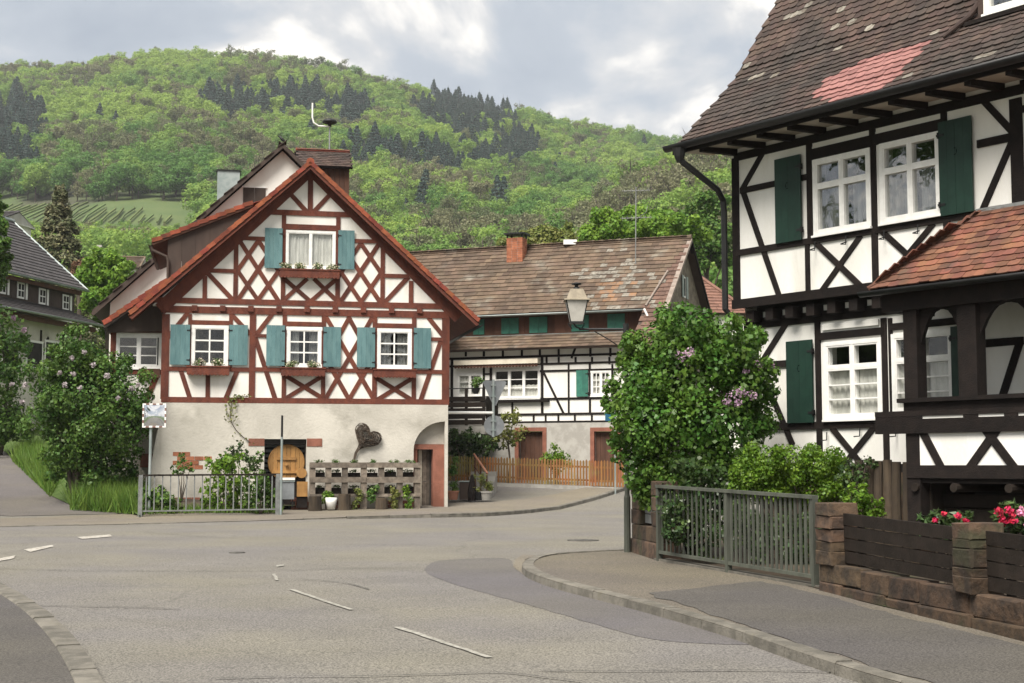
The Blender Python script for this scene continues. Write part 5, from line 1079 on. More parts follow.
    PINK = [(808, 106), (822, 86), (864, 66), (903, 53), (934, 46), (914, 62), (900, 78), (884, 94), (864, 104), (838, 106)]
    def inside(x, y, P):
        c = False; j = len(P)-1
        for i in range(len(P)):
            if (P[i][1] > y) != (P[j][1] > y) and x < (P[j][0]-P[i][0])*(y-P[i][1])/(P[j][1]-P[i][1])+P[i][0]: c = not c
            j = i
        return c
    for r in range(nr):
        o = (.5 if r % 2 else 0)*wv; k = 0
        while True:
            u = uV+.09+k*wv-o; k += 1
            if u > ue: break
            if u < uV+.03: continue
            P, S, N = surf(u, r*ev); x, y, dep = proj(P); rz = random.gauss(0, .018); X = F.u+S*rz; Y = S-F.u*rz
            kd_ = noise.noise(Vector((u*1.7, r*ev*2.0, 3))); lich = noise.noise(Vector((u*1.1, r*ev*5., 8)))+noise.noise(Vector((u*5, r*3.1, 2)))*.6
            kind = 1 if inside(x, y+2, PINK) else (2 if lich > .55 and y < 95 else 0)
            tl.append((dep, mat4(P+F.u*random.gauss(0, .003)+S*random.gauss(0, .006)+N*random.uniform(0, .007), X, Y, N), kind, x, y))
    vis = [t for t in tl if -5 < t[3] < 1029 and t[4] > -6]; vis.sort(key=lambda t: (t[2] != 1, t[0])); ids = set(id(t) for t in vis[:300])
    mats_ = MT['tile_mi']; me3 = []
    for q in range(3):
        me = bpy.data.meshes.new('roof_tile'); me.from_pydata(base[0].tolist(), [], base[1]); me.materials.append(mats_[q]); me3.append(me)
    for t in vis[:300]:
        ob = bpy.data.objects.new('roof_tile', me3[t[2]]); COL.objects.link(ob); ob.parent = H
        mm = Matrix(t[1].tolist()); mm.translation -= WO[H.name]; ob.matrix_local = mm
    rest = [t for t in tl if id(t) not in ids]; place_tiles('roof_tiles', base, [t[1] for t in rest], mats_, H, [t[2] for t in rest])
    # verge edge, soffit, rafters, gutter, downpipe
    m = MB()
    for i in range(24):
        s0, s1 = sp[-1]*i/24, sp[-1]*(i+1)/24; a, _, N = surf(uV, s0); b, _, N2 = surf(uV, s1); m.hexa([a-N*.12, a+F.u*.05-N*.12, a+F.u*.05, a, b-N2*.12, b+F.u*.05-N2*.12, b+F.u*.05, b])
    m.obj('verge_board', MT['dark'], H)
    for s in (.9, 2.95):
        a, S, N = surf(uV, s+.5); m = MB(); m.tube([a-N*.2-F.u*.16, a-N*.2+F.u*.9], .07, 6); m.obj('purlin', MT['dark'], H)
    slab(H, [F.at(uV+.1, 7.13, .0), F.at(uV+.1, 7.06, .84), F.at(ue, 7.06, .84), F.at(ue, 7.13, .0)], .03, MT['soffit'], 'soffit_boards')
    for k in range(13):
        u = .10+k*.665; m = MB(); m.hexa([F.at(a, v, n) for n, v0, v1 in ((-.02, 6.99, 7.10), (.83, 6.95, 7.035)) for a, v in ((u-.05, v0), (u+.05, v0), (u+.05, v1), (u-.05, v1))]); m.obj('rafter_foot', MT['dark'], H)
    gutter(H, F.at(uV-.05, 7.13, .98), F.at(ue, 7.13, .98), .095, MT['metal'])
    m = MB(); m.fbox(F, uV, ue, 7.0, 7.09, .84, .88); m.obj('fascia', MT['dark'], H)
    m = MB(); q = F.at(.06, 0, .12); a = F.at(-.28, 7.05, .98); m.tube([a, a-Z*.16, a-Z*.24+F.u*.03-F.n*.05, F.at(.00, 6.36, .35), F.at(-.06, 6.2, .16), F.at(-.06, 6.0, .14), F.at(-.06, 4.3, .14), F.at(0.05, 4.0, -.1), F.at(.1, .15, -.12)], .055, 9); m.obj('downpipe', MT['metal'], H)
    m = MB(); m.lathe(a-Z*.10, [(.05, -.14), (.09, -.04), (.12, .1)], 10); m.obj('gutter_outlet', MT['metal'], H)
    # dormer
    best = min((abs(proj(surf(u_*.05, s_*.05)[0])[0]-978)+abs(proj(surf(u_*.05, s_*.05)[0])[1]-24), u_*.05, s_*.05) for u_ in range(60, 140) for s_ in range(10, 60)); Dm = best[1:]
    A, S, N = surf(Dm[0], Dm[1]); zd = A.z; dn = (A-F.o).dot(F.n); D = F.off(dn-.0); du = D.px(985, 14)[0]; wr = (du+.02, zd+.10, du+1.3, zd+1.25)
    m = MB(); m.plate(D, [(du-.12, zd-.1), (du+2.4, zd-.1), (du+2.4, zd+1.6), (du-.12, zd+1.6)], [rectloop(wr)], -.18, 0); m.obj('dormer_front', MT['tile_b'], H)
    window(D, H, wr, 2, 1, .055, 2, transom=.66, glass='rglass', out=.045)
    m = MB(); m.fbox(D, du-.12, du-.0, zd-.1, zd+1.6, -3, -.181); m.obj('dormer_cheek', MT['tile_b'], H)
    slab(H, [D.at(du-.35, zd+1.62, .35), D.at(du+2.5, zd+1.62, .35), D.at(du+2.5, zd+2.4, -3), D.at(du-.35, zd+2.4, -3)], .1, MT['tile_b'], 'dormer_roof')
    m = MB(); m.fbox(D, du-.3, du+2.5, zd-.02, zd+.04, -.05, .10); m.obj('dormer_sill', MT['dark'], H)
    m = MB(); a = surf(du-.55, Dm[1]-.30)[0]; b = surf(du-.28, Dm[1]+.10)[0]; c = surf(du-.2, Dm[1]+.35)[0]; m.tube([a+N*.07, b+N*.10, c+N*.14], [.03, .05, .06], 8); m.obj('valley_tile', MT['tile_b'], H)
    # ---- porch (gallery) with hipped tile roof ----------------------------------------
    q = 1.2; z1, z2 = 4.15, 5.30; uc = 3.90; ut = 5.06; PRH = H
    Uf = F.u; e0 = F.at(uc, z1, q); Sf = (F.at(uc, z2, 0)-e0).normalized(); lf = (F.at(uc, z2, 0)-e0).length
    tb = tile_base(.178, .26, .020, True, .07); kx = (ut-uc)/lf
    Ms = tile_slope(e0, Uf, Sf, 4.4, lf-.03, .18, .135, keep=lambda x, y: x > y*kx-.02)
    ms2 = []; o2 = F.at(uc, z1, -.05); Us = F.n; Ss = (F.at(ut, z2, 0)-F.at(uc, z1, 0)).normalized()
    # left hip plane (faces left, edge on from the street)
    hl = (F.at(ut, z2, 0)-F.at(uc, z1, 0)).length
    ms2 = tile_slope(F.at(uc, z1, 0), Us, Ss, q, hl, .18, .135, keep=lambda x, y: x < q*(1-y/hl)+.05)
    me = bpy.data.meshes.new('porch_tile'); me.from_pydata(tb[0].tolist(), [], tb[1]); me.materials.append(MT['tile_q'])
    order = sorted(range(len(Ms)), key=lambda i: (proj(Ms[i][:3, 3])[0] > 1030, proj(Ms[i][:3, 3])[2]))
    for i in order[:300]:
        ob = bpy.data.objects.new('porch_tile', me); COL.objects.link(ob); ob.parent = H; mm = Matrix(Ms[i].tolist()); mm.translation -= WO[H.name]; ob.matrix_local = mm
    rest = [Ms[i] for i in order[300:]]+ms2; place_tiles('porch_roof_tiles', tb, rest, MT['tile_q'], H)
    slab(H, [e0-Z*.03, e0+Uf*4.4-Z*.03, F.at(uc+4.4, z2-.03, 0), F.at(ut, z2-.03, 0)], .06, MT['dark'], 'porch_roof_boards')
    slab(H, [F.at(uc, z1-.03, 0), e0-Z*.03, F.at(ut, z2-.03, 0), F.at(ut-.01, z2-.03, -.05)], .06, MT['dark'], 'porch_roof_boards')
    for i in range(9):
        a = e0.lerp(F.at(ut, z2, 0), i/9)+Z*.05; b = e0.lerp(F.at(ut, z2, 0), (i+1.15)/9)+Z*.035; m = MB(); m.tube([a-Z*.03, b-Z*.03], [.05, .04], 7); m.obj('hip_tile', MT['tile_q'], H)
    m = MB(); m.fbox(F, ut-.1, uc+4.4, z2-.02, z2+.03, .0, .06); m.obj('porch_flashing', MT['grey'], H)
    gutter(H, F.at(uc-.1, z1-.02, q+.06), F.at(uc+4.4, z1-.02, q+.06), .075, MT['metal'])
    Pf = F.off(1.0); m = MB(); m.fbox(Pf, uc+.12, uc+4.4, z1-.32, z1-.06, -.14, .06); m.obj('porch_beam', MT['dark'], H)
    m = MB(); m.fbox(Pf, uc+.12, uc+.26, z1-.32, z1-.06, -1.0, -.141); m.obj('porch_beam', MT['dark'], H)
    ppx = Pf.px; pu = ppx(911, 360)[0]; zr_ = ppx(905, 402)[1]; zrail = 2.53
    pus = [pu, ppx(968, 360)[0], ppx(1046, 360)[0], ppx(1125, 360)[0]]
    for k, u in enumerate(pus):
        m = MB(); w = .115 if k == 0 else .15; m.fbox(Pf, u-w, u+w, .55 if k == 0 else 2.07, z1-.30, -.20, .012+.002*k); m.obj('porch_post', MT['dark'], H)
    for k in range(len(pus)-1):                                    # arched headboards between the posts
        a, b = pus[k]+.09, pus[k+1]-.12; c = (a+b)/2; hw = (b-a)/2; vb = 3.25; vt = 3.83; P = [(a, z1-.2), (a, vb)]
        for i in range(1, 12):
            t = i/12; x = lerp(a, b, t); y = vb+(vt-vb)*(1-abs(2*t-1)**2.3)+(.02*sin(t*40) if .35 < t < .65 else 0); P.append((x, y))
        P += [(b, vb), (b, z1-.2)]; m = MB(); m.plate(Pf, P[::-1], [], -.15, -.08-.002*k); m.obj('arched_board', MT['dark'], H)
    # parapet: rails, slits, white infill panel with braces, sill beam, floor joists
    ua, ub = ppx(877, 415)[0], uc+4.4
    m = MB(); m.fbox(Pf, ppx(901, 402)[0], ub, 2.50, 2.56, -.22, .10); m.obj('hand_rail', MT['dark'], H)
    m = MB(); m.fbox(Pf, ppx(905, 402)[0], ub, 2.385, 2.499, -.05, .035); m.obj('parapet_board', MT['dark'], H)
    us = [ua]+[ppx(x, 420)[0] for x in (924, 965, 980, 1006, 1020, 1050, 1070, 1110)]+[ub]
    m = MB(); m.fbox(Pf, ua, ub, 2.305, 2.383, -.05, .05); m.obj('parapet_board', MT['dark'], H)
    m = MB(); m.fbox(Pf, ua, ub, 2.06, 2.265, -.05, .052); m.obj('parapet_board', MT['dark'], H)
    for i in range(0, len(us)-1, 2): m = MB(); m.fbox(Pf, us[i]+.002, us[i+1], 2.266, 2.304, -.04, .046); m.obj('parapet_batten', MT['dark'], H)
    m = MB(); m.fbox(Pf, pu+.1, ub, 2.266, 2.304, -.04, .03); m.obj('plaster_strip', MT['plaster2'], H)
    m = MB(); m.fbox(Pf, pu-.02, ub, 1.60, 2.09, -.16, .0); m.obj('parapet_panel', MT['plaster2'], H)
    timbers(Pf, H, 'dark', [('brace', 921, 428, 942, 468, 8), ('brace', 1000, 426, 970, 468, 8.5), ('brace', 984, 427, 1015, 468, 8.5), ('brace', 1060, 426, 1040, 468, 8)], -.02, .02)
    m = MB(); m.fbox(Pf, pu-.1, ub, 1.43, 1.61, -.18, .03); m.obj('parapet_sill', MT['dark'], H)
    m = MB(); m.fbox(Pf, pu-.1, ub, 1.36, 1.425, -1.3, -.02); m.obj('porch_floor', MT['dark'], H)
    for k, x in enumerate((917, 956, 1011, 1066)):
        u = ppx(x, 484)[0]; m = MB(); m.tube([Pf.at(u, 1.30, .06), Pf.at(u, 1.30, -1.3)], .062, 9); m.obj('porch_joist', MT['plank'], H)
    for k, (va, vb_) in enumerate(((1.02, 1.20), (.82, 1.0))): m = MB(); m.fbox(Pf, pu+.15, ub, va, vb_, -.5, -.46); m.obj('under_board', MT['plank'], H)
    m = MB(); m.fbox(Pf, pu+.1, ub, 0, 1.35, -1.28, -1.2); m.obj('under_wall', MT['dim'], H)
    m = MB(); m.fbox(Pf, pu+.116, pu+.15, .1, 1.35, -1.2, -.205); m.obj('under_dark_board', MT['plank'], H)  # dark board added so the space under the porch reads as shade
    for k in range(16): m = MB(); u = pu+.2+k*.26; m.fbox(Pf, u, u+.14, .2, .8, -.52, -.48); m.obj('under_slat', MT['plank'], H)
    return H
right_house()
# ================================================================ PLANTS
def pxl(L, Y, dy=.0, k=1.):
    """lobes from (x, y, radius) in picture pixels at distance Y"""
    out = []
    for e in L:
        x, y, r = e[:3]; yy = Y+(e[3] if len(e) > 3 else random.uniform(-dy, dy)); q = ray(x, y); t = yy/q.y; c = EYE+q*t; R = r*t/FPX; out.append((tuple(c), (R*1.0, R*1.0*k, R)))
    return out
def stems(parent, base, tips, r0, mat='bark', name='stem', sway=.3):
    b = Vector(base)
    for t in tips:
        t = Vector(t); m = MB(); mid = b.lerp(t, .5)+Vector((random.uniform(-1, 1), random.uniform(-1, 1), 0))*sway*(t-b).length*.2; m.tube([b+Vector((random.uniform(-.05, .05), random.uniform(-.05, .05), -.1)), b.lerp(mid, .5)+Z*.02, mid, mid.lerp(t, .6), t], [r0, r0*.85, r0*.65, r0*.45, r0*.2], 7); m.obj(name, MT[mat], parent, True)
def shrub(name, label, cat, lobes, n, size, mat, base, r0=.03, nst=5, shell=.65, aspect=.7, group=None, blossoms=None, jit=.6, fold=.16, stem='stem'):
    o = thing(name, label, cat, base, group)
    P, Nn = crown_pts(n, fluff(lobes, 7), shell); k = P[:, 2] > g(base[0], base[1])+.02; leaves('crown', P[k], Nn[k], size, MT[mat], o, aspect, jit, fold)
    tp = [Vector(lobes[i % len(lobes)][0]) for i in range(nst)]; stems(o, base, tp, r0, name=stem)
    for bm_, L, cnt, sz in (blossoms or []):
        for lb in L: P, Nn = crown_pts(cnt, [lb], .7); leaves('blossom', P, Nn, sz, MT[bm_], o, 1.0, .8)
    return o
def skin(lobes, n):
    P, Nn = crown_pts(n, lobes, .05); return P
# big lilac at the corner of the right-hand house
def lilac():
    L = pxl([(697, 335, 34), (665, 348, 36), (735, 345, 34), (640, 385, 34), (690, 385, 50), (742, 380, 38), (636, 425, 30), (668, 425, 42), (715, 428, 46), (755, 420, 30), (640, 460, 26), (675, 470, 38), (715, 470, 38), (765, 372, 18), (650, 495, 20), (690, 500, 28), (633, 355, 20), (620, 400, 16)], 23.0, .45)
    b = gp(690, 556, .1); b.y = 23.0; b.x = 2.9; b.z = g(b.x, b.y)+.1
    bl = [(lb[0], (lb[1][0], lb[1][1]*.8, lb[1][2])) for lb in pxl([(682, 355, 7, -.9), (690, 352, 5, -.95), (760, 366, 7, -.5), (770, 365, 6, -.5), (733, 395, 8, -.95), (742, 392, 6, -.95), (752, 395, 5, -.9), (727, 402, 5, -.9), (746, 371, 4, -.6), (738, 403, 5, -.95)], 23.0)]
    shrub('lilac_bush', 'large lilac bush with a few mauve blossoms at the corner of the dark-timbered house', 'lilac', L, 36000, .078, 'lilac', b, .05, 8, .75, .78, None, [('purple', bl, 42, .034)], .55)
lilac()
def mass(name, label, cat, pts, Y, n, size, mat, bx, r0=.02, dy=.25, **kw):
    L = pxl(pts, Y, dy); b = Vector((EYE.x+(bx-512)/FPX*Y, Y, 0)); b.z = g(b.x, b.y)+.08; return shrub(name, label, cat, L, n, size, mat, b, r0, **kw)
mass('laurel_shrub', 'dark glossy shrub pushing through the left bay of the metal railing', 'shrub', [(700, 475, 26), (722, 480, 24), (690, 500, 26), (715, 510, 26), (680, 522, 20, -.75), (700, 532, 20, -.85), (668, 510, 14, -.4), (716, 535, 14, -.9), (690, 505, 18, -.75)], 22.3, 4200, .075, 'ivy', 700, .03, .2, shell=.8, jit=.7)
mass('privet_hedge', 'bright yellow-green clipped hedge behind the metal railing', 'hedge', [(745, 470, 18), (765, 466, 24), (792, 464, 24), (818, 468, 24), (838, 478, 18), (755, 488, 20), (785, 490, 22), (815, 492, 22), (845, 490, 12)], 21.6, 19000, .046, 'privet', 792, .03, .25, shell=.6, nst=7)
mass('hedge_shade_leaves', 'dark leaves added for the shade behind the slats at the foot of the hedge', 'shrub', [(745, 518, 18), (775, 526, 18), (805, 530, 18), (760, 543, 16), (790, 550, 16), (735, 535, 14)], 21.5, 4200, .06, 'ivy', 775, .02, .2)  # lower hedge foliage in a darker leaf colour, painting the shade behind the slats
mass('young_privet', 'small bright green shrub beside the log palisade', 'shrub', [(858, 495, 13), (868, 508, 13), (850, 510, 12), (880, 512, 6), (855, 530, 14)], 19.2, 1600, .055, 'privet', 862, .02, .15)
mass('climbing_shrub', 'thin dark-leaved climber beside the hedge under the green shutter window', 'shrub', [(852, 465, 10), (866, 462, 9), (845, 478, 10), (860, 480, 9)], 21.0, 500, .055, 'ivy', 856, .015, .1, shell=.95)
for i, (pts, Y, bx, fl, lab) in enumerate((([(940, 520, 12), (960, 522, 12), (925, 525, 9), (950, 535, 14)], 16.9, 945, [(944, 514, 3), (958, 516, 3.5), (935, 520, 3), (966, 521, 3)], 'sparse rhododendron with few red buds between the stone pillars'), ([(1005, 520, 14), (1025, 515, 16), (1040, 528, 18), (1012, 535, 14)], 15.9, 1018, [(999, 512, 6), (1010, 511, 7), (1012, 520, 6), (1003, 521, 5), (1022, 512, 7), (1030, 525, 6)], 'rhododendron in crimson and pink bloom by the right edge'))):
    o = mass('rhododendron', lab, 'rhododendron', pts, Y, 900, .10, 'ivy', bx, .02, .15, shell=.95, aspect=.35, group='rhododendrons behind the plank fence')
    for j, lb in enumerate(pxl(fl, Y-.25)): P, Nn = crown_pts(34, [(lb[0], tuple(q*.8 for q in lb[1]))], .6); leaves('blossom', P, Nn, .045, MT['pink' if j in (4, 5) and i else 'crimson'], o, .9, .8)
# left side: white lilac, hedge trees, grass
mass('white_lilac_bush', 'big dark green bush with pale lilac blossoms beside the lane', 'lilac', [(80, 365, 30), (110, 372, 26), (55, 385, 30), (90, 400, 38), (125, 395, 26), (50, 415, 28), (80, 440, 38), (115, 430, 34), (66, 462, 22), (100, 470, 30), (125, 460, 18), (70, 345, 18)], 43.2, 30000, .105, 'lilac2', 78, .07, .5, nst=7,
     blossoms=[('whiteb', pxl([(72, 358, 2.6, -1.1), (84, 352, 2.6, -1.), (74, 374, 2.8, -1.1), (65, 385, 3, -1.2), (80, 388, 2.6, -1.2), (107, 376, 3, -1.1), (93, 365, 2.5, -1.), (25, 385, 2.6, -1), (12, 384, 2.6, -1), (131, 388, 2.8, -1), (138, 385, 2.5, -1), (22, 402, 2.4, -1), (118, 398, 2.2, -1.1), (60, 373, 2.2, -1.1)], 43.2), 34, .075)])
mass('hedge_tree', 'tall bush with mauve blossoms at the left picture edge', 'bush', [(0, 325, 24), (15, 345, 20), (-12, 360, 30), (5, 385, 24), (10, 415, 24), (-10, 420, 26), (16, 430, 14)], 60., 7000, .17, 'lilac2', 2, .09, .5, blossoms=[('purple', pxl([(24, 330, 3, -1), (14, 318, 2.5, -1)], 60.), 40, .08)])
def grass(name, label, quad, n, h, Y=None, mat='grass'):
    C = []; 
    A = [gp(*q) for q in quad]
    for _ in range(n):
        s, t = random.random(), random.random(); p = A[0].lerp(A[1], s).lerp(A[3].lerp(A[2], s), t); C.append((p.x, p.y, g(p.x, p.y)+HB(p.x, p.y)))
    C = np.array(C); n = len(C); a = RNG.random(n)*2*pi; hh = h*RNG.uniform(.4, 1.2, n); w = .012+.012*RNG.random(n); d = np.stack([np.cos(a), np.sin(a), 0*a], 1); lean = RNG.normal(size=(n, 3))*.35*hh[:, None]; lean[:, 2] = hh
    v = np.empty((n, 3, 3)); v[:, 0] = C-d*w[:, None]; v[:, 1] = C+d*w[:, None]; v[:, 2] = C+lean
    o = fast_mesh(name, v.reshape(-1, 3), 3, MT[mat], None, kind='stuff'); o['label'] = label; o['category'] = 'grass'
HB = lambda x, y: 0.03
grass('tall_grass', 'long grass on the bank beside the lane and railing', [(70, 511), (140, 516), (134, 486), (80, 480)], 6500, .75)
grass('tall_grass', 'rough grass at the lane edge below the white lilac', [(12, 462), (50, 498), (70, 480), (30, 445)], 3500, .7)
grass('fence_weeds', 'low weeds along the foot of the metal railing on the right', [(632, 556), (730, 573), (731, 569), (634, 551)], 900, .13)
grass('wall_weeds', 'short dry weeds along the foot of the sandstone wall', [(822, 594), (1024, 645), (1024, 640.5), (822, 589.5)], 700, .08, None, 'yellowish')
grass('bank_weeds', 'scattered weeds along the foot of the left railing', [(137, 516), (282, 514.5), (282, 511.5), (137, 512)], 1500, .22)
# garden shrubs behind the left railing
for pts, Y, n, sz, mt, bx, lab, nm in (
   ([(215, 465, 12), (232, 462, 12), (222, 478, 14), (240, 480, 14), (210, 490, 14), (235, 497, 14), (225, 506, 12)], 42.2, 1500, .12, 'privet', 226, 'light green garden shrub behind the grey railing', 'garden_shrub'),
   ([(240, 450, 9), (234, 458, 8), (250, 462, 9), (228, 455, 6)], 42.9, 420, .10, 'ivy', 240, 'dark reddish-stemmed shrub against the cellar wall', 'garden_shrub'),
   ([(160, 498, 12), (150, 503, 10), (170, 505, 10), (145, 495, 8)], 41.3, 900, .12, 'shrub_mid', 158, 'low green shrub beside the mirror post', 'garden_shrub'),
   ([(265, 490, 12), (255, 500, 12), (272, 503, 9), (262, 478, 8), (248, 488, 10)], 41.8, 900, .11, 'shrub_mid', 262, 'leafy shrub with white blossom left of the barrel head', 'garden_shrub'),
   ([(183, 462, 7), (178, 470, 7), (190, 468, 5)], 43.2, 160, .10, 'shrub_mid', 183, 'thin sapling before the exposed brick patch', 'sapling'),
   ([(256, 462, 7), (262, 455, 5), (254, 470, 5)], 43.4, 150, .10, 'shrub_mid', 257, 'thin young tree beside the cellar opening', 'sapling')):
    mass(nm, lab, 'shrub', pts, Y, n, sz, mt, bx, .02, .25, shell=.85, nst=4)
# vine creeping up the render
def creeper():
    F = LF; pts = [(250, 442), (243, 437), (236, 430), (231, 422), (230, 414), (231, 406), (233, 399), (240, 396), (247, 397)]; P = [F.at(*F.px(x, y, .05), .06) for x, y in pts]; o = thing('wall_creeper', 'thin creeper climbing the cellar wall of the red house', 'creeper', P[0]); m = MB(); m.tube(P, .012, 5); m.obj('stem', MT['twig'], o)
    C = []; 
    for i in range(len(P)-1):
        for k in range(26 if i > 2 else 5): q = P[i].lerp(P[i+1], random.random()); C.append(q+Vector((random.gauss(0, .10), 0, random.gauss(0, .06)))+F.n*random.uniform(.0, .08))
    leaves('foliage', np.array([tuple(c) for c in C]), np.tile(np.array(F.n)[None], (len(C), 1)), .07, MT['yellowish'], o)
creeper()
# ---- trees standing in the village
def tree(name, label, pts, Y, n, size, mat, bx, group=None, gz=None, r0=.25, shell=.6, nl=6, top=None):
    L = pxl(pts, Y, 1.2); X = (bx-512)/FPX*Y; b = Vector((X, Y, g(X, Y) if gz is None else gz)); o = thing(name, label, 'tree', b, group)
    P, Nn = crown_pts(n, fluff(L, 7), shell); leaves('crown', P, Nn, size, MT[mat], o, .75)
    cz = sum(l[0][2] for l in L)/len(L); c = Vector((sum(l[0][0] for l in L)/len(L), Y, cz)); m = MB(); m.tube([b-Z*.5, b.lerp(c, .35)+Vector((.1, 0, 0)), b.lerp(c, .7), c], [r0, r0*.8, r0*.6, r0*.35], 8)
    for l in L[:nl]: q = Vector(l[0]); s = b.lerp(c, random.uniform(.5, .95)); m.tube([s, s.lerp(q, .5)+Z*.1, q], [r0*.4, r0*.25, r0*.08], 5)
    m.obj('trunk', MT['bark'], o); return o
def spruce(label, px, ytop, ybase, Y, R, n=3800, mat='needle'):
    X = (px-512)/FPX*Y; zt = EYE.z+(466-ytop)/FPX*Y; zb = g(X, Y) if Y < 100 else tz(X, Y); Hh = zt-zb; o = thing('spruce_tree', label, 'tree', (X, Y, zb)); P, Nn = conifer_pts(n, Hh, R, .12); P += np.array([X, Y, zb]); leaves('crown', P, Nn, .34, MT[mat], o, .45, .6); m = MB(); m.tube([(X, Y, zb-.3), (X, Y, zb+Hh*.5), (X, Y, zt-.2)], [.28, .17, .03], 7); m.obj('trunk', MT['bark'], o)
spruce('tall brownish-green spruce rising behind the dark grey roof on the left', 54, 180, 330, 105, 4.6, 13000)
tree('maple_tree', 'bright fresh green tree between the grey roof and the red house', [(108, 262, 17), (93, 275, 16), (122, 275, 15), (108, 285, 22), (95, 300, 16), (118, 302, 16), (105, 318, 16)], 84, 13000, .21, 'bright', 107)
tree('copper_tree', 'small reddish-leaved tree beside the spruce', [(82, 268, 8), (76, 276, 8), (88, 276, 6), (80, 286, 8)], 96, 2200, .22, 'copper', 81)
tree('garden_tree', 'tree with yellowish leaves overhanging the left picture edge', [(-4, 205, 9), (0, 225, 10), (-6, 245, 13), (1, 262, 10), (-5, 282, 13)], 58, 3500, .17, 'shrub_mid', -14)
tree('broad_tree', 'broad bright green tree behind the farmhouse ridge by the aerial', [(640, 222, 22), (612, 228, 20), (665, 228, 22), (590, 236, 16), (690, 232, 18), (628, 240, 22), (660, 245, 22)], 92, 17000, .24, 'bright', 640, r0=.3)
tree('pale_tree', 'pale green tree right of the farmhouse gable', [(690, 222, 18), (712, 205, 16), (715, 235, 18), (700, 250, 18), (725, 255, 14)], 104, 9000, .25, 'shrub_mid', 705)
tree('yellow_green_tree', 'yellow-green tree above the middle of the brown farmhouse roof', [(545, 236, 14), (525, 240, 12), (565, 240, 14), (545, 248, 14), (505, 246, 10)], 98, 7000, .24, 'yellowish', 545)
tree('small_tree', 'small tree with yellowish leaves before the farmhouse cellar', [(505, 425, 12), (515, 418, 9), (497, 432, 9), (520, 432, 8), (508, 438, 10)], 53.8, 750, .12, 'yellowish', 507, r0=.05)
mass('dark_hedge', 'dark green hedge under the boarded balcony', 'hedge', [(455, 440, 10), (468, 438, 10), (480, 440, 10), (490, 446, 9), (460, 450, 9), (475, 452, 9)], 54.0, 1700, .12, 'ivy', 470, .03, .3)
mass('round_bush', 'round clipped green bush at the picket fence', 'bush', [(556, 456, 11), (548, 459, 8), (565, 459, 8), (557, 464, 10)], 53.4, 1500, .09, 'privet', 556, .03, .2)
# ================================================================ RIGHT-HAND BOUNDARY
def block(F, u0, u1, v0, v1, n0, n1, name, parent, mat='stone'):
    """rough ashlar: jittered corners, faces a little proud of their chamfered edges"""
    j = lambda s=.012: random.uniform(-s, s); C = []
    for v in (v0, v1):
        for u, n in ((u0, n1), (u1, n1), (u1, n0), (u0, n0)): C.append(Vector((u+j(), v+j(.008), n+j())))
    vs = list(C); fs = [(3, 2, 1, 0)]
    def face(ids, d):
        c = sum((C[i] for i in ids), Vector())/4; k = len(vs)
        for i in ids: vs.append(C[i].lerp(c, .12)+Vector(d)*random.uniform(.002, .016))
        for a in range(4): b = (a+1) % 4; fs.append((ids[a], ids[b], k+b, k+a))
        fs.append((k, k+1, k+2, k+3))
    face((0, 1, 5, 4), (0, 0, 1)); face((1, 2, 6, 5), (1, 0, 0)); face((3, 0, 4, 7), (-1, 0, 0)); face((4, 5, 6, 7), (0, .3, 0)); fs.append((2, 3, 7, 6))
    return mesh_obj(name, [F.at(*v) for v in vs], fs, MT[mat], parent)
def railing_right():
    a, b = gp(658, 560.5, .1), gp(816, 587.5, .1); F = Frame((a.x, a.y, 0), (b.x-a.x, b.y-a.y)); Ln = (b-a).length; zz = lambda u: lerp(a.z, b.z, u/Ln)
    o = thing('metal_railing', 'green-grey painted metal slat railing between the stone pillars', 'railing', F.at(Ln/2, zz(Ln/2)))
    px = F.px; um = px(728, 570)[0]; H = 1.12
    for u in (.03, um, Ln-.03): m = MB(); m.fbox(F, u-.03, u+.03, zz(u)-.05, zz(u)+H+.01, -.05, .03); m.obj('post', MT['fence'], o)
    def bar(v, t, d): 
        m = MB(); m.hexa([F.at(u, zz(u)+w, n) for n in (-.05-d, .03+d) for u, w in ((0, v), (Ln, v), (Ln, v+t), (0, v+t))]); return m
    bar(H-.0, .045, .012).obj('top_rail', MT['fence'], o); bar(.11, .045, -.01).obj('bottom_rail', MT['fence'], o)
    for u0, u1, n, w in ((.06, um-.03, 15, .022), (um+.03, Ln-.06, 18, .045)):
        for i in range(n): u = lerp(u0, u1, (i+.5)/n); z_ = zz(u); m = MB(); m.fbox(F, u-w/2, u+w/2, z_+.155, z_+H-.001, -.025, -.005+.0006*(i % 3)); m.obj('slat', MT['fence'], o)
    m = MB(); m.hexa([F.at(u, zz(u)+w, n) for n in (-.2, .02) for u, w in ((-.1, -.2), (Ln+.1, -.2), (Ln+.1, .03), (-.1, .03))]); m.obj('footing', MT['kerb'], o)
railing_right()
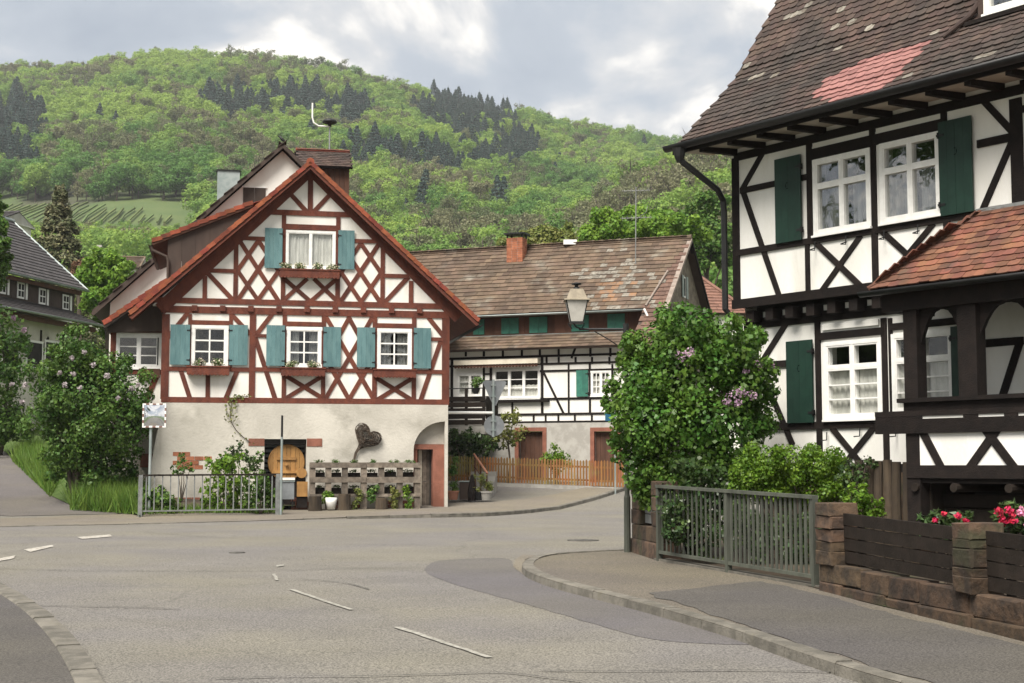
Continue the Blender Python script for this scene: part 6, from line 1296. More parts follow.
def boundary():
    a, b = gp(818, 590, .1), gp(1024, 641, .1); F = Frame((a.x, a.y, 0), (b.x-a.x, b.y-a.y)); Ln = (b-a).length; zz = lambda u: lerp(a.z, b.z, u/Ln)
    # low wall, two courses
    W_ = thing('sandstone_wall', 'low mossy red sandstone wall under the dark plank fence', 'wall', F.at(2.5, zz(2.5))); px = F.px
    up = px(855, 575)[0]; end = Ln*1.75
    for row in range(2):
        u = .0 if row == 0 else .0
        while u < end:
            w = random.uniform(.55, 1.15); z_ = zz(u+w/2); stepz = .0
            block(F, u+.008, u+w-.008, z_-.12+row*.235, z_+.112+row*.235+(stepz if row else 0), -.30, .0+random.uniform(-.015, .015)-(.04 if row else 0), 'stone', W_); u += w
    m = MB(); m.hexa([F.at(u, zz(u)+v, n) for n in (-.28, -.06) for u, v in ((0, -.15), (end, -.15), (end, .30), (0, .30))]); m.obj('core', MT['dim'], W_)
    ztop = lambda u: zz(u)+.35
    # pillars
    def pillar(u0, u1, h, label, cap=True):
        o = thing('stone_pillar', label, 'pillar', F.at((u0+u1)/2, ztop(u0), -.12), 'sandstone pillars of the boundary'); n = 5; z_ = ztop((u0+u1)/2)-.02
        cuts = [0]+sorted((k+random.uniform(-.22, .22))/n for k in range(1, n))+[1]
        for k in range(n):
            jj = random.uniform(-.008, .008); block(F, u0+jj, u1+jj*.5, z_+h*cuts[k]+.003, z_+h*cuts[k+1]-.002, -.36, .015+jj, 'stone', o)
        return o
    p0 = px(816.5, 550)[0], px(851, 550)[0]; p1 = px(953.5, 560)[0], px(991, 560)[0]
    z1 = px(834, 501)[1]; z2 = px(972, 521)[1]
    pillar(p0[0], p0[0]+.44, z1-ztop(p0[0]), 'square red sandstone pillar at the end of the metal railing'); pillar(p1[0], p1[0]+.36, z2-ztop(p1[0]), 'square sandstone pillar between two bays of dark planks')
    # plank bays
    for k, (u0, u1, lab) in enumerate(((p0[0]+.45, p1[0]-.01, 'dark brown plank fence bay between the two sandstone pillars'), (p1[0]+.37, end-.1, 'dark brown plank fence bay running out at the right picture edge'))):
        o = thing('plank_fence', lab, 'fence', F.at((u0+u1)/2, ztop(u0), -.16), 'dark plank fence bays'); n = 4; hb = .153
        for i in range(n):
            m = MB(); m.hexa([F.at(u, ztop(u)+.03+v, nn) for nn in (-.20, -.16+.003*i) for u, v in ((u0, i*hb), (u1, i*hb), (u1, (i+1)*hb-.016), (u0, (i+1)*hb-.016))]); m.obj('plank', MT['plank'], o)
        for u in (u0+.3, u1-.3): m = MB(); m.fbox(F, u-.04, u+.04, ztop(u), ztop(u)+.6, -.27, -.205); m.obj('post', MT['plank'], o)
    # corner piece by the lamp post: stone foot, two thin pillars, grey planks between
    a2, b2 = gp(631, 551.5, .1), gp(656.5, 560, .1); G = Frame((a2.x, a2.y, 0), (b2.x-a2.x, b2.y-a2.y)); l2 = (b2-a2).length; z_ = a2.z
    o = thing('stone_corner', 'sandstone wall corner with grey planks set in beside the lamp post', 'wall', G.at(l2/2, z_))
    block(G, 0, l2, z_-.15, z_+.22, -.4, .0, 'stone', o); block(G, 0, l2, z_+.23, z_+.46, -.4, -.01, 'stone', o)
    for u0, u1 in ((0, l2*.34), (l2*.80, l2)):
        for k in range(3): block(G, u0, u1, z_+.47+k*.24, z_+.70+k*.24, -.36, -.01, 'stone', o)
    for k in range(4): m = MB(); m.fbox(G, l2*.34, l2*.8, z_+.50+k*.155, z_+.64+k*.155, -.14, -.10); m.obj('plank', MT['grey'] if k < 4 else MT['plank'], o)
boundary()
def palisade():
    F = RF.off(.80); o = thing('log_palisade', 'row of upright barked logs beside the porch', 'palisade', F.at(F.px(890, 530)[0], .2))
    for i, x in enumerate((860, 869, 878, 887.5, 896.5, 905.5, 913.5)):
        u, v = F.px(x, 459+i*.8+random.uniform(-2, 2)); m = MB(); m.tube([F.at(u, .05, -.03*(i % 2)), F.at(u+random.uniform(-.02, .02), v*.6, 0), F.at(u+random.uniform(-.02, .02), v, -.02*(i % 2))], [.075, .07, .068], 10); m.obj('log', MT['log'], o, False)
palisade()
# ================================================================ STREET FURNITURE
def street_lamp():
    b = gp(627.5, 552, .1); X, Y = b.x, b.y; P = lambda x, y: (lambda q: EYE+q*(Y/q.y))(ray(x, y)); o = thing('street_lamp', 'old-style lantern street lamp with a side arm at the lilac corner', 'street lamp', b)
    t = P(626.5, 326); m = MB(); m.tube([b-Z*.1, b+Z*.9, b+Z*.95, Vector((X, Y, t.z))], [.058, .055, .042, .036], 10); m.obj('post', MT['fence'], o); m = MB(); m.tube([Vector((X, Y, t.z-.35)), Vector((X, Y, t.z+.04))], .05, 10); m.obj('bracket_clamp', MT['metal'], o)
    e = P(579, 329.2); a = P(626, 329.2); m = MB(); m.tube([a, e], .020, 8); m.tube([P(617, 345), P(608, 339), P(594, 331)], .010, 6); m.obj('arm', MT['metal'], o)
    cx = P(576.5, 300); s = Y/FPX; L0 = lambda y: P(576.5, y).z
    m = MB(); m.tube([P(581, 329), P(576, 327), P(573.5, 323.2)], .014, 6); m.tube([P(572, 329), P(569, 325), P(568.5, 323)], .010, 6); m.tube([P(581, 329), P(584, 325), P(584, 323)], .010, 6); m.obj('cradle', MT['metal'], o)
    def ring(hw, z): return [(cx.x+dx*hw, Y+dy*hw, z) for dx, dy in ((-1, -1), (1, -1), (1, 1), (-1, 1))]
    zb, zt = L0(322.5), L0(301); hb, ht = 6.2*s, 10.6*s; R0, R1 = ring(hb, zb), ring(ht, zt)
    for k in range(4):
        m = MB(); m.tube([R0[k], R1[k]], .011, 5); m.obj('corner_bar', MT['metal'], o); k2 = (k+1) % 4; A = [Vector(R0[k]), Vector(R0[k2]), Vector(R1[k2]), Vector(R1[k])]; c = sum(A, Vector())/4; n = (A[1]-A[0]).cross(A[3]-A[0]).normalized(); m = MB(); m.hexa([x.lerp(c, .04) for x in A]+[x.lerp(c, .04)+n*.004 for x in A]); m.obj('lantern_glass', MT['frost'], o)
    m = MB(); m.hexa(ring(hb*1.1, zb-.02)+ring(hb*1.1, zb+.012)); m.obj('lantern_base', MT['metal'], o)
    m = MB(); m.hexa(ring(ht*1.22, zt)+ring(ht*1.18, zt+.022)); m.hexa(ring(ht*.98, zt+.022)+ring(hb*1.05, L0(289.5))); m.obj('lantern_roof', MT['roofpale'], o)
    m = MB(); m.lathe((cx.x, Y, L0(289.6)), [(.06, 0), (.05, .035), (.03, .05), (.03, .07), (.085, .085), (.085, .105), (.03, .12)], 12); m.obj('lantern_cap', MT['metal'], o)
MT['frost'] = M('frosted_lamp_glass', (.46, .44, .40), (.36, .34, .31), scale=5, rough=.35, spec=.5)
MT['roofpale'] = M('bleached_copper', (.26, .22, .16), (.19, .16, .115), scale=9, rough=.6)
street_lamp()
def signs():
    F = LF.off(-1.2); k = F.px(449, 412.5); e = F.px(493, 412.5); o = thing('sign_bracket', 'bracket arm from the red house carrying two traffic signs seen from behind', 'traffic sign', F.at(k[0], k[1]))
    u = F.px(493.3, 410)[0]; m = MB(); m.tube([F.at(8.9, k[1]), F.at(u, k[1])], .045, 8); m.obj('arm', MT['white'], o)
    t, b = F.px(493, 379.5)[1], F.px(493, 437)[1]; m = MB(); m.tube([F.at(u, b), F.at(u, t)], .045, 10); m.obj('pole', MT['zinc'], o)
    q = F.rect(483, 380.5, 507, 405.5); um = (q[0]+q[2])/2; m = MB(); m.prism(F, [(um-.05, q[1]), (um+.05, q[1]), (q[2], q[3]-.05), (q[2]-.06, q[3]), (q[0]+.06, q[3]), (q[0], q[3]-.05)], -.075, -.065); m.obj('triangle_plate', MT['sign'], o)
    r = F.rect(485.5, 415.2, 503.5, 436); c = ((r[0]+r[2])/2, (r[1]+r[3])/2); R_ = (r[3]-r[1])/2; m = MB(); m.prism(F, [(c[0]+R_*cos(2*pi*i/28), c[1]+R_*sin(2*pi*i/28)) for i in range(28)], -.075, -.065); m.obj('round_plate', MT['sign'], o)
    for v in (q[1]+.3, q[3]-.15, c[1]+.15, c[1]-.15): m = MB(); m.fbox(F, u-.08, u+.08, v-.02, v+.02, -.064, .05); m.obj('clamp', MT['zinc'], o)
    # blue sign behind the lilac
    X = (614.8-512)/FPX*50; Y = 50; zg = g(X, Y); b = Vector((X, Y, zg)); o = thing('blue_sign', 'blue sign plate on a thin post, half hidden by the lilac', 'traffic sign', b); m = MB(); m.tube([b-Z*.1, b+Z*3.1], .03, 8); m.obj('post', MT['zinc'], o); m = MB(); G = Frame((X, Y-.05, 0), (1, 0)); r = G.rect(605, 403, 614, 421); m.fbox(G, r[0], r[2], r[1], r[3], 0, .012); m.obj('plate', MT['blue'], o)
MT['blue'] = M('blue_sign_paint', (.015, .095, .16), (.015, .08, .14), scale=3, rough=.45)
MT['redpaint'] = M('red_reflector', (.20, .115, .095), rough=.5)
MT['mirror'] = M('mirror_glass', (.75, .77, .80), (.70, .72, .75), rough=.06, metallic=1.)
signs()
def traffic_mirror():
    b = gp(149.5, 513.5, .05); Y = b.y+.4; P = lambda x, y: (lambda q: EYE+q*(Y/q.y))(ray(x, y)); F = Frame((P(149.5, 500).x, Y, 0), (1, -.06)); o = thing('traffic_mirror', 'rectangular convex traffic mirror with red and white border on a post', 'mirror', (P(149.5, 513).x, Y, g(b.x, Y)))
    r = F.rect(143, 403.5, 166, 427.5); u = F.px(149.5, 460)[0]; m = MB(); m.tube([F.at(u, g(b.x, Y)-.1, -.06), F.at(u, r[1]+.3, -.06)], .042, 10); m.obj('post', MT['zinc'], o)
    n = 8; vs = []; fs = []; bw = .04                                     # domed glass
    for i in range(n+1):
        for j in range(n+1): a, c = i/n*2-1, j/n*2-1; vs.append(F.at(lerp(r[0]+bw, r[2]-bw, i/n), lerp(r[1]+bw, r[3]-bw, j/n), .01+.05*(1-a*a)*(1-c*c)))
    for i in range(n):
        for j in range(n): q = i*(n+1)+j; fs.append((q, q+n+1, q+n+2, q+1))
    mesh_obj('mirror_glass', vs, fs, MT['mirror'], o, True)
    m = MB(); m.fbox(F, r[0], r[2], r[1], r[3], -.04, .008); m.obj('backing', MT['white'], o)
    k = 0
    for (ua, va, ub, vb) in ((r[0], r[1], r[2], r[1]+bw), (r[0], r[3]-bw, r[2], r[3]), (r[0], r[1]+bw, r[0]+bw, r[3]-bw), (r[2]-bw, r[1]+bw, r[2], r[3]-bw)):
        n = 7
        for i in range(n):
            m = MB(); h = ub-ua > vb-va; x0, x1 = (lerp(ua, ub, i/n), lerp(ua, ub, (i+1)/n)) if h else (ua, ub); y0, y1 = (va, vb) if h else (lerp(va, vb, i/n), lerp(va, vb, (i+1)/n)); m.fbox(F, x0, x1, y0, y1, .009, .03); m.obj('border_block', MT['white' if i % 2 == 0 else 'redpaint'], o)
traffic_mirror()
def railing_left():
    a, b = gp(138, 514.5, .08), gp(279, 512.2, .1); F = Frame((a.x, a.y, 0), (b.x-a.x, b.y-a.y)); Ln = (b-a).length; zz = lambda u: lerp(a.z, b.z, u/Ln); o = thing('street_railing', 'grey metal bar railing before the cellar garden of the red house', 'railing', F.at(Ln/2, zz(Ln/2))); H = F.px(200, 474)[1]-zz(Ln/2)
    for u in (0.05, Ln-.05): m = MB(); m.fbox(F, u-.055, u+.055, zz(u)-.1, zz(u)+H-.01, -.05, .05); m.obj('post', MT['grey'], o)
    m = MB(); m.hexa([F.at(u, zz(u)+H+w, n) for n in (-.03, .03) for u, w in ((-.05, -.05), (Ln+.02, -.05), (Ln+.02, 0), (-.05, 0))]); m.obj('top_rail', MT['plank'], o); m = MB(); m.hexa([F.at(u, zz(u)+w, n) for n in (-.02, .02) for u, w in ((0, .07), (Ln, .07), (Ln, .11), (0, .11))]); m.obj('bottom_rail', MT['grey'], o)
    n = 17
    for i in range(n): u = lerp(.1, Ln-.1, (i+.5)/n); m = MB(); m.tube([F.at(u, zz(u)+.1, 0), F.at(u, zz(u)+H-.045, 0)], .019, 6); m.obj('bar', MT['grey'], o)
    u = Ln+.03; o = thing('slim_post', 'slim grey post with dark top at the right end of the street railing', 'post', F.at(u, zz(u), .12)); m = MB(); m.tube([F.at(u, zz(u)-.1, .12), F.at(u, F.px(279, 437)[1], .12)], .035, 9); m.obj('pole', MT['zinc'], o); m = MB(); m.tube([F.at(u, F.px(279, 437)[1], .12), F.at(u, F.px(279, 415.5)[1], .12)], .032, 9); m.obj('top_sleeve', MT['metal'], o)
railing_left()
# ---- things along the cellar wall
def cellar_things():
    F = LF.off(.25); p = F.px; gz = lambda u, n=0: g(*F.at(u, 0, n)[:2])+.12
    r = F.rect(269.5, 447, 304.5, 477.5); c = ((r[0]+r[2])/2, (r[1]+r[3])/2); R_ = (r[2]-r[0])/2; o = thing('barrel_head', 'round honey-coloured wine barrel front standing in the cellar opening', 'barrel', F.at(c[0], .3, -.3)); G = F.off(-.5); n = 8
    for k in range(n):                                             # staves of the head
        ua, ub = c[0]-R_+2*R_*k/n+.004, c[0]-R_+2*R_*(k+1)/n-.004; ca, cb = [sqrt(max(0, R_*R_-(x-c[0])**2)) for x in (ua, ub)]; m = MB(); m.prism(G, [(ua, c[1]-ca), (ub, c[1]-cb), (ub, c[1]+cb), (ua, c[1]+ca)], .0, .03+.004*(k % 2)); m.obj('stave', MT['pine'], o)
    for v, w in ((c[1]+.12, .55), (c[1]-.30, .8)): m = MB(); m.fbox(G, c[0]-R_*w, c[0]+R_*w, v-.045, v+.045, .034, .08); m.obj('batten', MT['pine'], o)
    m = MB(); m.tube([G.at(c[0]+R_*1.0*cos(a), c[1]+R_*1.0*sin(a), .0) for a in [2*pi*i/36 for i in range(37)]], .035, 6); m.obj('hoop', MT['pine'], o)
    m = MB(); m.tube([G.at(c[0], c[1]-.06, .03), G.at(c[0], c[1]-.06, .16)], .05, 10); m.obj('bung', MT['pine'], o)
    m = MB(); m.fbox(G, c[0]-.7, c[0]+.7, .1, c[1]-R_*.75, -.35, -.05); m.obj('cradle', MT['dark'], o)
    u, v = p(302, 473); m = MB(); m.lathe(F.at(u, v, -.2), [(.02, -.02)], 8) if 0 else m.tube([F.at(u, v, -.30), F.at(u, v, -.18)], .16, 16); q = m.obj('log_slice', MT['pine']); tag(q, 'round pale log slice leaning beside the barrel front', 'log')
    r = F.rect(281.5, 481.5, 293.5, 499); o = thing('utility_box', 'grey metal utility box on a stand below the barrel front', 'box', F.at(r[0]+.1, r[1], .2)); m = MB(); m.fbox(F, r[0], r[2], r[1], r[3], .1, .35); m.obj('case', MT['sign'], o); m = MB(); m.fbox(F, r[0]-.02, r[2]+.02, r[3], r[3]+.03, .08, .38); m.obj('lid', MT['zinc'], o)
    for uu in (r[0]+.03, r[2]-.06): m = MB(); m.fbox(F, uu, uu+.03, gz(uu), r[1], .15, .3); m.obj('leg', MT['metal'], o)
    m = MB(); m.fbox(F, r[0]-.05, r[2]+.02, r[3]+.05, r[3]+.12, .05, .3); q = m.obj('white_tray', MT['white']); tag(q, 'white tray lying on the grey utility box', 'tray')
    r = F.rect(296.5, 481.5, 307, 496.5); o = thing('wooden_crate', 'small pale wooden crate on a dark stand beside the utility box', 'crate', F.at(r[0]+.1, r[1], .2)); n = 4
    for k in range(n): m = MB(); m.fbox(F, r[0], r[2], lerp(r[1], r[3], k/n)+.005, lerp(r[1], r[3], (k+1)/n), .25, .27); m.obj('board', MT['pine'], o)
    m = MB(); m.fbox(F, r[0]+.01, r[2]-.01, r[1], r[3]-.02, .0, .249); m.obj('core', MT['pine'], o); m = MB(); m.fbox(F, r[0], r[2], gz(r[0]), r[1]-.002, .05, .22); m.obj('stand', MT['dark'], o)
    # pallet planter
    Pn = F.off(.55); x = lambda X: Pn.px(X, 480)[0]; z_ = lambda Y: Pn.px(365, Y)[1]; gzz = g(*Pn.at(x(365), 0)[:2])+.10
    o = thing('pallet_planter', 'weathered pallet planter standing before the cellar wall', 'planter', Pn.at(x(365), gzz)); ub = [x(q) for q in (310, 338, 366, 393, 421)]
    for k, (ya, yb) in enumerate(((463, 467.6), (477, 482.6), (493.8, 497))):
        for i in range(2): m = MB(); m.fbox(Pn, ub[0] if i == 0 else ub[2]+.012, ub[2] if i == 0 else ub[4], z_(yb)+random.uniform(-.015, .015), z_(ya), .0, .03+.004*i); m.obj('board', MT['oldwood'], o)
        m = MB(); m.fbox(Pn, ub[0]+.03, ub[4]-.03, z_(yb), z_(yb)+.03, -.33, -.002); m.obj('trough_floor', MT['oldwood'], o)
        m = MB(); m.fbox(Pn, ub[0], ub[4], z_(yb)+.0, z_(ya)+.02, -.37, -.34); m.obj('back_board', MT['oldwood'], o)
    for X in (312.5, 328.5, 345, 364, 381.5, 400, 417.5): m = MB(); u = x(X); m.fbox(Pn, u-.09, u+.09, gzz, z_(464.2), -.16, -.004); m.obj('upright', MT['oldwood'], o)
    for k, (ya, yb) in enumerate(((471.5, 477), (487, 494))):      # dark boxes added to paint the gaps dark, and low growth in each bay
        for i in range(6):
            u0, u1 = x((312.5, 328.5, 345, 364, 381.5, 400)[i])+.1, x((328.5, 345, 364, 381.5, 400, 417.5)[i])-.1; m = MB(); m.fbox(Pn, u0, u1, z_(yb), z_(ya)-random.uniform(0, .05), -.30, -.18); m.obj('gap_dark_box', MT['plank'], o)
            c = Pn.at((u0+u1)/2, z_(ya), -.2); P, Nn = crown_pts(70, [((c.x, c.y, c.z+.02), (.17, .08, .06))], .9); leaves('low_growth', P, Nn, .06, MT['flower_leaf' if (i+k) % 2 else 'shrub_mid'], o, .5)
    lab = ['left end', 'second place from the left', 'third place from the left', 'third place from the right', 'second place from the right', 'right end']
    for i, X in enumerate((320, 336, 357, 373, 395, 411)):
        c = Pn.at(x(X), z_(463), -.15); P, Nn = crown_pts(90, [((c.x+random.uniform(-.12, .12), c.y, c.z+.05), (.10, .08, .07)) for _ in range(3)], .9); q = leaves('succulent', P, Nn, .06, MT['shrub_mid' if i % 2 else 'flower_leaf'], None, .45); tag(q, 'small succulent on the pallet planter top, '+lab[i], 'succulent', 'succulents on the pallet planter')
    for i, (X, y0, y1, w, mt) in enumerate(((327, 493, 500, 7, 'privet'), (357, 490, 510, 6, 'yellowish'), (373, 488, 500, 6, 'shrub_mid'), (395, 490, 508, 6, 'yellowish'), (408, 488, 511, 7, 'privet'))):
        c = [Pn.at(x(X+random.uniform(-w, w)*.6), z_(lerp(y0, y1, k/6)), .10) for k in range(7)]; P, Nn = crown_pts(330, [(tuple(q), (.12, .08, .12)) for q in c], .9); q = leaves('trailing_plant', P, Nn, .075, MT[mt], None, .7)
        tag(q, ['bushy green plant over the white pot in the pallet planter', 'yellowish trailing plant left of the middle of the pallet planter', 'short green trailing plant in the middle of the pallet planter', 'yellowish trailing plant right of the middle of the pallet planter', 'lush green trailing plant at the right end of the pallet planter'][i], 'plant', 'plants hanging from the pallet planter')
    for i, (X, y0, w, lab_) in enumerate(((315, 496, .20, 'upright log stump under the left end of the pallet planter'), (344, 494, .20, 'dark log stump left of the middle below the pallet planter'), (381, 498, .19, 'reddish log stump below the middle of the pallet planter'))):
        m = MB(); c = Pn.at(x(X), gzz, .22); m.lathe(c, [(w*1.08, -.05), (w, .12), (w*.95, z_(y0)-gzz), (w*.9, z_(y0)-gzz+.01)], 14); q = m.obj('log_stump', MT['log']); tag(q, lab_, 'stump', 'log stumps below the planter')
    m = MB(); c = Pn.at(x(331), z_(509), .2); m.lathe(c, [(.12, 0), (.17, .22), (.18, .36), (.15, .36)], 14); q = m.obj('white_pot', MT['white'], None, True); tag(q, 'white flower pot hanging below the left half of the pallet planter', 'pot')
    # twig heart on the wall
    Hf = LF; o = MB(); c = Hf.px(367, 437, .1)
    s = Hf.m(367, 437)
    def heart(t, k): 
        x_ = 16*sin(t)**3; y_ = 13*cos(t)-5*cos(2*t)-2*cos(3*t)-cos(4*t); a = radians(-32); x_, y_ = x_*k*.92, y_*k*.85; return (x_*cos(a)-y_*sin(a), x_*sin(a)+y_*cos(a))
    for i in range(230):
        k = random.random()**.6; t0 = random.uniform(0, 6.28); L_ = random.uniform(.5, 1.6); P = []
        for j in range(7): x_, y_ = heart(t0+L_*j/6, k*random.uniform(.95, 1.05)); P.append(Hf.at(c[0]+x_*s, c[1]+y_*s, .07+.10*(1-k)+random.uniform(0, .11)))
        o.tube(P, random.uniform(.006, .011), 4)
    for i in range(16):
        q0 = heart(pi, .9); P = [Hf.at(c[0]+q0[0]*s+random.uniform(-.05, .08), c[1]+q0[1]*s+random.uniform(0, .2), .1), Hf.at(c[0]-11*s+random.uniform(-.04, .04), c[1]-16*s, .10), Hf.at(c[0]-13.5*s+random.uniform(-.03, .03), c[1]-26*s, .09)]; o.tube(P, .010, 4)
    q = o.obj('twig_heart', MT['twig']); tag(q, 'heart of woven dry twigs hanging on the cellar wall', 'ornament')
cellar_things()
# ---- steps, pots and handrail right of the doorway
def stair_corner():
    Y = 47.6; P = lambda x, y, YY=Y: (lambda q: EYE+q*(YY/q.y))(ray(x, y)); F = Frame((0, Y, 0), (1, -.12)); p = F.px; gz = lambda u: g(F.at(u, 0).x, F.at(u, 0).y)+.08
    def pot(x, y, r, h, label, mat, top, leaf, n, sz, grp='pots by the doorway', hh=.3, rr=.2):
        u = p(x, y)[0]; c = F.at(u, max(gz(u), p(x, y)[1])); o = thing('plant_pot', label, 'pot', c, grp); m = MB(); m.lathe(c, [(r*.72, 0), (r*.95, h*.82), (r*1.06, h*.83), (r*1.06, h), (r*.9, h), (r*.88, h*.9)], 16); m.obj('pot', MT[mat], o, False); L = [((c.x+random.uniform(-rr, rr)*.6, c.y+random.uniform(-.1, .1), c.z+h+hh*random.random()), (rr*.55, rr*.5, rr*.55)) for _ in range(6)]; Pp, Nn = crown_pts(n, L, .9); leaves('foliage', Pp, Nn, sz, MT[leaf], o, .4); stems(o, c+Z*h, [Vector(L[0][0]), Vector(L[1][0])], .012)
    pot(453, 509, .20, .30, 'terracotta pot with a tall bluish plant right of the doorway', 'terra', 0, 'shrub_mid', 260, .14, hh=1.1, rr=.28)
    pot(479, 508, .16, .28, 'small dark pot with yellow-green foliage below the handrail', 'metal', 0, 'yellowish', 240, .10, hh=.55, rr=.28)
    pot(486, 509, .20, .30, 'grey stone pot with drooping flowers at the corner of the steps', 'concrete', 0, 'yellowish', 260, .09, hh=.25, rr=.24)
    pot(421.5, 511, .13, .25, 'narrow dark pot with a clipped conifer left of the doorway', 'metal', 0, 'ivy', 240, .06, hh=.5, rr=.14)
    # rain barrel box and dark boarded side
    r = F.rect(459, 482, 470, 508); m = MB(); k = MB(); o = thing('water_butt', 'dark square water butt beside the steps', 'water butt', F.at((r[0]+r[2])/2, gz(r[0]))); m.fbox(F, r[0], r[2], gz(r[0]), r[3], -.5, -.1); m.obj('body', MT['brownboard'], o); k.fbox(F, r[0]-.03, r[2]+.03, r[3], r[3]+.04, -.53, -.07); k.obj('lid', MT['zinc'], o)
    c = F.at(p(472, 508)[0], gz(p(472, 508)[0]), 0); m = MB(); m.lathe(c, [(.13, -.02), (.16, .25), (.12, .5), (.05, .8), (.02, .85)], 10); q = m.obj('wrapped_plant', MT['dark']); tag(q, 'pointed dark green wrapped conifer beside the water butt', 'plant')
    # flight of steps with wooden handrail
    o = thing('garden_steps', 'stone garden steps rising behind the pots with reddish wooden handrail', 'steps', P(478, 505, 49.)); S = Frame((P(462, 500, 49).x, 49., 0), (1, -.1))
    for i in range(6): m = MB(); m.fbox(S, 0.1, 1.0, .2, .55+.17*i, -.3*(i+1), -.3*i); m.obj('step', MT['concrete'], o)
    a, b = P(474, 454, 49.8), P(487.5, 473.5, 48.6); m = MB(); d = b-a; m.tube([a, b], .035, 6); m.obj('handrail', MT['terra'], o)
    for t in (.1, .5, .95): c = a.lerp(b, t); m = MB(); m.tube([Vector((c.x, c.y, g(c.x, c.y))), c], .03, 6); m.obj('baluster', MT['redbrown'], o)
    m = MB(); m.tube([a-Z*.4, b-Z*.4], .025, 6); m.obj('lower_rail', MT['redbrown'], o)
stair_corner()
# ================================================================ FURTHER HOUSES
def left_house():
    a = radians(12.6); F = Frame((-24.2, 80, 0), (sin(a), cos(a))); p = F.px; H = thing('grey_roofed_house', 'house with a large slate-grey roof and a row of small white windows at far left', 'house', F.at(-5, 4, -4))
    e = p(82.5, 290.5); ze = e[1]; u1 = e[0]; u0 = -22.; rg = p(35, 228.5, -4.5); zr = rg[1]; zl = p(97, 326, 1.5)[1]; u2 = p(97, 326, 1.5)[0]; zw = p(70, 309, .3)[1]
    U = F.u; e0 = F.at(u0, ze, .3); t0 = F.at(u0, zr, -4.5); S = (t0-e0).normalized(); ln = (t0-e0).length; w = u1-u0
    slab(H, [e0, e0+U*w, t0+U*w, t0], .12, MT['brownboard'], 'roof_boards'); tb = tile_base(.31, .42, .028, False); place_tiles('roof_tiles', tb, tile_slope(e0, U, S, w, ln, .32, .34), MT['tile_g'], H)
    b0 = F.at(u1, ze, -9.3); slab(H, [b0, b0-U*w, F.at(u0, zr, -4.5), F.at(u1, zr, -4.5)], .12, MT['tile_g'], 'rear_roof')
    m = MB(); m.tube([F.at(u0, zr+.05, -4.5), F.at(u1, zr+.05, -4.5)], .13, 7); m.obj('ridge', MT['zinc'], H); m = MB(); m.tube([F.at(u1, ze, .3), F.at(u1, zr, -4.5)], .09, 6); m.obj('verge_flashing', MT['zinc'], H)
    m = MB(); m.fbox(F, u0, u1-.3, ze-.32, ze-.1, .0, .12); m.obj('eaves_board', MT['redbrown'], H); gutter(H, F.at(u0, ze-.02, .38), F.at(u1, ze-.02, .38), .09, MT['zinc'])
    n = 44; A = F.off(-.25)
    m = MB(); m.prism(F, [(u0, 3), (u1-.4, 3), (u1-.4, ze-.1), (u0, ze-.1)], -9, -.35); m.obj('wall', MT['plaster2'], H)
    for k in range(n): m = MB(); m.fbox(A, lerp(u0, u1-.4, k/n)+.01, lerp(u0, u1-.4, (k+1)/n), zw-.2, ze-.2, -.08, .004*(k % 2)); m.obj('cladding_board', MT['brownboard'], H)
    for x, y in ((2, 279), (20.5, 284), (42, 290), (65.5, 296)):
        q = A.px(x, y+7); w_ = MB(); w_.fbox(A, q[0]-.36, q[0]+.30, q[1]-.40, q[1]+.46, .01, .05); wo = w_.obj('window', MT['white'], H)
        for s in (-.27, .02):
            for v in (-.30, .06): g_ = MB(); g_.fbox(A, q[0]+s, q[0]+s+.22, q[1]+v, q[1]+v+.30, .0, .056); g_.obj('pane', MT['dim'], wo)
        m = MB(); m.fbox(A, q[0]+.45, q[0]+.62, q[1]-.40, q[1]+.46, .01, .045); m.obj('shutter', MT['white'], H)
    e0 = F.at(u0, zl, 1.9); t0 = F.at(u0, zw, -.2); S = (t0-e0).normalized(); w2 = u2-u0; slab(H, [e0, e0+U*w2, t0+U*(w2-.6), t0], .1, MT['redbrown'], 'lower_roof_boards'); place_tiles('lower_roof_tiles', tb, tile_slope(e0, U, S, w2, (t0-e0).length, .32, .34), MT['tile_g'], H)
    m = MB(); m.fbox(F, u0, u2-.3, zl-.38, zl-.12, 1.5, 1.6); m.obj('lower_eaves_board', MT['redbrown'], H); gutter(H, F.at(u0, zl, 2.0), F.at(u2, zl, 2.0), .09, MT['zinc'])
    B = F.off(.9); m = MB(); m.fbox(B, u0, u2-.8, 3, zl-.1, -.3, 0); m.obj('lower_wall', MT['base'], H)  # darker render chosen to put the shadow on this wall into its colour
    timbers(B, H, 'dark', [('post', 40, 330, 40, 400, 3), ('post', 62, 333, 62, 400, 3), ('brace', 48, 338, 40, 352, 3), ('rail', 0, 350, 80, 356, 3)])
    for x in (10, 34, 52): q = B.px(x, 352); m = MB(); m.fbox(B, q[0]-.8, q[0]+.8, q[1]-.9, q[1]+.6, .01, .05); wo = m.obj('window', MT['white'], H); m = MB(); m.fbox(B, q[0]-.68, q[0]+.68, q[1]-.78, q[1]+.48, .0, .056); m.obj('pane', MT['dim'], wo)
left_house()
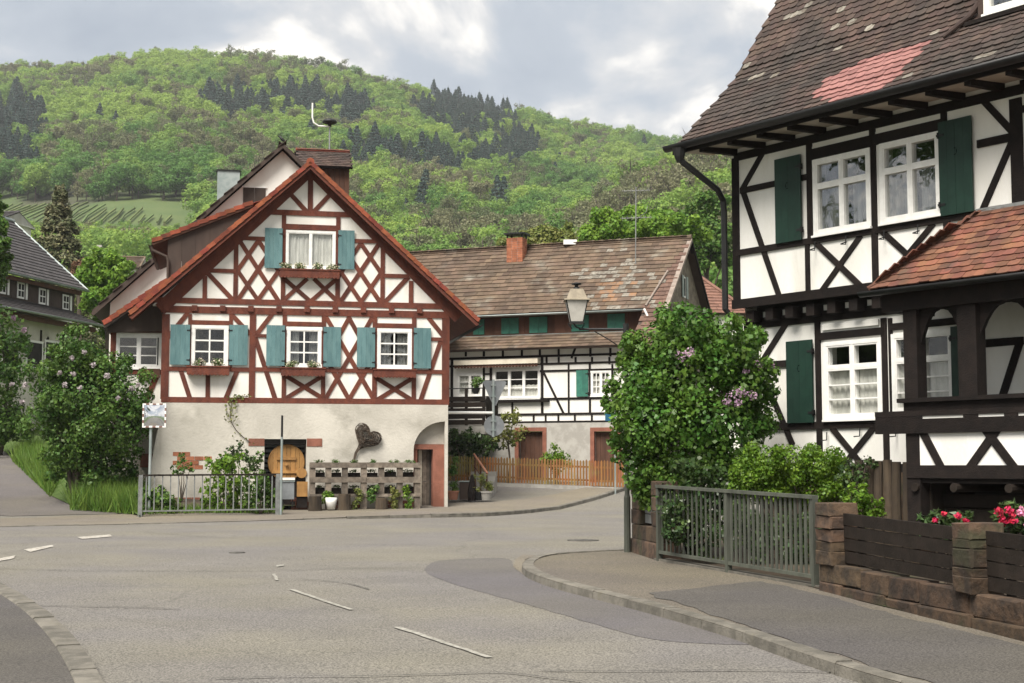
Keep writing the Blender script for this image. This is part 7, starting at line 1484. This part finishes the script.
def small_house(name, label, Y, xs, y_ridge, y_eave, y_base, yaw, wall, roof, depth=8., hip=0., chim=None, over=.35, wins=()):
    x0, x1 = xs; X0, X1 = (x0-512)/FPX*Y, (x1-512)/FPX*Y; F = Frame(((X0+X1)/2, Y, 0), (cos(yaw), sin(yaw))); hw = (X1-X0)/2/max(.3, cos(yaw)); z = lambda y: EYE.z+(466-y)/FPX*Y; H = thing(name, label, 'house', F.at(0, z(y_base)))
    zr, ze, zb = z(y_ridge), z(y_eave), z(y_base); m = MB(); m.fbox(F, -hw+over, hw-over, zb-3, ze, -depth, 0); m.obj('wall', MT[wall], H); U = F.u; hp = hip
    e0, e1 = F.at(-hw, ze-.1, over), F.at(hw, ze-.1, over); r0, r1 = F.at(-hw+hp, zr, -depth/2), F.at(hw-hp, zr, -depth/2); b0, b1 = F.at(-hw, ze-.1, -depth-over), F.at(hw, ze-.1, -depth-over); S = (F.at(0, zr, -depth/2)-F.at(0, ze-.1, over)).normalized(); ln = (F.at(0, zr, -depth/2)-F.at(0, ze-.1, over)).length; tb = tile_base(.31, .42, .03, False)
    slab(H, [e0, e1, r1, r0], .1, MT['brownboard'], 'roof_boards'); slab(H, [b1, b0, r0, r1], .1, MT[roof], 'rear_roof')
    place_tiles('roof_tiles', tb, tile_slope(e0, U, S, 2*hw, ln, .32, .34, keep=lambda x, y: hp*y/ln-.1 < x < 2*hw-hp*y/ln+.1), MT[roof], H)
    for s, (c, d, r) in ((1, (e1, b1, r1)), (-1, (b0, e0, r0))): 
        mm = MB(); mm.add([c, d, r], [(0, 1, 2)]); mm.add([c-Z*.1, d-Z*.1, r-Z*.1], [(0, 2, 1)]); mm.obj('hip_face' if hip else 'gable', MT[roof] if hip else MT[wall], H)
    m = MB(); m.tube([r0+Z*.05, r1+Z*.05], .12, 6); m.tube([r1+Z*.05, e1+Z*.08], .10, 6); m.obj('ridge_tiles', MT[roof], H)
    if chim: cu, cz = chim; m = MB(); m.fbox(F, cu-.22, cu+.22, ze, zr+cz, -depth/2-.25, -depth/2+.25); m.obj('chimney', MT['concrete'], H)
    for (cu, cv) in wins:
        m = MB(); m.fbox(F, cu-.5, cu+.5, ze-cv-.65, ze-cv+.65, .0, .05); w = m.obj('window', MT['white'], H); m = MB(); m.fbox(F, cu-.38, cu+.38, ze-cv-.53, ze-cv+.53, .0, .056); m.obj('pane', MT['dim'], w)
# tall trees beyond the left edge: they show only as reflections in the upstairs windows of the dark-timbered house
for X, Y, s, lab in ((-27, 27, 1.55, 'broad leafy tree beyond the left edge, mirrored in the left upstairs window'), (-33, 17, 1.75, 'taller leafy tree beyond the left edge, mirrored in the right upstairs window')):
    zg = g(X, Y)-.1; o = thing('roadside_tree', lab, 'tree', (X, Y, zg), 'trees mirrored in the windows'); L = [((c[0]*s+X, c[1]*s+Y, c[2]*s+zg), tuple(q*s for q in r)) for c, r in rand_lobes(12, 4.2, 4.2, 8.2, (.25, .42))]
    P, Nn = crown_pts(7000, fluff(L, 5), .7); leaves('crown', P, Nn, .45, MT['shrub_mid'], o); m = MB(); m.tube([(X, Y, zg-.3), (X+.1, Y, zg+4), (X+.2, Y, zg+9*s)], [.3, .22, .08], 8); m.obj('trunk', MT['bark'], o)
small_house('red_roofed_house', 'house with a hipped salmon-red tiled roof between farmhouse gable and dark-timbered house', 78, (652, 752), 250, 312, 460, 0.1, 'plaster', 'tile_r', 9, 3.0) if MT.setdefault('tile_r', M('salmon_clay_tile', (.19, .100, .072), (.145, .075, .055), scale=2, rough=.85, rnd=.22, bump=.3)) else 0
small_house('distant_house', 'tiny white house with a dark roof by the vineyard at far left', 150, (-44, 0), 206, 217, 240, -.2, 'plaster', 'tile_g', 6, 0, None, .35, ((-1, 1.2), (1.2, 1.2)))
small_house('distant_house', 'distant house with pale chimney behind the bright green tree', 128, (84, 136), 250, 266, 300, .15, 'plaster', 'tile_w', 8, 0, (-1.8, 1.1), .35, ((-1.2, 1.4), (1.2, 1.4)))
# ================================================================ AIR
def haze():
    m = bpy.data.materials.new('valley_haze'); m.use_nodes = True; nt = m.node_tree; N = nt.nodes; N.remove(N['Principled BSDF']); v = N.new('ShaderNodeVolumePrincipled')
    v.inputs['Color'].default_value = (.93, .95, 1, 1); v.inputs['Density'].default_value = HAZE; v.inputs['Anisotropy'].default_value = .1; nt.links.new(v.outputs[0], N['Material Output'].inputs['Volume'])
    mb = MB(); mb.hexa([(-2400, -2400, -6), (2400, -2400, -6), (2400, 2400, -6), (-2400, 2400, -6), (-2400, -2400, 315), (2400, -2400, 315), (2400, 2400, 315), (-2400, 2400, 315)]); o = mb.obj('haze', m); o['kind'] = 'stuff'; o['label'] = 'thin pale haze in the valley air'; o['category'] = 'haze'
HAZE = .00015
haze()
